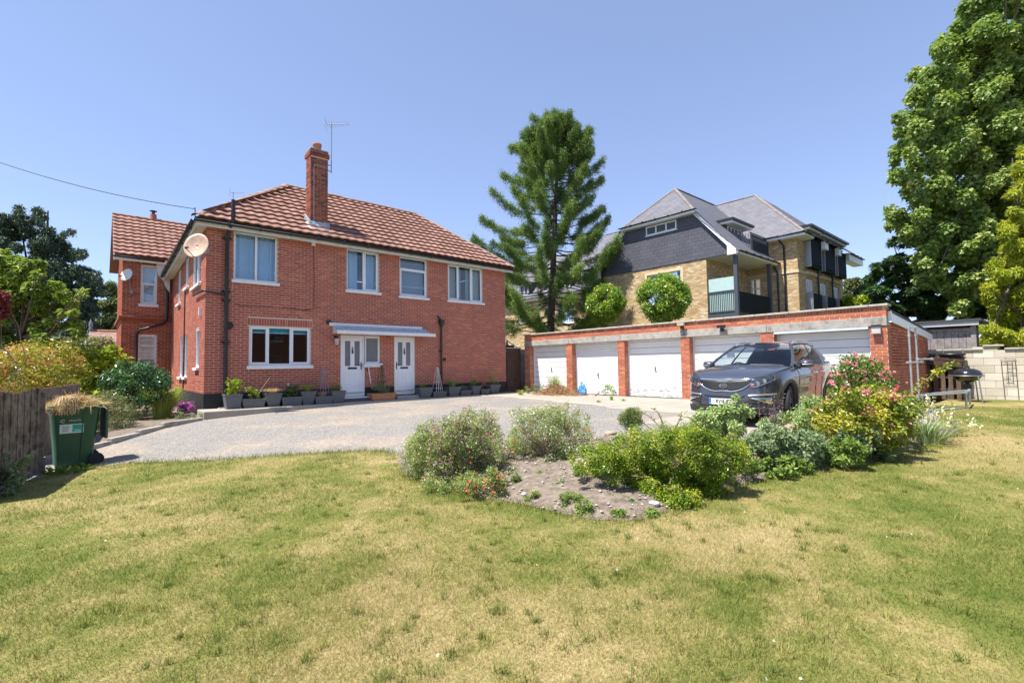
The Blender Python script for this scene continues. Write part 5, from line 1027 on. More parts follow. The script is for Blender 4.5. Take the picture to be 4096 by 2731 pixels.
for wx_ in (.92, 3.56):
    for sg in (-1, 1):
        st_ = math.radians(12) if wx_ < 2 else 0; R_ = Matrix.Translation((wx_, sg*.785, .36)) @ Matrix.Rotation(st_, 4, 'Z'); rim0 = .225
        prof = [(.225, -.10), (.30, -.115), (.345, -.105), (.358, -.085), (.36, -.03), (.355, -.028), (.355, -.018), (.36, -.016), (.36, .016), (.355, .018), (.355, .028), (.36, .03), (.358, .085), (.345, .105), (.30, .115), (.225, .10)]
        q = MB(); q.lathe(prof, 48, smooth=True); q.v = [R_ @ Vector((p[0], p[2], p[1])) for p in q.v]; ty = q.build('tyre', MT['rubber'], car)
        q = MB()
        for k in range(40): a = 2*math.pi*k/40; q.box((-.006, -.09, .352), (.006, -.035, .362), Matrix.Rotation(a, 4, 'Y')); q.box((-.006, .035, .352), (.006, .09, .362), Matrix.Rotation(a, 4, 'Y'))
        q.v = [R_ @ Vector(p) for p in q.v]; o = q.build('tread', MT['rubber'], ty); o['kind'] = 'stuff'
        q = MB(); q.lathe([(.235, -.09), (.22, -.07), (.215, .05), (.235, .085), (.235, .10), (.222, .10), (.20, .04)], 32); q.v = [R_ @ Vector((p[0], p[2], p[1])) for p in q.v]; ri = q.build('rim', MT['alloy'], car)
        q = MB(); q.tube([(0, sg*.03, 0), (0, sg*.085, 0)], .05, 14)
        for k in range(5):
            for dd in (-.16, .16): a = 2*math.pi*k/5; q.tube([(.05*math.sin(a), sg*.075, .05*math.cos(a)), (.215*math.sin(a+dd), sg*.085, .215*math.cos(a+dd))], [.022, .016], 6)
        q.v = [R_ @ Vector(p) for p in q.v]; q.build('spoke', MT['alloy'], ri)['kind'] = 'stuff'
        q = MB(); q.tube([(0, -.02, 0), (0, .0, 0)], .17, 24); q.v = [R_ @ Vector(p) for p in q.v]; q.build('brake_disc', MT['dark_metal'], ri)
m = MB(); m.box((.35, -.78, .19), (4.1, .78, .24)); m.build('underbody', MT['dark_interior'], car)
# ---------------------------------------------------------------- vegetation builders
def nrm(a): return a/(np.linalg.norm(a, axis=-1, keepdims=True)+1e-9)
def leaves_mesh(name, P, D, Nn, L, Wd, rnd, fold=.18, wide=.45):
    n = len(P); D = nrm(D); S = nrm(np.cross(D, Nn)); Nn = np.cross(S, D); L = np.broadcast_to(L, n)[:, None]; Wd = np.broadcast_to(Wd, n)[:, None]
    V = np.empty((n, 4, 3)); V[:, 0] = P; V[:, 1] = P+D*L*wide+S*Wd/2+Nn*Wd*fold; V[:, 2] = P+D*L-Nn*L*.08; V[:, 3] = P+D*L*wide-S*Wd/2+Nn*Wd*fold
    return npmesh(name, V.reshape(-1, 3), np.arange(n*4).reshape(n, 4), rnd)
def cloud(blobs, n, shell=.6, squash=1.):
    """points in a set of round clumps, more of them near the surface; returns points, outward directions, clump numbers"""
    B = np.array(blobs, float); w = B[:, 3]**2; k = RNG.choice(len(B), n, p=w/w.sum()); d = nrm(RNG.normal(size=(n, 3)))
    r = (shell+(1-shell)*RNG.random(n))*RNG.random(n)**.12; r = np.where(RNG.random(n) < .25, RNG.random(n)**.4, r)
    P = B[k, :3]+d*(B[k, 3]*r)[:, None]*np.array((1, 1, squash)); return P, d, k
def rndvals(k, n, spread=.55):
    c = RNG.random(int(k.max())+1); return np.clip(c[k]*(1-spread)+RNG.random(n)*spread, 0, 1)
def foliage(parent, blobs, n, L, Wd, mat, name='leaves', shell=.55, up=.5, out=.6, rand=.7, droop=.2, squash=1., vary=.35, spread=.6, keep=None, kind=None):
    P, d, k = cloud(blobs, n, shell, squash)
    if keep is not None: q = keep(P); P, d, k = P[q], d[q], k[q]
    n = len(P); R = RNG.normal(size=(n, 3)); Nn = nrm(d*out+np.array((0, 0, up))+nrm(R)*rand); D = nrm(np.cross(Nn, RNG.normal(size=(n, 3))))+np.array((0, 0, -droop))+d*.35
    s = 1+vary*RNG.uniform(-1, 1, n); me = leaves_mesh(name, P, D, Nn, L*s, Wd*s, rndvals(k, n, spread)); return link(name, me, parent, mat)
def limbs(parent, base, tips, r0, mat, name='branches', bend=.15, seg=4, r1=.25, n=6):
    m = MB(); b = Vector(base)
    for t in tips:
        t = Vector(t); L = (t-b).length; pts = [b+(t-b)*(i/seg)+Vector((random.uniform(-1, 1), random.uniform(-1, 1), random.uniform(0, .6)))*(L*bend*math.sin(math.pi*i/seg)) for i in range(seg+1)]
        m.tube(pts, [r0*(1-(1-r1)*i/seg) for i in range(seg+1)], n)
    return m.build(name, mat, parent)
def pxblobs(lst, D, thick=.8):
    """clumps given as photo positions (x, y, radius in viewing pixels) at a given distance"""
    o = []
    for q in lst:
        a, b, r = q[:3]; rr = r*VS/FPX*D; dz = q[3] if len(q) > 3 else random.uniform(-thick, thick)*rr; Dz = D+dz
        if b+.55*r > 880:                                       # keep clumps above the ground: lower ones stand further forward
            Dz = min(Dz, depth_of(Gv(a, b+.55*r)))
        p = dep(a*VS, b*VS, Dz); o.append((p.x, p.y, p.z, rr*Dz/D))
    return o
def fill_ellipse(cx, cy, rx, ry, n, r, seed=0):
    rr = random.Random(seed); o = []
    while len(o) < n:                                           # spread evenly: keep the candidate farthest from its neighbours
        best = None
        for _ in range(7):
            x, y = rr.uniform(-1, 1), rr.uniform(-1, 1)
            if x*x+y*y >= 1: continue
            d = min([(x-p[3])**2+(y-p[4])**2 for p in o] or [9]); best = max(best or (-1,), (d, x, y))
        if best: o.append((cx+best[1]*rx, cy+best[2]*ry, r*rr.uniform(.7, 1.25), best[1], best[2]))
    return [p[:3] for p in o]
def depth_of(p): return (Vector(p)-CAM).dot(FW)
def rel(o, base):                                             # keep children in world coordinates under an Empty at the base
    for c in o.children: c.location = Vector(c.location)-Vector(base)
    o.location = base
def flowers(parent, blobs, n, size, mat, name='flowers', petals=5, shell=.9, upper=None, cup=.5):
    P, d, k = cloud(blobs, n, shell)
    if upper is not None: q = d[:, 2] > upper; P, d = P[q], d[q]
    n = len(P); ax = nrm(d+np.array((0, 0, .5))+RNG.normal(size=(n, 3))*.3); t = nrm(np.cross(ax, RNG.normal(size=(n, 3)))); s = np.cross(ax, t); Pp, Dd, Nn = [], [], []
    for j in range(petals):
        a = 2*math.pi*j/petals; r = t*math.cos(a)+s*math.sin(a); Pp.append(P); Dd.append(nrm(r+ax*cup)); Nn.append(nrm(ax-r*cup))
    L = np.tile(size*RNG.uniform(.7, 1.2, n), petals); me = leaves_mesh(name, np.concatenate(Pp), np.concatenate(Dd), np.concatenate(Nn), L, L*.9, np.tile(RNG.random(n), petals), .1, .6); o = link(name, me, parent, mat); o['kind'] = 'stuff'; return o
def blades(parent, base, n, h, spread, mat, name='blades', width=.012, arch=.5, seg=4, r0=.05, up0=None):
    """arching grass or strap leaves from one root"""
    base = np.array(base, float); a = RNG.uniform(0, 2*math.pi, n); rad = spread*RNG.random(n)**.7; hh = h*RNG.uniform(.6, 1.1, n); o = np.stack([np.cos(a), np.sin(a), np.zeros(n)], 1); root = base+o*(r0*RNG.random(n))[:, None]; s = np.stack([-np.sin(a), np.cos(a), np.zeros(n)], 1)
    V = np.empty((n, seg+1, 2, 3)); 
    for i in range(seg+1):
        f = i/seg; c = root+o*(rad*f**1.6)[:, None]+np.array((0, 0, 1.))*(hh*(f-arch*f**2.6))[:, None]; w = (width*(1-f**1.5)+.001)
        V[:, i, 0] = c-s*w/2; V[:, i, 1] = c+s*w/2
    F = []
    for i in range(seg): F.append(np.stack([np.arange(n)*(2*seg+2)+2*i, np.arange(n)*(2*seg+2)+2*i+1, np.arange(n)*(2*seg+2)+2*i+3, np.arange(n)*(2*seg+2)+2*i+2], 1))
    return link(name, npmesh(name, V.reshape(-1, 3), np.concatenate(F), np.tile(RNG.random(n), seg)), parent, mat)
bark = M('bark', (.14, .11, .085), .95, .35, 8, bmp=.6, bscale=25); M('bark_dark', (.07, .055, .045), .95, .3, 8, bmp=.5); M('twig', (.20, .15, .10), .9, .3, 20); M('twig_pale', (.36, .29, .21), .9, .25, 20)
LM = dict(
 lime=leafmat('leaf_lime', [(0, (.10, .165, .045)), (.4, (.16, .24, .065)), (.75, (.27, .33, .10)), (1, (.46, .46, .20))]),
 darkcon=leafmat('leaf_dark_conifer', [(0, (.03, .068, .03)), (.5, (.055, .11, .045)), (1, (.11, .175, .06))], .2),
 gold=leafmat('leaf_gold_conifer', [(0, (.12, .17, .015)), (.4, (.25, .29, .022)), (.8, (.40, .41, .04)), (1, (.50, .47, .08))], .3),
 spruce=leafmat('leaf_spruce', [(0, (.05, .09, .026)), (.4, (.10, .165, .04)), (.8, (.19, .27, .055)), (1, (.30, .37, .08))], .25),
 spruce_dry=leafmat('leaf_spruce_dry', [(0, (.10, .085, .05)), (1, (.19, .16, .10))], .1),
 topi=leafmat('leaf_laurel', [(0, (.07, .145, .022)), (.4, (.14, .235, .03)), (.75, (.28, .36, .04)), (1, (.42, .43, .07))], .3, .3),
 cyp=leafmat('leaf_cypress', [(0, (.028, .052, .036)), (.5, (.048, .082, .052)), (1, (.085, .125, .07))], .15),
 robinia=leafmat('leaf_light_tree', [(0, (.075, .13, .025)), (.45, (.15, .22, .04)), (.8, (.27, .33, .07)), (.94, (.36, .38, .12)), (1, (.33, .15, .06))], .4),
 oak=leafmat('leaf_oak', [(0, (.10, .125, .05)), (1, (.19, .21, .10))]),
 photinia=leafmat('leaf_photinia', [(0, (.09, .15, .02)), (.35, (.22, .25, .035)), (.6, (.38, .30, .06)), (.8, (.45, .20, .09)), (1, (.50, .33, .25))], .35, .3),
 fatsia=leafmat('leaf_fatsia', [(0, (.11, .18, .02)), (.5, (.25, .32, .025)), (1, (.44, .46, .06))], .4, .3),
 camellia=leafmat('leaf_camellia', [(0, (.025, .075, .025)), (.6, (.05, .12, .035)), (1, (.10, .18, .06))], .15, .18, .7),
 greyshrub=leafmat('leaf_grey_shrub', [(0, (.09, .115, .045)), (.6, (.16, .18, .075)), (1, (.24, .22, .13))]),
 ograss=leafmat('leaf_ornamental_grass', [(0, (.16, .21, .03)), (.6, (.28, .32, .06)), (1, (.42, .42, .14))], .4),
 salvia=leafmat('leaf_salvia', [(0, (.10, .155, .035)), (.45, (.19, .25, .065)), (.8, (.31, .33, .13)), (1, (.46, .40, .25))]),
 cotone=leafmat('leaf_spreading', [(0, (.05, .105, .010)), (.4, (.115, .19, .012)), (.72, (.25, .30, .018)), (.92, (.40, .40, .045)), (1, (.38, .26, .08))], .25, .3),
 sedum=leafmat('leaf_sedum', [(0, (.17, .24, .08)), (.5, (.27, .35, .13)), (1, (.37, .44, .20))], .25),
 greygreen=leafmat('leaf_grey_green', [(0, (.12, .17, .08)), (.6, (.20, .26, .13)), (1, (.30, .34, .20))], .25),
 rose=leafmat('leaf_rose', [(0, (.04, .085, .02)), (.45, (.085, .145, .03)), (.8, (.15, .21, .04)), (1, (.28, .26, .05))], .3, .25),
 rose_yel=leafmat('leaf_rose_yellow', [(0, (.07, .12, .02)), (.4, (.17, .21, .03)), (.7, (.34, .33, .04)), (.92, (.50, .44, .06)), (1, (.30, .15, .06))], .35, .3),
 weed=leafmat('leaf_weed', [(0, (.09, .15, .03)), (.6, (.18, .26, .05)), (1, (.29, .34, .09))]),
 straw=leafmat('dry_straw', [(0, (.26, .17, .08)), (.5, (.42, .30, .16)), (1, (.58, .45, .27))], .2, .7, .2),
 grass=leafmat('leaf_grass', [(0, (.085, .12, .022)), (.35, (.15, .175, .038)), (.65, (.25, .24, .07)), (1, (.40, .33, .15))], .3, .6, .2),
 purple=leafmat('petal_purple', [(0, (.16, .03, .17)), (1, (.36, .06, .30))], .3), red=leafmat('petal_red', [(0, (.55, .03, .04)), (1, (.65, .12, .07))], .3), white=leafmat('petal_white', [(0, (.62, .60, .48)), (1, (.80, .79, .72))], .35),
 pink=leafmat('petal_pink', [(0, (.62, .09, .20)), (.5, (.74, .22, .33)), (1, (.82, .44, .48))], .35), magenta=leafmat('petal_magenta', [(0, (.35, .03, .40)), (1, (.52, .08, .55))], .3), cream=leafmat('petal_cream', [(0, (.62, .57, .32)), (1, (.76, .72, .50))], .3), orange=leafmat('petal_orange', [(0, (.75, .28, .02)), (1, (.85, .50, .04))], .3), yellow=leafmat('petal_yellow', [(0, (.75, .55, .02)), (1, (.85, .68, .06))], .3), rust=leafmat('leaf_rust', [(0, (.22, .07, .03)), (1, (.42, .16, .07))], .2), brown=leafmat('seedhead_brown', [(0, (.10, .055, .04)), (1, (.20, .12, .09))], .1), blue=leafmat('petal_blue', [(0, (.20, .25, .62)), (1, (.35, .42, .75))], .3), redleaf=leafmat('leaf_red', [(0, (.12, .02, .025)), (1, (.25, .05, .05))], .25))
def bush(name, label, cat, base, blobs, n, L, Wd, mat, stems=10, stem_r=.012, group=None, **kw):
    t = thing(name, label, cat, group=group); foliage(t, blobs, n, L, Wd, LM[mat], **kw); b = Vector(base)
    tips = [Vector(q[:3])+Vector((random.uniform(-1, 1), random.uniform(-1, 1), random.uniform(-.5, .8)))*q[3]*.5 for q in random.choices(blobs, k=stems)]
    limbs(t, b-Vector((0, 0, .05)), tips, stem_r, MT['twig'], 'stems'); rel(t, b); return t
def tree(name, label, base, blobs, n, L, Wd, mat, trunk_r=.18, fork=.35, limbn=None, barkm='bark', group=None, **kw):
    t = thing(name, label, 'tree', group=group); foliage(t, blobs, n, L, Wd, LM[mat], name='crown', **kw); b = Vector(base); B = np.array(blobs); c = Vector(((B[:, 0]*B[:, 3]).sum()/B[:, 3].sum(), (B[:, 1]*B[:, 3]).sum()/B[:, 3].sum(), 0)); zt = float(B[:, 2].max()); f = Vector((b.x*.6+c.x*.4, b.y*.6+c.y*.4, b.z+(zt-b.z)*fork)); top = Vector((c.x, c.y, zt-.6))
    m = MB(); m.tube([b-Vector((0, 0, .2)), b+(f-b)*.5+Vector((.05, .03, 0)), f, f+(top-f)*.5, top], [trunk_r*1.25, trunk_r, trunk_r*.8, trunk_r*.45, trunk_r*.1], 10); m.build('trunk', MT[barkm], t)
    tips = [Vector(q[:3]) for q in (random.sample(list(blobs), min(len(blobs), limbn or 14)))]; m = MB()
    for q in tips:
        s = f+(top-f)*random.uniform(0, .6); mid = s+(q-s)*.5+Vector((0, 0, -.05*(q-s).length)); m.tube([s, mid, q], [trunk_r*.4, trunk_r*.22, trunk_r*.06], 6)
    m.build('limbs', MT[barkm], t); rel(t, b); return t
# ---------------------------------------------------------------- trees
# large lime tree on the right
D = 25.; blobs = []
outl = [(2300, 20, 60), (2240, 60, 55), (2180, 130, 48), (2130, 205, 42), (2095, 285, 38), (2085, 350, 34), (2075, 395, 30), (2120, 430, 42), (2065, 505, 26), (2100, 525, 36), (2150, 560, 42), (2160, 300, 60), (2210, 200, 60), (2260, 140, 60), (2320, 100, 60), (2200, 380, 60), (2250, 280, 70), (2310, 220, 70), (2280, 370, 65), (2340, 320, 60), (2200, 470, 55), (2270, 470, 60), (2140, 480, 45), (2220, 560, 52), (2290, 550, 50), (2180, 620, 46), (2250, 640, 46), (2130, 620, 36), (2380, 60, 70), (2390, 180, 70), (2400, 300, 60), (2210, 690, 36), (2360, 430, 60), (2440, 120, 80), (2350, -40, 70), (2440, -30, 80), (2290, -30, 45), (2230, 330, 60), (2300, 440, 60), (2260, 560, 55), (2330, 640, 60), (2190, 250, 50), (2280, 200, 60)]
for a, b, r in outl:
    for k in range(13): blobs.append((a+random.uniform(-.9, .9)*r, b+random.uniform(-.9, .9)*r, r*random.uniform(.28, .5), random.uniform(-2.6, 2.2)))
B_ = pxblobs(blobs, D); gb = dep(2330*VS, 800*VS, D); tree('lime_tree', 'tall broad lime tree filling the upper right of the view', (gb.x, gb.y, H(gb.x, gb.y)), B_, 260000, .19, .145, 'lime', .38, .25, 26, shell=.25, up=.6, out=.5, rand=.7, droop=.3, spread=.7)
# dark conifer below it
D = 27.; bl = []
for (a, b, r) in [(2060, 560, 16), (2045, 600, 24), (2030, 640, 34), (2070, 640, 34), (2030, 690, 38), (2090, 690, 44), (2150, 680, 46), (2060, 730, 40), (2130, 735, 44), (2200, 720, 46), (2250, 700, 40), (2260, 750, 42), (2190, 760, 40), (2100, 770, 40), (2120, 640, 40), (2200, 660, 44), (2035, 760, 36), (2010, 720, 26), (2015, 615, 16), (2080, 600, 24), (2110, 660, 40), (2160, 720, 46), (2230, 680, 44), (2060, 690, 40), (2150, 770, 44), (2020, 670, 26)]:
    for k in range(7): bl.append((a+random.uniform(-.8, .8)*r, b+random.uniform(-.8, .8)*r, r*random.uniform(.25, .5), random.uniform(-1.2, 1.2)))
B_ = pxblobs(bl, D); gb = dep(2130*VS, 800*VS, D); tree('evergreen_tree', 'dark layered evergreen conifer under the lime tree', (gb.x, gb.y, H(gb.x, gb.y)), B_, 110000, .22, .08, 'darkcon', .25, .2, 12, 'bark_dark', squash=.5, up=1.0, out=.3, rand=.4, droop=.15)
# golden conifer at the right edge
D = 21.; bl = []
for (a, b, r) in [(2350, 345, 10), (2348, 390, 18), (2335, 440, 22), (2345, 500, 26), (2320, 560, 24), (2345, 600, 34), (2315, 640, 28), (2350, 680, 40), (2300, 700, 28), (2290, 750, 30), (2330, 750, 36), (2265, 785, 20), (2300, 795, 26), (2350, 800, 36), (2380, 560, 50), (2390, 680, 60), (2370, 440, 36), (2400, 780, 50), (2330, 520, 30), (2300, 620, 26), (2340, 560, 34), (2290, 675, 26), (2320, 790, 34), (2360, 620, 44), (2365, 520, 40)]:
    for k in range(7): bl.append((a+random.uniform(-.8, .8)*r, b+random.uniform(-.8, .8)*r, r*random.uniform(.3, .5), random.uniform(-.7, .7)))
B_ = pxblobs(bl, D); gb = dep(2360*VS, 810*VS, D); tree('golden_cypress', 'bright yellow green conifer at the right edge behind the block wall', (gb.x, gb.y, H(gb.x, gb.y)), B_, 85000, .19, .05, 'gold', .2, .2, 10, shell=.7, up=.2, out=.9, rand=.5, droop=.45)
# far trees and hedge behind the garages on the right
D = 48.
for i, (lst, lab, mt) in enumerate((([(1952, 655, 14), (1968, 650, 14), (1945, 675, 12), (1975, 672, 13), (1960, 690, 14)], 'rounded distant tree beside the right end of the flats', 'oak'), ([(1994, 640, 9), (1988, 655, 10), (2002, 660, 12), (1992, 675, 13), (2010, 680, 12)], 'narrow distant dark tree behind the hedge', 'darkcon'))):
    B_ = pxblobs([(a+random.uniform(-.4, .4)*r, b+random.uniform(-.4, .4)*r, r*.6) for a, b, r in lst for k in range(3)], D); gb = dep(lst[0][0]*VS, 800*VS, D); tree('distant_tree', lab, (gb.x, gb.y, H(gb.x, gb.y)), B_, 7000, .3, .22, mt, .2, group='trees far behind the garages')
D = 30.; B_ = pxblobs([(1945+k*9, 690+3*math.sin(k), 12) for k in range(9)]+[(1945+k*9, 705, 12) for k in range(9)], D); gb = dep(1985*VS, 800*VS, D); bush('laurel_hedge', 'bright green laurel bush just above the garage roof at right', 'hedge', (gb.x, gb.y, H(gb.x, gb.y)), B_, 6000, .16, .08, 'fatsia')
# clipped round trees behind the garage roof
XT = 18.6
for (cx, cy, rx, ry, tx, lab, n) in ((1391, 696, 50, 46, 1384, 'smaller clipped round laurel tree next to the spruce', 13000), (1523, 686, 64, 60, 1520, 'larger clipped round laurel tree before the yellow brick gable', 17000)):
    p = pl(cx*VS, cy*VS, 0, XT); D = depth_of(p); k = VS/FPX*D; bl = []
    for j in range(60):
        d = nrm(np.random.default_rng(j+int(cx)).normal(size=3)); r = .74; bl.append((p.x+d[0]*rx*k*r, p.y+d[1]*rx*k*r, p.z+d[2]*ry*k*r, rx*k*.26))
    bl += [(p.x+random.uniform(-.3, .3), p.y+random.uniform(-.3, .3), p.z-ry*k*.8, rx*k*.3) for _ in range(3)]
    tree('clipped_tree', lab, (p.x, p.y, H(p.x, p.y)), bl, n, .13, .055, 'topi', .08, .5, 14, shell=.35, out=.8, up=.3, rand=.6, droop=.1, group='clipped round trees')
# spruce
XS = 19.2; pt_, pb_ = pl(2236, 480, 0, XS), pl(2190, 1290, 0, XS); base = Vector((pb_.x, pb_.y, H(pb_.x, pb_.y))); top = pt_
sp = thing('spruce_tree', 'tall ragged spruce tree between the house and the flats', 'tree'); trunk = lambda z: base+(top-base)*((z-base.z)/(top.z-base.z)); Ht = top.z-base.z
m = MB(); m.tube([base-Vector((0, 0, .2))]+[trunk(base.z+Ht*f) for f in (.1, .3, .5, .7, .9, 1)], [.30, .26, .22, .17, .12, .05, .015], 10); m.build('trunk', MT['bark_dark'], sp)
lenf = lambda q: float(np.interp(q, [0, .04, .12, .22, .35, .5, .62, .75, .9, 1.0], [.8, 1.8, 2.4, 2.8, 3.3, 4.1, 4.6, 4.4, 4.0, 3.4]))   # q from the top down
br = MB(); P, D_, k_ = [], [], []; Pd, Dd = [], []; q = .004; ci = 0; rg = np.random.default_rng(3)
toward = Vector((-.66, -.75, 0))
while q < .80:
    nb = 5 if q > .1 else 6; a0 = rg.uniform(0, 6.28)
    for j in range(nb):
        a = a0+2*math.pi*j/nb+rg.uniform(-.45, .45); L = lenf(q)*rg.uniform(.72, 1.08)*(1.18 if (math.cos(a)*-.75+math.sin(a)*.66) > .2 else .95); z = top.z-q*Ht; o = trunk(z); dr = Vector((math.cos(a), math.sin(a), 0)); rise = float(np.interp(q, [0, .15, .35, .8], [.05, .30, .15, -.12]))
        if rg.random() < .22 and q > .2: continue
        pts = [o+dr*(L*f)+Vector((0, 0, rg.uniform(-.12, .12)*L*f+L*(rise*f*.55-.22*f*(1-f)*1.5+.18*f**3))) for f in (0, .25, .5, .75, 1)]
        br.tube(pts, [.055*(1-q*.2), .04, .028, .018, .008], 5); npt = int(10+L*(46 if q < .2 else 30)); f0 = float(np.interp(q, [0, .15, .4, .8], [.1, .30, .50, .40]))
        for s in range(npt):
            f = f0+(1-f0)*rg.random()**.75; i = min(3, int(f*4)); c = pts[i]+(pts[i+1]-pts[i])*(f*4-i); side = Vector((-dr.y, dr.x, 0)); w = .30*math.sin(math.pi*min(1, .25+f*.6)); c2 = c+side*rg.normal(0, w*.5)+Vector((0, 0, -abs(rg.normal(0, .2))+.05))
            dry = rg.random() < (.22 if f < .65 else .03); nl = 26
            dirv = np.array(dr*.55+side*rg.uniform(-.6, .6)+Vector((0, 0, rg.uniform(-.75, .25)))); e = np.array(c2)+rg.normal(0, .08, (nl, 3))*np.array((1, 1, 1.3))+np.outer(rg.uniform(-.1, .12, nl), dirv); dd = dirv+rg.normal(0, .55, (nl, 3))
            if dry: Pd.append(e[:8]); Dd.append(dd[:8]+np.array((0, 0, -.6)))
            else: P.append(e); D_.append(dd); k_.append(np.full(nl, ci))
        ci += 1
    q += .0225 if q > .12 else .016
P = np.concatenate(P); D_ = np.concatenate(D_); k_ = np.concatenate(k_); n = len(P)
link('crown', leaves_mesh('crown', P, D_, nrm(RNG.normal(size=(n, 3))+np.array((0, 0, .8))), RNG.uniform(.09, .165, n), .027, rndvals(k_, n, .7)), sp, LM['spruce'])
Pd = np.concatenate(Pd); Dd = np.concatenate(Dd); link('dead_twigs', leaves_mesh('dead_twigs', Pd, Dd, RNG.normal(size=Pd.shape), RNG.uniform(.1, .22, len(Pd)), .018, RNG.random(len(Pd))), sp, LM['spruce_dry'])
br.build('limbs', MT['bark_dark'], sp); rel(sp, base)
# left side: dark cypress, oak behind, light tree
D = 27.; bl = []
for (a, b, r) in [(45, 478, 10), (40, 500, 16), (88, 488, 10), (92, 505, 14), (60, 530, 30), (15, 530, 34), (110, 545, 24), (145, 540, 10), (165, 532, 7), (140, 580, 30), (90, 580, 36), (30, 590, 44), (175, 585, 20), (180, 630, 30), (130, 640, 44), (205, 660, 26), (170, 690, 36), (215, 705, 22), (195, 740, 32), (150, 740, 40), (60, 650, 50), (0, 560, 40), (-30, 620, 60), (215, 640, 16), (235, 668, 10), (60, 760, 50), (120, 800, 44), (190, 790, 34), (30, 840, 50), (150, 850, 40), (215, 780, 24)]:
    for k in range(8): bl.append((a+random.uniform(-.8, .8)*r, b+random.uniform(-.8, .8)*r, r*random.uniform(.25, .5), random.uniform(-1.5, 1.5)))
B_ = pxblobs(bl, D); gb = dep(100*VS, 860*VS, D); tree('cypress_tree', 'tall dark feathery cypress behind the light green tree at left', (gb.x, gb.y, H(gb.x, gb.y)), B_, 75000, .22, .06, 'cyp', .3, .2, 14, 'bark_dark', up=.3, out=.8, rand=.5, droop=.5)
D = 34.; B_ = pxblobs([(a+random.uniform(-.5, .5)*r, b+random.uniform(-.5, .5)*r, r*.55) for a, b, r in [(255, 665, 22), (240, 700, 26), (268, 700, 22), (250, 735, 26), (270, 745, 22), (230, 750, 24), (255, 775, 24)] for k in range(4)], D); gb = dep(255*VS, 840*VS, D); tree('oak_tree', 'olive green oak seen in the gap left of the brick wing', (gb.x, gb.y, H(gb.x, gb.y)), B_, 14000, .17, .12, 'oak', .2)
D = 14.5; bl = []
for (a, b, r) in [(5, 600, 26), (45, 605, 24), (25, 640, 32), (80, 620, 20), (75, 660, 30), (120, 665, 20), (30, 700, 36), (100, 700, 26), (150, 690, 18), (165, 705, 16), (190, 672, 8), (70, 740, 34), (130, 735, 24), (20, 760, 34), (165, 745, 14), (110, 775, 24), (180, 765, 12), (60, 790, 26), (-30, 660, 50), (-30, 740, 50), (140, 665, 14)]:
    for k in range(6): bl.append((a+random.uniform(-.8, .8)*r, b+random.uniform(-.8, .8)*r, r*random.uniform(.28, .5), random.uniform(-.8, .8)))
B_ = pxblobs(bl, D); gb = dep(30*VS, 900*VS, D); tree('light_green_tree', 'light green broadleaf tree at the left edge above the fence', (gb.x, gb.y, H(gb.x, gb.y)), B_, 30000, .145, .06, 'robinia', .1, .3, 24, 'bark', shell=.4, up=.8, out=.4, rand=.6, droop=.45)
D = 21.; B_ = pxblobs([(a+random.uniform(-8, 8), c, 20) for a in range(-60, 250, 14) for c in (790, 815, 840, 865)], D); gb = dep(90*VS, 880*VS, D); bush('boundary_hedge', 'dark garden hedge closing the view under the light green tree', 'hedge', (gb.x, gb.y, H(gb.x, gb.y)), B_, 16000, .13, .07, 'oak', 12)
B_ = pxblobs([(4, 680, 12), (8, 700, 12), (2, 720, 14)], 10.5); gb = dep(0, 900*VS, 10.5); bush('red_leaf_tree', 'dark red leaves peeking in at the left edge', 'tree', (gb.x, gb.y, H(gb.x, gb.y)), B_, 900, .07, .035, 'redleaf', 4)
# ---------------------------------------------------------------- pots along the house
pot_grey = M('pot_grey', (.115, .12, .13), .75, .15, 12); pot_soil = MT['soil']; YP = -.48
def tallpot(label, u0, u1, vt, ub0, ub1, vb, dy=0, mat=None, group='grey planters along the house wall', dep_=None, name='plant_pot', cat='plant pot'):
    y = YP+dy; a, b = pl(u0, vt, 1, y), pl(u1, vt, 1, y); c, d = pl(ub0, vb, 1, y), pl(ub1, vb, 1, y); zb = .068; h = max(.16, (a.z+b.z)/2-zb); cx = (a.x+b.x)/2; w1 = (b.x-a.x)/2; w0 = min(w1*.92, (d.x-c.x)/2); k = dep_ if dep_ else 1.
    t = thing(name, label, cat, (cx, y, zb), group=group); m = MB(); D1 = min(w1, .2)*k; D0 = D1*w0/w1
    rings = [[(-w0, -D0, 0), (w0, -D0, 0), (w0, D0, 0), (-w0, D0, 0)], [(-w1, -D1, h-.03), (w1, -D1, h-.03), (w1, D1, h-.03), (-w1, D1, h-.03)], [(-w1-.012, -D1-.012, h-.03), (w1+.012, -D1-.012, h-.03), (w1+.012, D1+.012, h-.03), (-w1-.012, D1+.012, h-.03)], [(-w1-.012, -D1-.012, h), (w1+.012, -D1-.012, h), (w1+.012, D1+.012, h), (-w1-.012, D1+.012, h)], [(-w1+.02, -D1+.02, h), (w1-.02, -D1+.02, h), (w1-.02, D1-.02, h), (-w1+.02, D1-.02, h)], [(-w1+.03, -D1+.03, h-.05), (w1-.03, -D1+.03, h-.05), (w1-.03, D1-.03, h-.05), (-w1+.03, D1-.03, h-.05)]]
    m.grid([[Vector(p) for p in r] for r in rings], False, True); m.add(rings[0], [(3, 2, 1, 0)]); m.build('pot', mat or pot_grey, t)
    m = MB(); m.add(rings[-1], [(0, 1, 2, 3)]); m.build('compost', pot_soil, t); return t, Vector((cx, y, zb+h)), w1, D1
Q4 = lambda a: 750+a/3.136; R4 = lambda b: 1200+b/3.136; Q5 = lambda a: 1350+a/3.136
pots = []
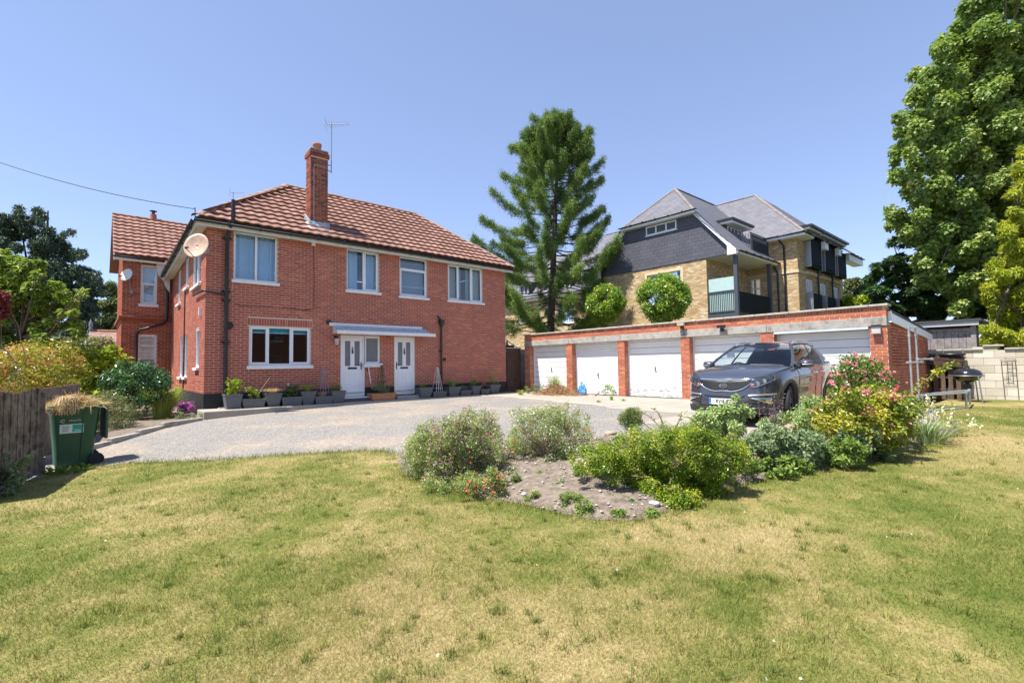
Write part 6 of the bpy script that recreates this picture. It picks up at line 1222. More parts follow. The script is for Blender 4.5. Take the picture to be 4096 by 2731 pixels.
for lab, q in (('tall grey pot with bright green leafy plant nearest the soil pipe', (Q4(455), Q4(672), R4(1180), Q4(490), Q4(650), R4(1350))), ('low grey trough with small bushes and a bare branch', (Q4(672), Q4(958), R4(1240), Q4(690), Q4(935), R4(1340))), ('tall grey pot overflowing with straw coloured grass', (Q4(965), Q4(1168), R4(1165), Q4(1000), Q4(1130), R4(1325))), ('low grey trough with glossy bush under the lower window', (Q4(1165), Q4(1420), R4(1210), Q4(1175), Q4(1400), R4(1315))), ('tall grey pot with green arching grass', (Q4(1405), Q4(1590), R4(1140), Q4(1440), Q4(1560), R4(1300))), ('low grey trough with dry grass left of the first door', (Q4(1578), Q4(1800), R4(1200), Q4(1590), Q4(1785), R4(1290))), ('tall grey pot just left of the first front door', (Q4(1785), Q4(1960), R4(1135), Q4(1805), Q4(1930), R4(1283))),
               ('tall grey pot with small sprig right of the second door', (Q5(1000), Q5(1165), R4(1095), Q5(1030), Q5(1145), R4(1227))), ('low grey trough carrying a pale obelisk beside the downpipe', (Q5(1168), Q5(1340), R4(1145), Q5(1172), Q5(1325), R4(1225))), ('wide grey pot with drooping grass right of the downpipe', (Q5(1365), Q5(1510), R4(1085), Q5(1385), Q5(1495), R4(1203))), ('small grey pot with silvery lavender', (Q5(1512), Q5(1650), R4(1130), Q5(1525), Q5(1645), R4(1195))), ('tall grey pot with feathery green plant', (Q5(1655), Q5(1765), R4(1075), Q5(1670), Q5(1750), R4(1190))), ('low grey trough with reddish stems near the house end', (Q5(1768), Q5(1880), R4(1115), Q5(1775), Q5(1875), R4(1190))), ('tall grey pot with airy shrub at the house end', (Q5(1885), Q5(2008), R4(1060), Q5(1900), Q5(1985), R4(1175)))):
    pots.append(tallpot(lab, *q)); 
tp = tallpot('terracotta trough with lavender between the two front doors', Q5(400), Q5(705), R4(1165), Q5(430), Q5(690), R4(1257), mat=MT['terracotta_pot'], group=None)
def in_pot(i, lab, mat, n, L, W, h, sp, name='potted_plant', cat='plant', fl=None, bl=None, **kw):
    t, p, w, d = pots[i] if i >= 0 else tp; blobs = bl or [(p.x+random.uniform(-1, 1)*w*.6, p.y+random.uniform(-.5, .5)*d, p.z+h*random.uniform(.15, .95), sp*random.uniform(.6, 1.1)) for _ in range(9)]
    o = bush(name, lab, cat, (p.x, p.y, p.z-.05), blobs, n, L, W, mat, 7, .006, group='plants in the pots along the house', **kw)
    if fl: flowers(o, blobs, *fl)
    return o
in_pot(0, 'bright yellow green leafy plant in the first pot', 'fatsia', 420, .075, .04, .38, .11); in_pot(1, 'variegated small bush in the second trough', 'cotone', 420, .045, .025, .30, .09); in_pot(3, 'glossy dark bush in the trough under the window', 'rose', 520, .055, .035, .32, .12); in_pot(6, 'dark leafy plant in the pot left of the first door', 'rose', 260, .045, .025, .18, .11)
in_pot(7, 'small green sprig in the pot right of the second door', 'weed', 160, .04, .02, .2, .06); in_pot(10, 'silvery lavender mound in the small pot', 'greygreen', 420, .05, .01, .14, .1); in_pot(11, 'feathery green plant in a tall pot', 'weed', 420, .05, .015, .26, .12); in_pot(12, 'reddish stems in the low trough by the house end', 'rust', 150, .09, .01, .35, .08, up=0, droop=-.8); in_pot(13, 'airy olive shrub in the last pot by the house end', 'salvia', 420, .045, .02, .62, .14); in_pot(-1, 'grey lavender and rosemary in the terracotta trough', 'greygreen', 900, .06, .012, .26, .13)
def tuft(lab, p, n, h, sp, mat, group=None, width=.01, arch=.55, r0=.08, name='grass_tuft', cat='grass plant', extra=None):
    t = thing(name, lab, cat, group=group); blades(t, p, n, h, sp, LM[mat], width=width, arch=arch, r0=r0)
    if extra: extra(t)
    rel(t, p); return t
gp = 'plants in the pots along the house'
for i, lab, mt, h, s in ((2, 'straw coloured grass spilling over its pot', 'straw', .42, .36), (4, 'green arching grass in a tall pot', 'ograss', .55, .34), (5, 'dry grass in the trough left of the first door', 'straw', .35, .26), (9, 'drooping green grass in the wide pot', 'salvia', .65, .42)): p = pots[i][1]; tuft(lab, (p.x, p.y, p.z-.03), 420, h, s, mt, gp, .007, .75, .12)
def obelisk(lab, x, y, z, w, h, mat, tilt=0):
    t = thing('obelisk_trellis', lab, 'trellis', (x, y, z), group='obelisk plant supports'); top = Vector((tilt, 0, h))
    for sx, sy in ((-1, -1), (1, -1), (1, 1), (-1, 1), (-.33, -1), (.33, -1)): m = MB(); m.tube([(sx*w, sy*w, 0), top+Vector((sx*w*.16, sy*w*.16, 0))], .010, 6); m.build('leg', mat, t)
    for f in (.18, .42, .66, .9):
        k = w*(1-.84*f); m = MB(); q = [Vector((sx*k+tilt*f, sy*k, h*f)) for sx, sy in ((-1, -1), (1, -1), (1, 1), (-1, 1), (-1, -1))]; m.tube(q, .007, 5); m.build('ring', mat, t)
g1 = M('obelisk_grey', (.27, .22, .25), .7, .1); g2 = M('obelisk_pale', (.55, .52, .50), .7, .1); g3 = M('obelisk_brown', (.10, .06, .05), .8)
p = pots[5][1]; obelisk('grey metal obelisk in the trough left of the first door', p.x+.06, p.y+.1, p.z-.05, .16, .98, g1); p = pots[8][1]; obelisk('pale obelisk standing in the trough by the downpipe', p.x, p.y, p.z-.05, .15, .95, g2); p = tp[1]; obelisk('brown obelisk with dry climber in the terracotta trough', p.x+.02, p.y+.06, p.z-.05, .16, 1.0, g3)
bush('climber_plant', 'dry brown climber on the obelisk in the terracotta trough', 'plant', (p.x, p.y, p.z), [(p.x+.02, p.y+.06, p.z+.15+.11*k, .12-.008*k) for k in range(8)], 420, .05, .015, 'salvia', 6, .005)
p = pots[1][1]; m = MB(); t = thing('bare_branch', 'bare pale branch leaning out of the low trough', 'branch'); m.tube([(p.x+.12, p.y, p.z-.05), (p.x+.2, p.y+.02, p.z+.22), (p.x+.33, p.y, p.z+.42), (p.x+.46, p.y, p.z+.62)], [.012, .01, .008, .004], 6); m.tube([(p.x+.2, p.y+.02, p.z+.22), (p.x+.08, p.y, p.z+.4)], [.007, .003], 5); m.build('stem', MT['twig_pale'], t); rel(t, p)
p = pots[3][1]; t = thing('white_pipe', 'short white pipe rising behind the trough under the window', 'pipe', (p.x+.05, -.12, .07)); m = MB(); m.tube([(0, 0, 0), (0, 0, .58), (-.03, -.01, .66)], .03, 10); m.build('pipe', MT['white_paint'], t)
# ---------------------------------------------------------------- fence and bin at the left
fn = thing('board_fence', 'weathered brown close board fence at the left edge', 'fence')
fa, fb = Gv(-60, 1165), Gv(92, 1088); dv = (fb-fa); dv.z = 0; L = dv.length; dv.normalize(); nv = Vector((dv.y, -dv.x, 0)); n = int(L/.105); Df = depth_of(fb); zt = dep(60*VS, 899*VS, depth_of((fa+fb)/2)).z
for k in range(n):
    a = fa+dv*(k*.105); z0 = H(a.x, a.y)+.02; zz = zt+.03*math.sin(k*.5)+random.uniform(-.008, .008)-.03*abs(k-n*.5)/n; m = MB(); Mx = Matrix.Translation((a.x, a.y, 0)) @ Matrix.Rotation(math.atan2(dv.y, dv.x), 4, 'Z') @ Matrix.Rotation(random.uniform(-.01, .01), 4, 'Y'); m.box((0, -.011+(k % 2)*.012, z0), (.115, .006+(k % 2)*.012, zz), Mx); m.build('board', MT['wood_fence'], fn)
for k in (.35, 1.0): m = MB(); m.box(tuple(fb-dv*.06+Vector((-.05, -.05, -.1))), tuple(fb-dv*.06+Vector((.05, .05, zt-fb.z-.05)))) if k == 1.0 else m.tube([fa+nv*-.05+Zv*.5, fb+nv*-.05+Zv*.5], .03, 6); m.build('post' if k == 1.0 else 'rail', MT['wood_fence'], fn)
m = MB(); q = fb+dv*.02; m.box((q.x-.02, q.y-.02, q.z-.05), (q.x+.05, q.y+.05, q.z+.25)); m.build('foot_stake', MT['wood_grey'], fn)
rel(fn, fa)
f2 = thing('panel_fence', 'fence panel just visible behind the green bin', 'fence'); c0, c1 = Gv(95, 1070), Gv(178, 1000); dv2 = (c1-c0); dv2.z = 0; L2 = dv2.length; dv2.normalize(); zt2 = dep(150*VS, 886*VS, depth_of((c0+c1)/2)).z
for k in range(int(L2/.12)+1): a = c0+dv2*(k*.12); m = MB(); m.box((0, 0, H(a.x, a.y)), (.118, .018, zt2), Matrix.Translation((a.x, a.y, 0)) @ Matrix.Rotation(math.atan2(dv2.y, dv2.x), 4, 'Z')); m.build('board', MT['wood_fence'], f2)
rel(f2, c0)
b0_ = Gv(168, 1068); D = depth_of(b0_); vd = Vector((b0_.x-CAM.x, b0_.y-CAM.y, 0)).normalized(); ang = math.atan2(vd.y, vd.x)-math.pi/2+.10
BN = thing('wheelie_bin', 'green wheelie bin heaped with straw beside the fence', 'bin', b0_, ang); bg_ = M('bin_green', (.022, .085, .045), .45, .12, 5, dirt=(.05, .11, .07), dscale=6, dlev=.6)
def rrect(w0, w1, d, r, z, n=5):                               # rounded rectangle ring: x from -w0 to w1
    o = []
    for cx, cy, a0 in ((w1-r, d-r, 0), (-w0+r, d-r, 90), (-w0+r, -d+r, 180), (w1-r, -d+r, 270)):
        for k in range(n+1): a = math.radians(a0+90*k/n); o.append(Vector((cx+r*math.cos(a), cy+r*math.sin(a), z)))
    return o
m = MB(); m.grid([rrect(.24, .22, .20, .06, .04), rrect(.255, .24, .22, .07, .3), rrect(.31, .30, .27, .08, .93)], True, True); m.add(rrect(.24, .22, .20, .06, .04), [tuple(range(24))]); m.build('tub', bg_, BN)
m = MB(); m.grid([rrect(.31, .30, .27, .08, .93), rrect(.345, .335, .30, .09, .93), rrect(.345, .335, .30, .09, 1.0), rrect(.30, .29, .255, .07, 1.0), rrect(.29, .28, .245, .07, .9)], False, True); m.build('rim', bg_, BN)
m = MB(); m.box((.36, -.28, .42), (.40, .28, .98)); m.build('lid', bg_, BN, bevel=.015)
for y in (-.25, .25): m = MB(); m.tube([(.26, y-.03, .10), (.26, y+.03, .10)], .10, 20); m.build('wheel', MT['rubber'], BN)
m = MB(); m.tube([(.36, -.26, .97), (.36, .26, .97)], .016, 8); m.build('handle', bg_, BN)
m = MB(); m.tube([(.06, -.218, .1), (.085, -.268, .9)], .008, 6); m.build('seam', bg_, BN)
SIDE = lambda x, z, y: Matrix(((1, 0, 0, x), (0, 0, -1, y), (0, 1, 0, z), (0, 0, 0, 1)))
yy = lambda z: -.22-.05*(z-.3)/.63-.004
lettering('recycle_letters', 'recycle', .052, M('bin_print', (.52, .60, .55), .6), BN, SIDE(-.02, .76, yy(.76)), ext=.0008); m = MB(); m.tube([Vector((-.165+.025*math.cos(a), yy(.76), .755+.022*math.sin(a))) for a in np.linspace(.6, 5.6, 14)], .006, 5); m.build('recycle_mark', MT['bin_print'], BN)
m = MB(); m.add([(-.20, yy(.56), .555), (.09, yy(.56), .555), (.09, yy(.70), .70), (-.20, yy(.70), .70)], [(0, 1, 2, 3)]); stk = m.build('sticker', M('sticker_white', (.75, .78, .76), .5), BN)
e_ = .002; m = MB(); m.add([(-.05, yy(.56)-e_, .57), (.08, yy(.56)-e_, .57), (.08, yy(.70)-e_, .69), (-.05, yy(.70)-e_, .69)], [(0, 1, 2, 3)]); m.build('sticker_panel', M('sticker_teal', (.06, .48, .36), .5), stk)
m = MB(); m.add([(-.165, yy(.58)-e_, .58), (-.095, yy(.58)-e_, .58), (-.085, yy(.68)-e_, .665), (-.175, yy(.68)-e_, .665)], [(0, 1, 2, 3)]); m.add([(-.18, yy(.69)-e_, .67), (-.08, yy(.69)-e_, .67), (-.08, yy(.69)-e_, .683), (-.18, yy(.69)-e_, .683)], [(0, 1, 2, 3)]); m.build('bin_icon', M('icon_grey', (.50, .55, .54), .5), stk)
for s_, z, mt in (('Garden', .665, 'letter_black'), ('Waste', .635, 'letter_black'), ('2020', .595, 'sticker_white')): lettering('sticker_letters', s_, .034, MT[mt], stk, SIDE(.015, z, yy(z)-.004), ext=.0006)
sh = thing('straw_heap', 'heap of dry straw and dead grass on the open bin', 'straw', (b0_.x, b0_.y, b0_.z+.96), ang); n = 900
P = np.stack([RNG.normal(-.02, .22, n), RNG.normal(0, .17, n), np.zeros(n)], 1); P[:, 0] = np.clip(P[:, 0], -.42, .36); P[:, 1] = np.clip(P[:, 1], -.32, .3); P[:, 2] = .20*np.exp(-(P[:, 0]/.28)**2-(P[:, 1]/.25)**2)*RNG.uniform(.3, 1.1, n); Dq = RNG.normal(size=(n, 3))*np.array((1, .6, .25))
link('stalks', leaves_mesh('stalks', P-nrm(Dq)*.12, Dq, nrm(RNG.normal(size=(n, 3))+np.array((0, 0, 1))), RNG.uniform(.15, .4, n), .010, RNG.random(n), .1, .5), sh, LM['straw'])
V = []; n = 320; 
a = RNG.uniform(-.30, .02, n); lx = RNG.uniform(.0, .28, n); seg = 6; st0 = np.stack([a*.6-.02, RNG.uniform(-.22, -.05, n), RNG.uniform(.08, .17, n)], 1); Vb = np.empty((n, seg+1, 2, 3))
for i in range(seg+1):
    f = i/seg; c = st0+np.stack([lx*f*.6-.12*f, -.16*f-.02*np.sin(f*5+a*9), -.02*f-.20*f**2.2*RNG.uniform(.7, 1.0, n)+.05*np.sin(math.pi*f)], 1); Vb[:, i, 0] = c+np.array((-.003, 0, 0)); Vb[:, i, 1] = c+np.array((.003, 0, .002))
Fq = np.concatenate([np.stack([np.arange(n)*(2*seg+2)+2*i+q for q in (0, 1, 3, 2)], 1) for i in range(seg)]); link('hanging_grass', npmesh('hanging_grass', Vb.reshape(-1, 3), Fq, np.tile(RNG.random(n), seg)), sh, LM['straw'])
# ---------------------------------------------------------------- block wall, shed, barbecue, pipes at the right
bw = thing('block_wall', 'pale concrete block garden wall at the right beyond the lawn', 'wall'); XW = 17.65; bmat = brickmat('block_cream', [(0, (.50, .45, .36)), (.5, (.58, .53, .44)), (1, (.66, .61, .52))])
wy0, wy1, zc = -13.0, -19.5, 1.44; m = MB(); m.box((XW+.012, wy1, -.3), (XW+.16, wy0, zc-.01)); m.build('wall_core', M('block_joint', (.40, .36, .29), .95), bw)
cache = []
for v in range(8): X, F = boxes_np((0, 0, 0), (0, -1, 0), (-1, 0, 0), np.array([(0, .44, 0, .215)]), -.05, .0+.003*random.random()); me = npmesh('block', X, F, np.full(len(F), random.random())); me.materials.append(bmat); cache.append(me)
for r in range(8):
    y = wy0+(.225 if r % 2 else 0)
    while y > wy1: o = link('block', random.choice(cache), bw); o.location = (XW, y-.005, -.25+r*.225-.117+.005); y -= .45
y = wy0
while y > wy1:
    up = .10 if -14.62 < y < -14.1 else 0; m = MB(); m.box((XW-.05, y-.44, zc+up), (XW+.21, y, zc+.05+up)); m.build('coping_slab', MT['coping_stone'], bw, bevel=.01); y -= .45
m = MB(); m.box((XW-.004, -14.66, zc-.02), (XW+.16, -14.12, zc+.098)); m.build('raised_block', bmat, bw); rel(bw, (XW, -16, 0))
sd_ = thing('garden_shed', 'grey timber boarded shed with felt roof rising behind the block wall', 'shed'); XS2 = 18.4; ya, yb2 = pl(3700, 1350, 0, XS2).y, pl(3895, 1350, 0, XS2).y; zt_, zb_ = pl(3800, 1318, 0, XS2).z, 1.2
n = 9; w = (ya+.4-yb2)/n
for k in range(n): m = MB(); m.box((XS2, yb2+k*w+.004, .2), (XS2+.02, yb2+(k+1)*w-.004, zt_)); m.build('board', MT['wood_grey'], sd_)
m = MB(); m.box((XS2-.03, yb2, zt_-.06), (XS2-.002, ya+.5, zt_+.02)); m.build('rail', MT['wood_grey'], sd_); m = MB(); m.box((XS2-.04, yb2-.06, .2), (XS2+.06, yb2+.06, zt_+.1)); m.build('post', MT['wood_grey'], sd_)
m = MB(); m.box((XS2-.18, yb2-.15, zt_+.10), (XS2-.14, ya+.6, zt_+.22)); m.build('fascia', M('fascia_grey', (.45, .46, .48), .6), sd_); m = MB(); m.box((XS2-.22, yb2-.2, zt_+.223), (XS2+2.2, ya+.6, zt_+.30)); m.build('roof', MT['felt_edge'], sd_); m = MB(); m.box((XS2+.03, yb2+.05, .1), (XS2+2.0, ya+.55, zt_+.1)); m.build('shed_body', MT['wood_dark'], sd_); rel(sd_, (XS2+1, (ya+yb2)/2, 0))
# barbecue
bq0 = pl(3868, 1502, 0, 16.15); bp = Vector((bq0.x, bq0.y, H(bq0.x, bq0.y))); D = depth_of(bq0); rim = dep(3868, 1502, D); top_ = dep(3868, 1466, D); R_ = .33
bq_ = thing('kettle_barbecue', 'black kettle barbecue on three legs by the block wall', 'barbecue', bp); zr = rim.z-bp.z; en = M('enamel_black', (.016, .016, .018), .18, .1, coat=.5)
m = MB(); m.lathe([(.02, zr-.19), (.14, zr-.18), (.25, zr-.11), (R_-.005, zr-.01), (R_, zr)], 32); m.build('bowl', en, bq_); m = MB(); m.lathe([(R_+.005, zr+.004), (R_, zr+.05), (R_*.86, zr+.135), (R_*.55, zr+.19), (.05, zr+.205), (.001, zr+.205)], 32); m.build('lid', en, bq_)
m = MB(); m.tube([(-.07, .05, zr+.19), (-.065, .05, zr+.25), (.065, -.05, zr+.25), (.07, -.05, zr+.19)], .014, 8); m.build('lid_handle', MT['black_plastic'], bq_); m = MB(); q = [Vector(((R_+.03)*math.cos(a), (R_+.03)*math.sin(a), zr)) for a in np.linspace(0, 2*math.pi, 33)]; m.tube(q, .014, 6); m.build('rim_ring', MT['grey_metal'], bq_)
for a in (-2.4, -.35, 1.3): m = MB(); c = Vector((math.cos(a), math.sin(a), 0)); m.tube([c*(R_+.03)+Zv*zr, c*(R_+.06)+Zv*(zr-.1), c*(R_+.14)+Zv*.0], .016, 8); m.build('leg', MT['grey_metal'], bq_)
m = MB(); m.tube([(0, 0, zr-.19), (0, 0, zr-.42)], .045, 10); m.box((-.09, -.09, zr-.40), (.09, .09, zr-.24)); m.build('ash_catcher', MT['dark_metal'], bq_)
# scaffold tube frame
pf = thing('pipe_frame', 'galvanised scaffold tube frame beside the garage side wall', 'pipe frame'); gs = MT['galv_steel']; YF = -13.62
A1_, A2_ = pl(3634, 1310, 1, YF), pl(3661, 1310, 1, YF-.0); 
def tb(*pts, r=.021): m = MB(); m.tube(pts, r, 8); m.build('tube', gs, pf)
def fit_(p): m = MB(); m.tube([Vector(p)-Zv*.035, Vector(p)+Zv*.035], .032, 8); m.build('clamp', gs, pf)
for A_ in (A1_, A2_): tb((A_.x, A_.y, H(A_.x, A_.y)-.05), (A_.x, A_.y, A_.z)); fit_((A_.x, A_.y, A_.z-.18)); fit_((A_.x, A_.y, A_.z))
tb(A1_, A2_); h1 = pl(3634, 1449, 1, YF).z; h2 = pl(3661, 1436, 1, YF).z; p0, p1 = pl(3612, 1449, 1, YF), pl(3700, 1447, 1, YF); tb((A1_.x-.5, YF-.02, h1), (A1_.x+1.3, YF-.02, h1)); tb((A2_.x-.05, YF-.02, h2), (A2_.x+1.4, YF-.1, h2)); fit_((A1_.x, YF, h1)); fit_((A2_.x, YF, h2)); fit_((A1_.x+1.2, YF-.02, h1)); fit_((A2_.x+1.35, YF-.08, h2))
l1, l2 = G(3866, 1634), G(3880, 1618); t1, t2 = dep(3864, 1570, depth_of(l1)), dep(3877, 1560, depth_of(l2)); e1 = pl(3690, 1562, 2, t1.z); e2 = pl(3690, 1552, 2, t2.z)
s1 = G(3690, 1615); dir1 = (t2-t1); back = Vector((A1_.x, -13.8, 0)); b1_ = Vector((A1_.x-.2, -13.75, t1.z)); b2_ = Vector((A1_.x+.6, -13.7, t2.z))
tb(l1, t1); tb(l2, t2); tb(t1, b1_); tb(t2, b2_); tb(t1, t2); tb(l1+Zv*.03, Vector((b1_.x, b1_.y-.05, H(b1_.x, b1_.y)+.03))); tb(b1_, (b1_.x, b1_.y, H(b1_.x, b1_.y))); tb(b2_, (b2_.x, b2_.y, H(b2_.x, b2_.y)))
for p in (t1, t2, b1_): fit_(p)
rel(pf, (A1_.x, YF, 0))
# slatted log store with a lean-to lid, water butt
ls = thing('log_store', 'dark slatted timber store with sloping lid beside the garage corner', 'log store'); xc = 16.75; y0, y1 = pl(3712, 1500, 0, xc).y, pl(3832, 1500, 0, xc).y; wd = MT['wood_dark']; zl = pl(3712, 1440, 0, xc).z; zr_ = pl(3835, 1452, 0, xc).z
n = 5; M('wood_brown', (.13, .08, .055), .85, .3, 9, bmp=.4)
for k in range(n): y = y0+(y1-y0)*k/(n-1); m = MB(); m.box((xc, y-.05, H(xc, y)), (xc+.03, y+.05, zl+(zr_-zl)*k/(n-1)-.12)); m.build('slat', MT['wood_brown'], ls)
for k in range(3): y = y0+(y1-y0)*k/2; m = MB(); m.box((xc+.7, y-.05, 0), (xc+.74, y+.05, zl-.05)); m.build('slat', wd, ls)
for z in (.25, .62): m = MB(); m.box((xc+.031, min(y0, y1), z), (xc+.06, max(y0, y1), z+.07)); m.build('rail', wd, ls)
m = MB(); m.prism([(xc-.12, y0+.1, zl+.04), (xc-.12, y1-.1, zr_+.02), (xc-.12, y1-.1, zr_-.12), (xc-.12, y0+.1, zl-.12)], (.03, 0, 0)); m.build('lid_front', wd, ls)
for k in range(6): x = xc-.1+k*.16; m = MB(); m.prism([(x, y0+.12, zl+.06+k*.025), (x, y1-.12, zr_+.04+k*.025), (x, y1-.12, zr_+.06+k*.025), (x, y0+.12, zl+.08+k*.025)], (.15, 0, 0)); m.build('lid_board', wd, ls)
rel(ls, (xc+.3, (y0+y1)/2, 0))
wb = pl(3806, 1415, 0, 17.25); t = thing('water_butt', 'black round water butt lid behind the slatted store', 'water butt', (wb.x, wb.y, H(wb.x, wb.y))); m = MB(); z = wb.z-t.location.z; m.lathe([(.24, 0), (.30, z*.5), (.28, z-.06), (.32, z-.05), (.32, z), (.2, z+.03), (.001, z+.03)], 24); m.build('butt', MT['black_plastic'], t)
tr = pl(4040, 1475, 0, XW-.03); t = thing('wire_trellis', 'rusty wire trellis panel leaning on the block wall', 'trellis', (tr.x, tr.y, H(tr.x, tr.y))); wv = M('wire_brown', (.10, .075, .06), .7); zt3 = pl(4040, 1436, 0, XW-.03).z-t.location.z
for y in (-.14, .14): m = MB(); m.tube([(0, y, 0), (0, y*1.02+.03, zt3)], .008, 5); m.build('wire_upright', wv, t)
for k, (a, b) in enumerate(((-.14, .14), (-.04, .14), (-.14, .05), (-.05, .06), (-.14, .0), (.0, .14), (-.06, .08), (-.14, .14))): z = zt3*(1-k*.09); m = MB(); m.tube([(0, a, z), (0, b+.02, z)], .006, 5); m.build('wire_bar', wv, t)
for y in (-.05, .05): m = MB(); m.tube([(0, y, zt3*.4), (0, y, zt3*.95)], .006, 5); m.build('wire_bar', wv, t)
# ---------------------------------------------------------------- overhead cable, closed parasol, heap by the garages
ca, cb = Vector((-.34, -.34, 5.62)), dep(-560, 415, 15); t = thing('overhead_cable', 'thin overhead cable running from the roof corner out of view', 'cable'); m = MB(); m.tube([ca+(cb-ca)*f-Zv*(.45*4*f*(1-f)) for f in np.linspace(0, 1, 17)], .011, 5); m.build('cable', MT['black_plastic'], t); m = MB(); m.tube([(-.33, -.33, 5.4), (-.34, -.34, 5.66)], .012, 6); m.build('cable_bracket', MT['black_plastic'], t); rel(t, ca)
pp = dep(2028, 1395, 27); t = thing('closed_parasol', 'closed dark parasol beyond the timber gate', 'parasol', (pp.x, pp.y, H(pp.x, pp.y))); z = dep(2027, 1358, 27).z-t.location.z; m = MB(); m.tube([(0, 0, 0), (0, 0, z)], .025, 6); m.build('pole', MT['dark_metal'], t); m = MB(); m.lathe([(.02, z), (.10, z-.35), (.14, z-.75), (.06, z-.8)], 10); m.build('canopy', M('parasol_navy', (.06, .065, .09), .8), t); m = MB(); m.tube([(0, 0, z-.05), (.9, -.5, z-.75)], .025, 6); m.build('arm', MT['dark_metal'], t)
tl = thing('deck_railing', 'grey slatted deck railing beyond the timber gate', 'railing'); q0, q1 = dep(2022, 1420, 25), dep(2095, 1420, 25); 
for k in range(4): m = MB(); m.tube([Vector((q0.x, q0.y, q0.z-.12*k)), Vector((q1.x, q1.y, q0.z-.12*k))], .025, 4); m.build('slat', M('rail_grey', (.35, .36, .38), .6), tl)
m = MB(); m.box((q0.x-.03, q0.y-.03, H(q0.x, q0.y)), (q0.x+.03, q0.y+.03, q0.z+.05)); m.build('post', MT['rail_grey'], tl); rel(tl, q0)
hp = Vector((11.25, -2.95, H(11.2, -2.9)+.02)); t = thing('brushwood_heap', 'heap of dry twigs and prunings against the second garage pier', 'brushwood'); n = 2600; P = np.stack([RNG.normal(0, .32, n), RNG.normal(0, .55, n), np.zeros(n)], 1); P[:, 2] = .42*np.exp(-(P[:, 0]/.38)**2-(P[:, 1]/.7)**2)*RNG.random(n)**.6; Dq = RNG.normal(size=(n, 3))*np.array((.7, 1, .35)); me = leaves_mesh('twigs', P+np.array(hp)-nrm(Dq)*.15, Dq, RNG.normal(size=(n, 3)), RNG.uniform(.15, .5, n), .012, RNG.random(n), .2, .5); link('twigs', me, t, leafmat('dry_twig', [(0, (.16, .08, .045)), (.5, (.30, .17, .09)), (1, (.46, .33, .18))], .1, .8, .2)); rel(t, hp)
bg0 = Vector((11.45, -4.05, H(11.4, -4)+.05)); t = thing('blue_bag', 'crumpled blue plastic bag leaning on the slatted garage door', 'bag', bg0); m = MB(); P = []
for i in range(9):
    f = i/8; r = float(np.interp(f, [0, .15, .45, .75, .9, 1], [.14, .19, .17, .11, .05, .06])); P.append([Vector((r*.7*(1+.22*math.sin(5*a+i*1.3))*math.cos(a), r*(1+.2*math.sin(4*a+i*2.1))*math.sin(a)+.03*f, .47*f)) for a in np.linspace(0, 2*math.pi, 19)[:-1]])
m.grid(P, True, True); 
mm, tt, bb, oo = nodes('bag_blue'); tt.links.new(ramp(tt, noise(tt, 7, 4, .6, dist=2.5), [(.42, (.02, .12, .45)), (.52, (.03, .28, .55)), (.6, (.45, .62, .72)), (.66, (.02, .15, .45))]), bb.inputs['Base Color']); bb.inputs['Roughness'].default_value = .3; m.build('bag', MT['bag_blue'], t)
# ---------------------------------------------------------------- planted border left of the house
def pb(a, b, zf=None):                                         # base point on the ground for a viewing pixel
    p = Gv(a, b); return p
def shrub(name, lab, cat, base, ell, n, L, W, mat, k=26, r=None, dz=.8, **kw):
    D = depth_of(base); cx, cy, rx, ry = ell; r = r or min(rx, ry)*.42; bl = [(x, y, q, random.uniform(-dz, dz)*rx*VS/FPX*D) for x, y, q in fill_ellipse(cx, cy, rx-r*.25, ry-r*.25, k, r, k+int(cx))]; return bush(name, lab, cat, base, pxblobs(bl, D), n, L, W, mat, **kw), bl, D
shrub('photinia_shrub', 'photinia shrub with orange and yellow leaves above the board fence', 'shrub', Gv(60, 985), (75, 852, 125, 62), 9000, .09, .042, 'photinia', 44, shell=.4, droop=.2)
b = Gv(215, 960); shrub('fatsia_shrub', 'bright yellow green large leaved shrub before the outbuilding', 'shrub', (b.x-.9, b.y+1.6, H(b.x, b.y)), (222, 852, 72, 56), 2600, .19, .10, 'fatsia', 26, shell=.4, up=.9)
b = Vector((-2.15, 2.2, H(-2.2, 2.2))); shrub('camellia_shrub', 'glossy dark green rounded shrub under the wing window', 'shrub', b, (313, 885, 74, 50), 9000, .075, .042, 'camellia', 34, shell=.5)
shrub('low_shrub', 'low grey green mounded shrub behind the bin at the drive edge', 'shrub', Gv(245, 985), (243, 948, 66, 46), 8000, .045, .02, 'greyshrub', 30)
b = Gv(372, 962); t = tuft('tall arching ornamental grass left of the house corner', tuple(b), 1100, 1.45, .75, 'ograss', None, .012, .45, .2, 'ornamental_grass')
b = Gv(300, 960); shrub('low_plant', 'low pale leafy plants between the grey shrub and the grass', 'plant', b, (318, 950, 40, 16), 1400, .05, .02, 'greygreen', 12)
b = Gv(420, 935); o, bl, D = shrub('border_rose', 'small pale yellow rose by the house corner', 'plant', b, (420, 903, 20, 20), 500, .06, .035, 'fatsia', 10); 
b = Gv(430, 950); t = thing('aster_plant', 'magenta flowering plant at the foot of the house corner', 'plant'); B_ = pxblobs(fill_ellipse(432, 935, 28, 13, 16, 7, 3), depth_of(b)); foliage(t, B_, 900, .05, .018, LM['greygreen']); flowers(t, B_, 420, .035, LM['magenta'], upper=-.1); limbs(t, b, [q[:3] for q in B_[:6]], .006, MT['twig'], 'stems'); rel(t, b)
b = Gv(388, 962); t = thing('marigold_plant', 'small orange flowers in front of the ornamental grass', 'plant'); B_ = pxblobs(fill_ellipse(388, 950, 16, 13, 9, 5, 4), depth_of(b)); foliage(t, B_, 300, .06, .014, LM['weed'], up=0, droop=-.6); flowers(t, B_, 26, .035, LM['orange'], petals=6, upper=.2); rel(t, b)
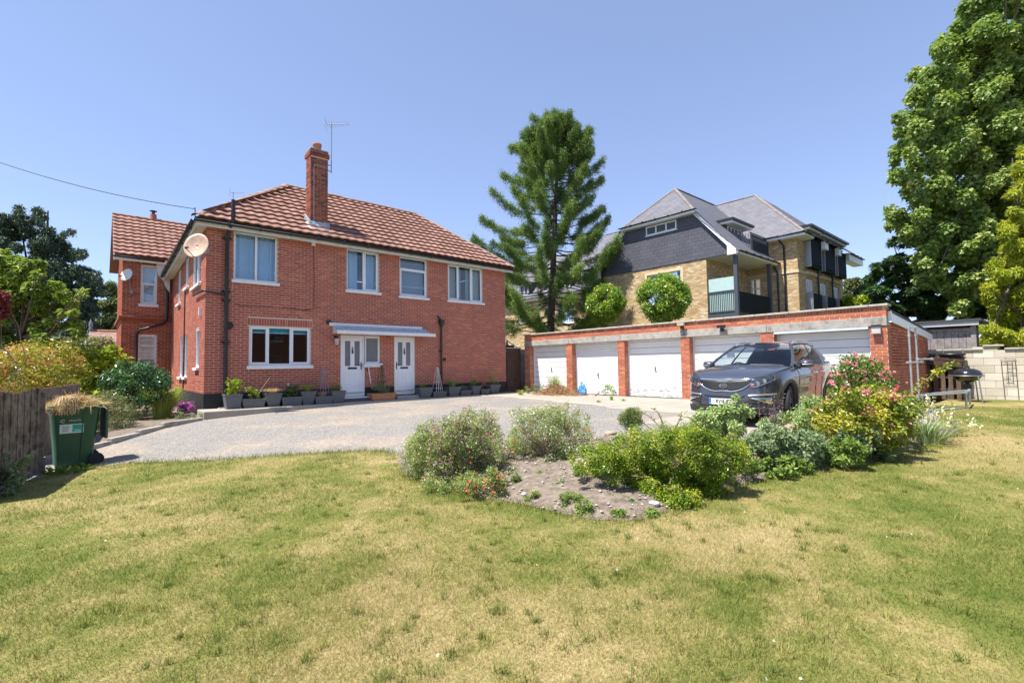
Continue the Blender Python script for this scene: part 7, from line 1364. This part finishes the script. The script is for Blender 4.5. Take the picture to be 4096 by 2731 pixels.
b = Gv(445, 962); shrub('silver_plant', 'low silvery edging plants along the border kerb', 'plant', b, (435, 955, 32, 8), 900, .04, .015, 'greygreen', 12)
b = Gv(40, 1120); t = thing('lavender_clump', 'straggly flowering clump in front of the board fence', 'plant'); B_ = pxblobs([(12, 1085, 16), (35, 1070, 14), (20, 1110, 22), (45, 1095, 14), (5, 1050, 12), (60, 1055, 8), (75, 1042, 6), (50, 1060, 8), (10, 1130, 18)], depth_of(b)-.3); foliage(t, B_, 1500, .055, .02, LM['greygreen']); flowers(t, B_, 70, .02, LM['magenta'], upper=.2); limbs(t, b, [q[:3] for q in B_], .006, MT['twig'], 'stems'); rel(t, b)
for a, c, lab in ((118, 1086, 'weeds between fence foot and bin'), (150, 1084, 'weeds at the left foot of the bin'), (190, 1080, 'low weeds before the bin wheels')): b = Gv(a, c); shrub('bin_weed', lab, 'weed', b, (a, c-5, 26, 9), 700, .03, .014, 'weed', 12, stems=4, stem_r=.003, group='weeds round the foot of the bin')
# ---------------------------------------------------------------- the flower bed
def BG(a, b): p = Gv(a, b); return Vector((p.x, p.y, BH_(p.x, p.y)))
# salvias
b = BG(1050, 1095); D = depth_of(b); t = thing('salvia_bush', 'purple and white flowering salvia bush at the left of the bed', 'bush'); bl = [(x, y, r, random.uniform(-.45, .45)) for x, y, r in fill_ellipse(1045, 1045, 112, 84, 110, 22, 5)+fill_ellipse(1085, 985, 60, 40, 18, 18, 6)+fill_ellipse(970, 1035, 36, 40, 12, 18, 7)+fill_ellipse(1120, 1080, 60, 44, 20, 20, 57)+[(1080, 945, 9), (1090, 955, 10)]]; B_ = pxblobs(bl, D)
foliage(t, B_, 38000, .027, .012, LM['salvia'], shell=.35, droop=.1); flowers(t, [q for q, p in zip(B_, bl) if p[0] > 985 and p[1] < 1090], 1500, .014, LM['purple'], name='purple_flowers', petals=4); flowers(t, B_, 1300, .013, LM['white'], name='white_flowers', petals=3); flowers(t, B_, 60, .020, LM['red'], name='red_flowers', petals=3)
limbs(t, b-Zv*.05, [tuple(Vector(q[:3])+Zv*q[3]) for q in B_], .007, MT['twig'], 'stems', .1, 4, .2, 5); rel(t, b)
b = BG(1250, 1070); D = depth_of(b); t = thing('salvia_bush', 'pale twiggy cream and red flowering salvia bush in the bed', 'bush'); bl = [(x, y, r, random.uniform(-.4, .4)) for x, y, r in fill_ellipse(1262, 1008, 94, 72, 70, 20, 8)+fill_ellipse(1300, 965, 50, 36, 16, 16, 9)+fill_ellipse(1195, 985, 30, 50, 12, 15, 10)+fill_ellipse(1250, 1045, 84, 36, 18, 17, 58)]; B_ = pxblobs(bl, D)
foliage(t, B_, 23000, .025, .011, LM['salvia'], shell=.35, droop=.1); flowers(t, B_, 1500, .014, LM['white'], name='white_flowers', petals=3); flowers(t, B_, 90, .02, LM['red'], name='red_flowers', petals=3)
limbs(t, b-Zv*.05, [tuple(Vector(q[:3])+Zv*q[3]*.6) for q in B_+B_[:30]], .008, MT['twig_pale'], 'stems', .12, 4, .2, 5); rel(t, b)
b = BG(1130, 1140); o, bl, D = shrub('red_salvia', 'low red flowered salvia sprawl at the front of the bed', 'plant', b, (1110, 1112, 58, 32), 2600, .03, .014, 'salvia', 18); 
f = flowers(o, pxblobs([(x, y, r, z) for x, y, r, z in bl], D-.08), 60, .022, LM['red'], petals=3); f.location = -Vector(b)
# spreading evergreen
b = BG(1530, 1120); D = depth_of(b); t = thing('spreading_shrub', 'wide spreading yellow green evergreen shrub in the middle of the bed', 'shrub'); bl = [(x, y, r, random.uniform(-.5, .5)) for x, y, r in fill_ellipse(1540, 1058, 176, 72, 150, 22, 11)+fill_ellipse(1550, 1110, 100, 44, 26, 24, 12)+fill_ellipse(1375, 1058, 66, 36, 24, 17, 13)+fill_ellipse(1540, 1130, 80, 28, 16, 18, 59)]; B_ = pxblobs(bl, D)
foliage(t, B_, 80000, .026, .012, LM['cotone'], shell=.3, up=.9, out=.5, rand=.45, droop=.05); limbs(t, b-Zv*.05, [q[:3] for q in B_[:60]], .008, MT['twig'], 'stems', .1)
m = MB(); P_, D_ = [], []
for k in range(34):
    a = random.uniform(math.pi*.9, math.pi*1.1) if k < 8 else random.uniform(0, 2*math.pi); q = random.choice(B_); s = Vector(q[:3])+Zv*q[3]*.6; e = s+Vector((math.cos(a)*.35, math.sin(a)*.35, random.uniform(.05, .22))); m.tube([s, (s+e)/2+Zv*.05, e], [.006, .004, .002], 5)
    for j in range(26): f = random.random(); c = s+(e-s)*f+Zv*.05*math.sin(math.pi*f); P_.append(tuple(c)); D_.append((random.gauss(0, 1), random.gauss(0, 1), random.uniform(-.2, .8)))
m.build('shoots', MT['twig'], t)['kind'] = 'stuff'; P_ = np.array(P_); D_ = np.array(D_); link('shoot_leaves', leaves_mesh('shoot_leaves', P_, D_, nrm(RNG.normal(size=P_.shape)+np.array((0, 0, 1.))), .032, .014, RNG.random(len(P_))), t, LM['cotone']); rel(t, b)
# dwarf pine on a stem
b = BG(1449, 1000); D = depth_of(b); t = thing('dwarf_pine', 'tiny round headed dwarf pine on a short stem in the bed', 'shrub'); B_ = pxblobs(fill_ellipse(1450, 964, 22, 22, 22, 9, 14)+[(1452, 945, 8)], D, .5); foliage(t, B_, 3800, .05, .006, leafmat('leaf_pine', [(0, (.06, .12, .015)), (.6, (.13, .21, .03)), (1, (.22, .27, .05))], .2), shell=.5, out=1., up=.2, droop=-.5); m = MB(); p = dep(1450*VS, 962*VS, D); m.tube([b-Zv*.05, p], [.022, .015], 8); m.build('trunk', bark, t); limbs(t, p-Zv*.1, [q[:3] for q in B_[:10]], .008, bark); rel(t, b)
# sedums and grey green clumps in front of the car
def sedum(lab, base, ell, n, mat='sedum', heads=0):
    o, bl, D = shrub('sedum_clump', lab, 'plant', base, ell, int(n*1.5), .052, .026, mat, 26, up=.4, out=.9, droop=-.3, shell=.4, stems=22, stem_r=.006, group='sedum and grey leaved clumps in the bed')
    if heads: B_ = pxblobs([(q[0], ell[1]-ell[3]*.9, 5, q[3]) for q in random.sample(bl, heads)], D); f = flowers(o, B_, heads*30, .014, LM['brown'], name='seed_heads'); f.location = -Vector(base)
sedum('pale green upright sedum clump hiding the car number plate', BG(1655, 1040), (1655, 972, 64, 36), 2600); sedum('bright sedum clump under the front wheel of the car', BG(1795, 1010), (1803, 975, 52, 24), 1300, heads=3); sedum('grey green leafy mound right of the spreading shrub', BG(1770, 1075), (1765, 1030, 60, 44), 3200, 'greygreen'); sedum('sedum clump at the rose bush foot behind the stone', BG(1880, 1020), (1868, 960, 40, 46), 1900)
sedum('pale grey green clump in the centre of the bed right half', BG(1850, 1075), (1850, 1035, 46, 40), 2100, 'greygreen')
b = BG(1690, 1040); D = depth_of(b); bush('sedum_clump', 'tall sedum stems rising before the car number plate', 'plant', b, pxblobs([(1690, 912, 9, 0), (1688, 925, 10, 0), (1695, 938, 13, 0), (1680, 948, 14, 0), (1712, 935, 9, 0), (1725, 948, 11, 0), (1640, 945, 12, 0), (1610, 950, 12, 0), (1665, 942, 10, 0)], D), 1100, .045, .022, 'sedum', 12, .005, group='sedum and grey leaved clumps in the bed', up=.3, out=.9)
b = BG(1772, 1020); D = depth_of(b); t = thing('sage_spires', 'tall purple brown sage spires in front of the car bumper', 'plant'); m = MB(); bl = []
for k in range(16):
    a = (1772+random.gauss(0, 11), 1018); h = random.uniform(50, 118); p0 = dep(a[0]*VS, a[1]*VS, D); p1 = dep((a[0]+random.gauss(0, 7))*VS, (a[1]-h)*VS, D+random.uniform(-.15, .15)); m.tube([p0, (p0+p1)/2+Vector((.01, 0, 0)), p1], [.004, .0035, .002], 5); bl += [tuple(p0+(p1-p0)*f)+(.018,) for f in np.linspace(.45, 1, 9)]
m.build('stems', MT['twig'], t); foliage(t, bl, 900, .018, .012, leafmat('spire_purple', [(0, (.10, .06, .09)), (.6, (.20, .13, .20)), (1, (.26, .22, .18))], .2)); rel(t, b)
sedum('low mixed leafy weeds at the lawn edge below the roses', BG(1830, 1090), (1800, 1075, 70, 22), 1900, 'weed'); sedum('dark leafy ground plants under the rose bush', BG(1930, 1072), (1930, 1040, 66, 28), 2200, 'weed'); sedum('grey green trailing plants at the rose bush front', BG(1990, 1060), (1975, 1010, 50, 30), 1500, 'greygreen')
b = BG(1727, 1085); shrub('rusty_plant', 'rust red dead foliage patch between the shrubs', 'plant', b, (1745, 1058, 26, 18), 420, .05, .025, 'rust', 9)
# roses
def rose(lab, base, ell, n, mat, nf, k=40, extra=(), seed=0):
    D = depth_of(base); cx, cy, rx, ry = ell; bl = [(x, y, r, random.uniform(-.5, .5)) for x, y, r in fill_ellipse(cx, cy, rx*.95, ry*.95, k, min(rx, ry)*.36, 20+seed)]+list(extra); B_ = pxblobs(bl, D); t = thing('rose_bush', lab, 'rose bush'); foliage(t, B_, int(n*1.5), .047, .030, LM[mat], shell=.35)
    C = cloud(B_, nf, .95); P = C[0][C[1][:, 2] > -.35]; fb_ = []
    for p in P:
        for j in range(random.randint(3, 8)): fb_.append((p[0]+random.gauss(0, .045), p[1]+random.gauss(0, .045), p[2]+random.gauss(0, .03), .008))
    flowers(t, fb_, len(fb_)*3, .021, LM['pink'], petals=5, cup=.7); limbs(t, base-Zv*.05, [q[:3] for q in B_], .010, MT['twig'], 'stems', .12); rel(t, base); return t
rose('tall dark leaved pink rose bush in front of the last garage pier', BG(1985, 1000), (1978, 880, 66, 58), 5200, 'rose', 110, seed=1); rose('wide yellow leaved pink rose bush in the right of the bed', BG(2010, 1045), (1990, 965, 118, 66), 8500, 'rose_yel', 70, 60, seed=2, extra=[(2075, 915, 16, 0), (2105, 925, 18, 0), (2050, 920, 16, 0)])
b = BG(2050, 1010); t = thing('rose_bush', 'long arching rose shoot reaching up towards the barbecue', 'rose bush'); D = depth_of(b); q = [dep(a*VS, c*VS, D) for a, c in ((2050, 960), (2075, 920), (2105, 890), (2140, 862), (2165, 845), (2190, 833))]; m = MB(); m.tube(q, [.010, .009, .008, .006, .004, .002], 6); m.build('stem', MT['twig'], t); foliage(t, [tuple(p)+(.06,) for p in q[1:]]+[tuple((q[i]+q[i+1])/2)+(.06,) for i in range(4)], 170, .06, .034, LM['rose_yel']); rel(t, b)
# iris fan, cream flowers, broad leaved rosette
b = BG(2125, 1015); tuft('fan of grey green iris leaves at the right end of the bed', tuple(b), 150, .50, .42, 'greygreen', None, .026, .35, .3, 'iris_clump', 'plant')
b = BG(2150, 990); t = thing('cream_flower_clump', 'cream flower spikes at the right end of the bed', 'plant'); D = depth_of(b); bl = []; m = MB()
for k in range(22): a = 2140+random.gauss(0, 26); c = random.uniform(905, 965); p0 = dep((a+random.gauss(0, 4))*VS, 1000*VS, D); p1 = dep(a*VS, c*VS, D+random.uniform(-.3, .3)); m.tube([p0, p1], .003, 5); bl += [tuple(p0+(p1-p0)*f)+(.02,) for f in (.7, .8, .9, 1)]
for k in range(14): a, c = 2175+random.uniform(0, 80), random.uniform(962, 995); p = Gv(a, c); bl.append((p.x, p.y, p.z+random.uniform(.02, .2), .03))
m.build('stems', MT['twig_pale'], t); flowers(t, bl, 420, .020, LM['cream'], petals=5); foliage(t, bl, 320, .05, .012, LM['greygreen']); rel(t, b)
b = BG(2040, 1058); tuft('broad leaved grey green rosette at the lawn edge', tuple(b), 34, .26, .34, 'greygreen', None, .10, .45, .05, 'leaf_rosette', 'plant')
# weeds and stones
wg = 'small weeds on the bare soil of the bed'
for i, (a, c, r, mt, lab) in enumerate(((1290, 1125, 12, 'greygreen', 'silvery weed in the middle of the bare soil'), (1385, 1140, 12, 'weed', 'weed below the left end of the spreading shrub'), (1420, 1188, 9, 'weed', 'small weed at the very front of the bare soil'), (1225, 1150, 10, 'salvia', 'dry seedling at the left front of the bare soil'), (1250, 1110, 14, 'weed', 'small weed left of the bare soil centre'), (1340, 1110, 22, 'weed', 'large feathery weed on the soil left of the spreading shrub'), (1350, 1180, 16, 'weed', 'weed tuft at the front tip of the bed'), (1250, 1080, 12, 'greygreen', 'silvery weed at the foot of the pale salvia'), (1445, 1165, 10, 'greygreen', 'little grey green weed in front of the spreading shrub'), (1310, 1165, 16, 'weed', 'sprawling weed along the front soil edge'), (1500, 1185, 8, 'weed', 'tiny weed beside the white stone'), (1185, 1120, 12, 'rose', 'broad leaved seedling at the soil left edge'))):
    b = BG(a, c); shrub('weed', lab, 'weed', b, (a, c-r*.9, r*1.7, r*1.2), 620, .036, .013, mt, 10, group=wg, stems=5, stem_r=.003)
def stone(a, c, s, lab, mat='stone_pale', bed=True, name='stone', group='stones in the flower bed'):
    b = BG(a, c) if bed else Gv(a, c); t = bpy.data.meshes.new('stone'); bm = bmesh.new(); bmesh.ops.create_icosphere(bm, subdivisions=3, radius=s); rr = random.Random(a*7+c)
    ph = [rr.uniform(0, 6) for _ in range(6)]
    for v in bm.verts: k = 1+.22*math.sin(v.co.x/s*2.3+ph[0])+.18*math.sin(v.co.y/s*3.1+ph[1])+.14*math.sin(v.co.z/s*4+ph[2]); v.co = Vector((v.co.x*k*1.25, v.co.y*k, v.co.z*k*.55))
    bm.to_mesh(t); bm.free(); t.polygons.foreach_set('use_smooth', [True]*len(t.polygons)); o = link(name, t, None, MT[mat], (b.x, b.y, b.z+s*.25)); tag(o, lab, 'stone', group); return o
M('stone_pale', (.50, .46, .40), .9, .25, 12, bmp=.5); M('stone_white', (.72, .71, .68), .8, .1, 9); M('stone_brown', (.32, .25, .18), .95, .3, 9, bmp=.6)
stone(1505, 1168, .045, 'small white stone on the soil below the spreading shrub', 'stone_white'); stone(1820, 1005, .26, 'large flat rock under the sedum beside the car wheel', 'stone_brown'); stone(1205, 1145, .03, 'pale pebble at the front left of the bed'); stone(1090, 1090, .03, 'pale pebble under the purple salvia'); stone(1190, 1062, .035, 'pale stone between the two salvia bushes'); stone(1330, 1095, .06, 'brownish stone behind the feathery weed', 'stone_brown'); stone(1400, 1010, .10, 'dark rock near the dwarf pine', 'stone_brown'); stone(1940, 1062, .07, 'half buried stone at the lawn edge under the roses', 'stone_brown')
P = RNG.random((1500, 2))*np.array((4.2, 4.2))+np.array((.2, -14.2)); P = P[inside(P, bed_poly)]; zz = hgt(P[:, 0], P[:, 1])+.014+bed_rise(P); V, F = [], []
ico = [(1,0,0),(-1,0,0),(0,1,0),(0,-1,0),(0,0,.7),(0,0,-.7)]; fi = [(0,2,4),(2,1,4),(1,3,4),(3,0,4)]
for i, (x, y) in enumerate(P): s = random.choice((.005, .007, .009, .012, .016, .022)); a = random.random()*6; V += [(x+s*(p[0]*math.cos(a)-p[1]*math.sin(a)), y+s*(p[0]*math.sin(a)+p[1]*math.cos(a)), zz[i]+s*p[2]) for p in ico]; F += [tuple(q+6*i for q in f) for f in fi]
o = link('soil_pebbles', npmesh('soil_pebbles', V, F, RNG.random(len(F))), None, brickmat('pebbles', [(0, (.20, .16, .12)), (.6, (.36, .32, .27)), (1, (.62, .58, .52))])); tag(o, 'scattered small pebbles on the bed soil', 'pebbles', kind='stuff')
# plants by the garages and the block wall
yw = lambda x, y: Vector((x, y, H(x, y)+.02))
t = tuft('tall green weeds growing through the twig heap', tuple(yw(11.3, -2.75)), 160, 1.05, .45, 'salvia', None, .014, .2, .2, 'tall_weed', 'weed')
shrub('pale_weed', 'leafy weed right of the blue bag', 'weed', yw(11.5, -4.45), (1398, 895, 12, 14), 300, .06, .035, 'sedum', 9, stems=4)
shrub('leafy_weed', 'leafy weeds at the foot of the first garage door', 'weed', yw(10.9, -1.6), (1240, 893, 34, 14), 800, .06, .02, 'weed', 12, stems=6); tuft('bright grass tuft before the first garage pier', tuple(yw(10.2, -2.0)), 120, .32, .22, 'ograss', None, .008, .35, .1)
for a, c, lab in ((1405, 920, 'spiky weed on the concrete before the third garage'), (1432, 922, 'small weed right of the spiky weed'), (1375, 925, 'thin weed left of the spiky weed')): b = Gv(a, c); tuft(lab, (b.x, b.y, b.z+.02), 46, .22 if a == 1405 else .1, .14, 'weed', 'weeds on the concrete apron', .012, .3, .06, 'concrete_weed', 'weed')
b = Gv(2318, 905); shrub('wall_plant', 'green bushy plant at the foot of the block wall', 'plant', b, (2318, 888, 34, 22), 1700, .09, .022, 'ograss', 16, up=.1, droop=-.4); b = Gv(2345, 905); shrub('wall_plant', 'reddish twiggy plant right of the green wall plant', 'plant', b, (2352, 880, 18, 26), 420, .05, .02, 'rust', 9)
# ---------------------------------------------------------------- grass on the lawn
m, t, b, out = nodes('grass_blade')
n1 = noise(t, .42, 6, .62); n2 = noise(t, 2.2, 5, .7); s_ = maths(t, 'ADD', maths(t, 'ADD', maths(t, 'MULTIPLY', n1, .62), maths(t, 'MULTIPLY', n2, .38)), maths(t, 'MULTIPLY', maths(t, 'SUBTRACT', attr(t), .5), .16))
g_ = t.nodes.new('ShaderNodeNewGeometry'); sx = t.nodes.new('ShaderNodeSeparateXYZ'); t.links.new(g_.outputs['Position'], sx.inputs[0]); s_ = maths(t, 'SUBTRACT', s_, maths(t, 'MULTIPLY', maths(t, 'MINIMUM', maths(t, 'MAXIMUM', maths(t, 'ADD', sx.outputs[1], 11.8), 0.), 3.), .022))
c = ramp(t, s_, [(.38, (.10, .155, .022)), (.46, (.19, .225, .045)), (.53, (.32, .295, .095)), (.62, (.50, .40, .20))]); t.links.new(c, b.inputs['Base Color']); b.inputs['Roughness'].default_value = .6; b.inputs['Specular IOR Level'].default_value = .2
tr = t.nodes.new('ShaderNodeBsdfTranslucent'); t.links.new(c, tr.inputs[0]); mx = t.nodes.new('ShaderNodeMixShader'); mx.inputs[0].default_value = .3; t.links.new(b.outputs[0], mx.inputs[1]); t.links.new(tr.outputs[0], mx.inputs[2]); t.links.new(mx.outputs[0], out.inputs[0])
def scatter(n, poly, near=1.2, far=16, az=(-.95, .95), fall=1.3):
    """points on the lawn, denser towards the near part of the garden"""
    r = near*(far/near)**(RNG.random(n)**fall); a = RNG.uniform(az[0], az[1], n)+YAW; P = np.stack([CAM.x+r*np.sin(a), CAM.y+r*np.cos(a)], 1); k = inside(P, poly); return P[k], r[k]
P, r = scatter(760000, lawn_poly, 1.0, 17, (-1.0, 1.05), .8); n = len(P); h = RNG.uniform(.012, .036, n)*(1+.4*np.sin(P[:, 0]*1.7)*np.sin(P[:, 1]*2.1)); w = .0010+.00017*r; a = RNG.uniform(0, 6.28, n); le = RNG.uniform(.2, 1.3, n)*h; z = hgt(P[:, 0], P[:, 1]); V = np.empty((n, 3, 3)); dx, dy = np.cos(a), np.sin(a); b_ = RNG.uniform(0, 6.28, n)
V[:, 0] = np.stack([P[:, 0]-dx*w, P[:, 1]-dy*w, z], 1); V[:, 1] = np.stack([P[:, 0]+dx*w, P[:, 1]+dy*w, z], 1); V[:, 2] = np.stack([P[:, 0]+np.cos(b_)*le, P[:, 1]+np.sin(b_)*le, z+h], 1)
o = link('lawn_grass', npmesh('lawn_grass', V.reshape(-1, 3), np.arange(n*3).reshape(n, 3), RNG.random(n)), None, MT['grass_blade']); tag(o, 'short patchy grass blades covering the lawn', 'grass', kind='stuff')
# longer tussocks
P, r = scatter(1500, lawn_poly, 1.2, 13, (-.95, .95), .9); Vs, Fs, Rs, base = [], [], [], 0
for (x, y) in P:
    k = random.randint(14, 40); hh = random.uniform(.03, .07); a = RNG.uniform(0, 6.28, k); rr = RNG.random(k)*random.uniform(.03, .10); bx, by = x+np.cos(a)*rr, y+np.sin(a)*rr; z = H(x, y); d = RNG.uniform(0, 6.28, k); l = hh*RNG.uniform(.2, .9, k); w = .0025; V = np.empty((k, 3, 3)); V[:, 0] = np.stack([bx-np.sin(d)*w, by+np.cos(d)*w, np.full(k, z)], 1); V[:, 1] = np.stack([bx+np.sin(d)*w, by-np.cos(d)*w, np.full(k, z)], 1); V[:, 2] = np.stack([bx+np.cos(d)*l, by+np.sin(d)*l, z+hh*RNG.uniform(.5, 1.1, k)], 1); Vs.append(V.reshape(-1, 3)); Fs.append(np.arange(k*3).reshape(k, 3)+base); Rs.append(np.clip(RNG.uniform(0, .3, k)+random.choice((0, 0, .1, .55)), 0, 1)); base += k*3
o = link('grass_tussocks', npmesh('grass_tussocks', np.concatenate(Vs), np.concatenate(Fs), np.concatenate(Rs)), None, LM['grass']); tag(o, 'longer green tussocks scattered through the lawn', 'grass', kind='stuff')
# longer grass along the lawn edges
E_ = []; 
for poly_, k in ((edge, 2600), (bed_front, 4200)):
    for p, q in zip(poly_, poly_[1:]):
        p, q = np.array(p), np.array(q); L = np.linalg.norm(q-p); m_ = int(k*L/8); f = RNG.random((m_, 1)); E_.append(p+(q-p)*f+RNG.normal(0, .09, (m_, 2)))
P = np.concatenate(E_); n = len(P); h = .025+.07*RNG.random(n)**2.2; a = RNG.uniform(0, 6.28, n); w = .0035; b_ = RNG.uniform(0, 6.28, n); le = h*.5; z = hgt(P[:, 0], P[:, 1]); V = np.empty((n, 3, 3)); V[:, 0] = np.stack([P[:, 0]-np.cos(a)*w, P[:, 1]-np.sin(a)*w, z], 1); V[:, 1] = np.stack([P[:, 0]+np.cos(a)*w, P[:, 1]+np.sin(a)*w, z], 1); V[:, 2] = np.stack([P[:, 0]+np.cos(b_)*le, P[:, 1]+np.sin(b_)*le, z+h], 1)
o = link('edge_grass', npmesh('edge_grass', V.reshape(-1, 3), np.arange(n*3).reshape(n, 3), RNG.uniform(0, .6, n)), None, LM['grass']); tag(o, 'longer grass fringe along the drive and bed edges', 'grass', kind='stuff')
# daisies and dandelions
P, r = scatter(90, lawn_poly, 2.6, 14); B_ = [(x, y, H(x, y)+.03, .004) for x, y in P]; t = thing('daisy_flowers', 'tiny white daisies dotted over the lawn', 'daisies'); t['kind'] = 'stuff'; flowers(t, B_, len(B_),   .008, LM['white'], petals=6, cup=.1)
B_ = [tuple(Gv(a, c)+Zv*.04)+(.01,) for a, c in ((2268, 958), (2275, 962), (2284, 955), (2290, 963), (2305, 958), (2310, 962), (2344, 985), (2200, 1000))]; t = thing('dandelion_flowers', 'few yellow dandelions in the grass at the right', 'dandelions'); t['kind'] = 'stuff'; flowers(t, B_, 16, .010, LM['yellow'], petals=8, cup=.2)
# ---------------------------------------------------------------- across the garden, seen only as reflections in the windows and the car
nb = thing('neighbour_house', 'red brick neighbour house mirrored in the lower window glass', 'house'); y = -36.
mb = MB(); ops = [(2, 3.2, 1.2, 2.5), (5, 6.2, 1.2, 2.5), (2, 3.2, 4, 5.2), (5, 6.2, 4, 5.2), (9, 10.4, 1.2, 2.6), (9, 10.4, 4, 5.2)]
wallsheet(mb, (6, y, 0), X_, Y_, 14, -.4, 5.6, ops); mb.box((6, y-8, -.4), (20, y-.3, 5.6)); mb.build('wall', MT['red_brick'], nb)
for op in ops: window(nb, (6, y, 0), X_, Y_, op, [(op[0]+op[1])/2])
m = MB(); m.prism([(5.6, y+.5, 5.6), (5.6, y-4, 8.6), (5.6, y-8.5, 5.6)], (14.8, 0, 0)); m.build('roof', MT['roof_tile_brown'], nb); rebase(nb, (13, y, -.3))
for i, (x, y, h, w, lab) in enumerate(((-8, -30, 7, 3.4, 'broad garden tree mirrored in the house windows'), (1, -33, 8, 3.2, 'tall garden tree mirrored beside the neighbour house'), (22, -30, 6, 3., 'garden tree mirrored in the car door'))):
    bl = [(x+random.uniform(-w, w)*.8, y+random.uniform(-w, w)*.8, h*.6+random.uniform(-.3, .35)*h, w*.4) for _ in range(26)]; tree('garden_tree', lab, (x, y, H(x, y)), bl, 7000, .35, .26, 'oak', .2)
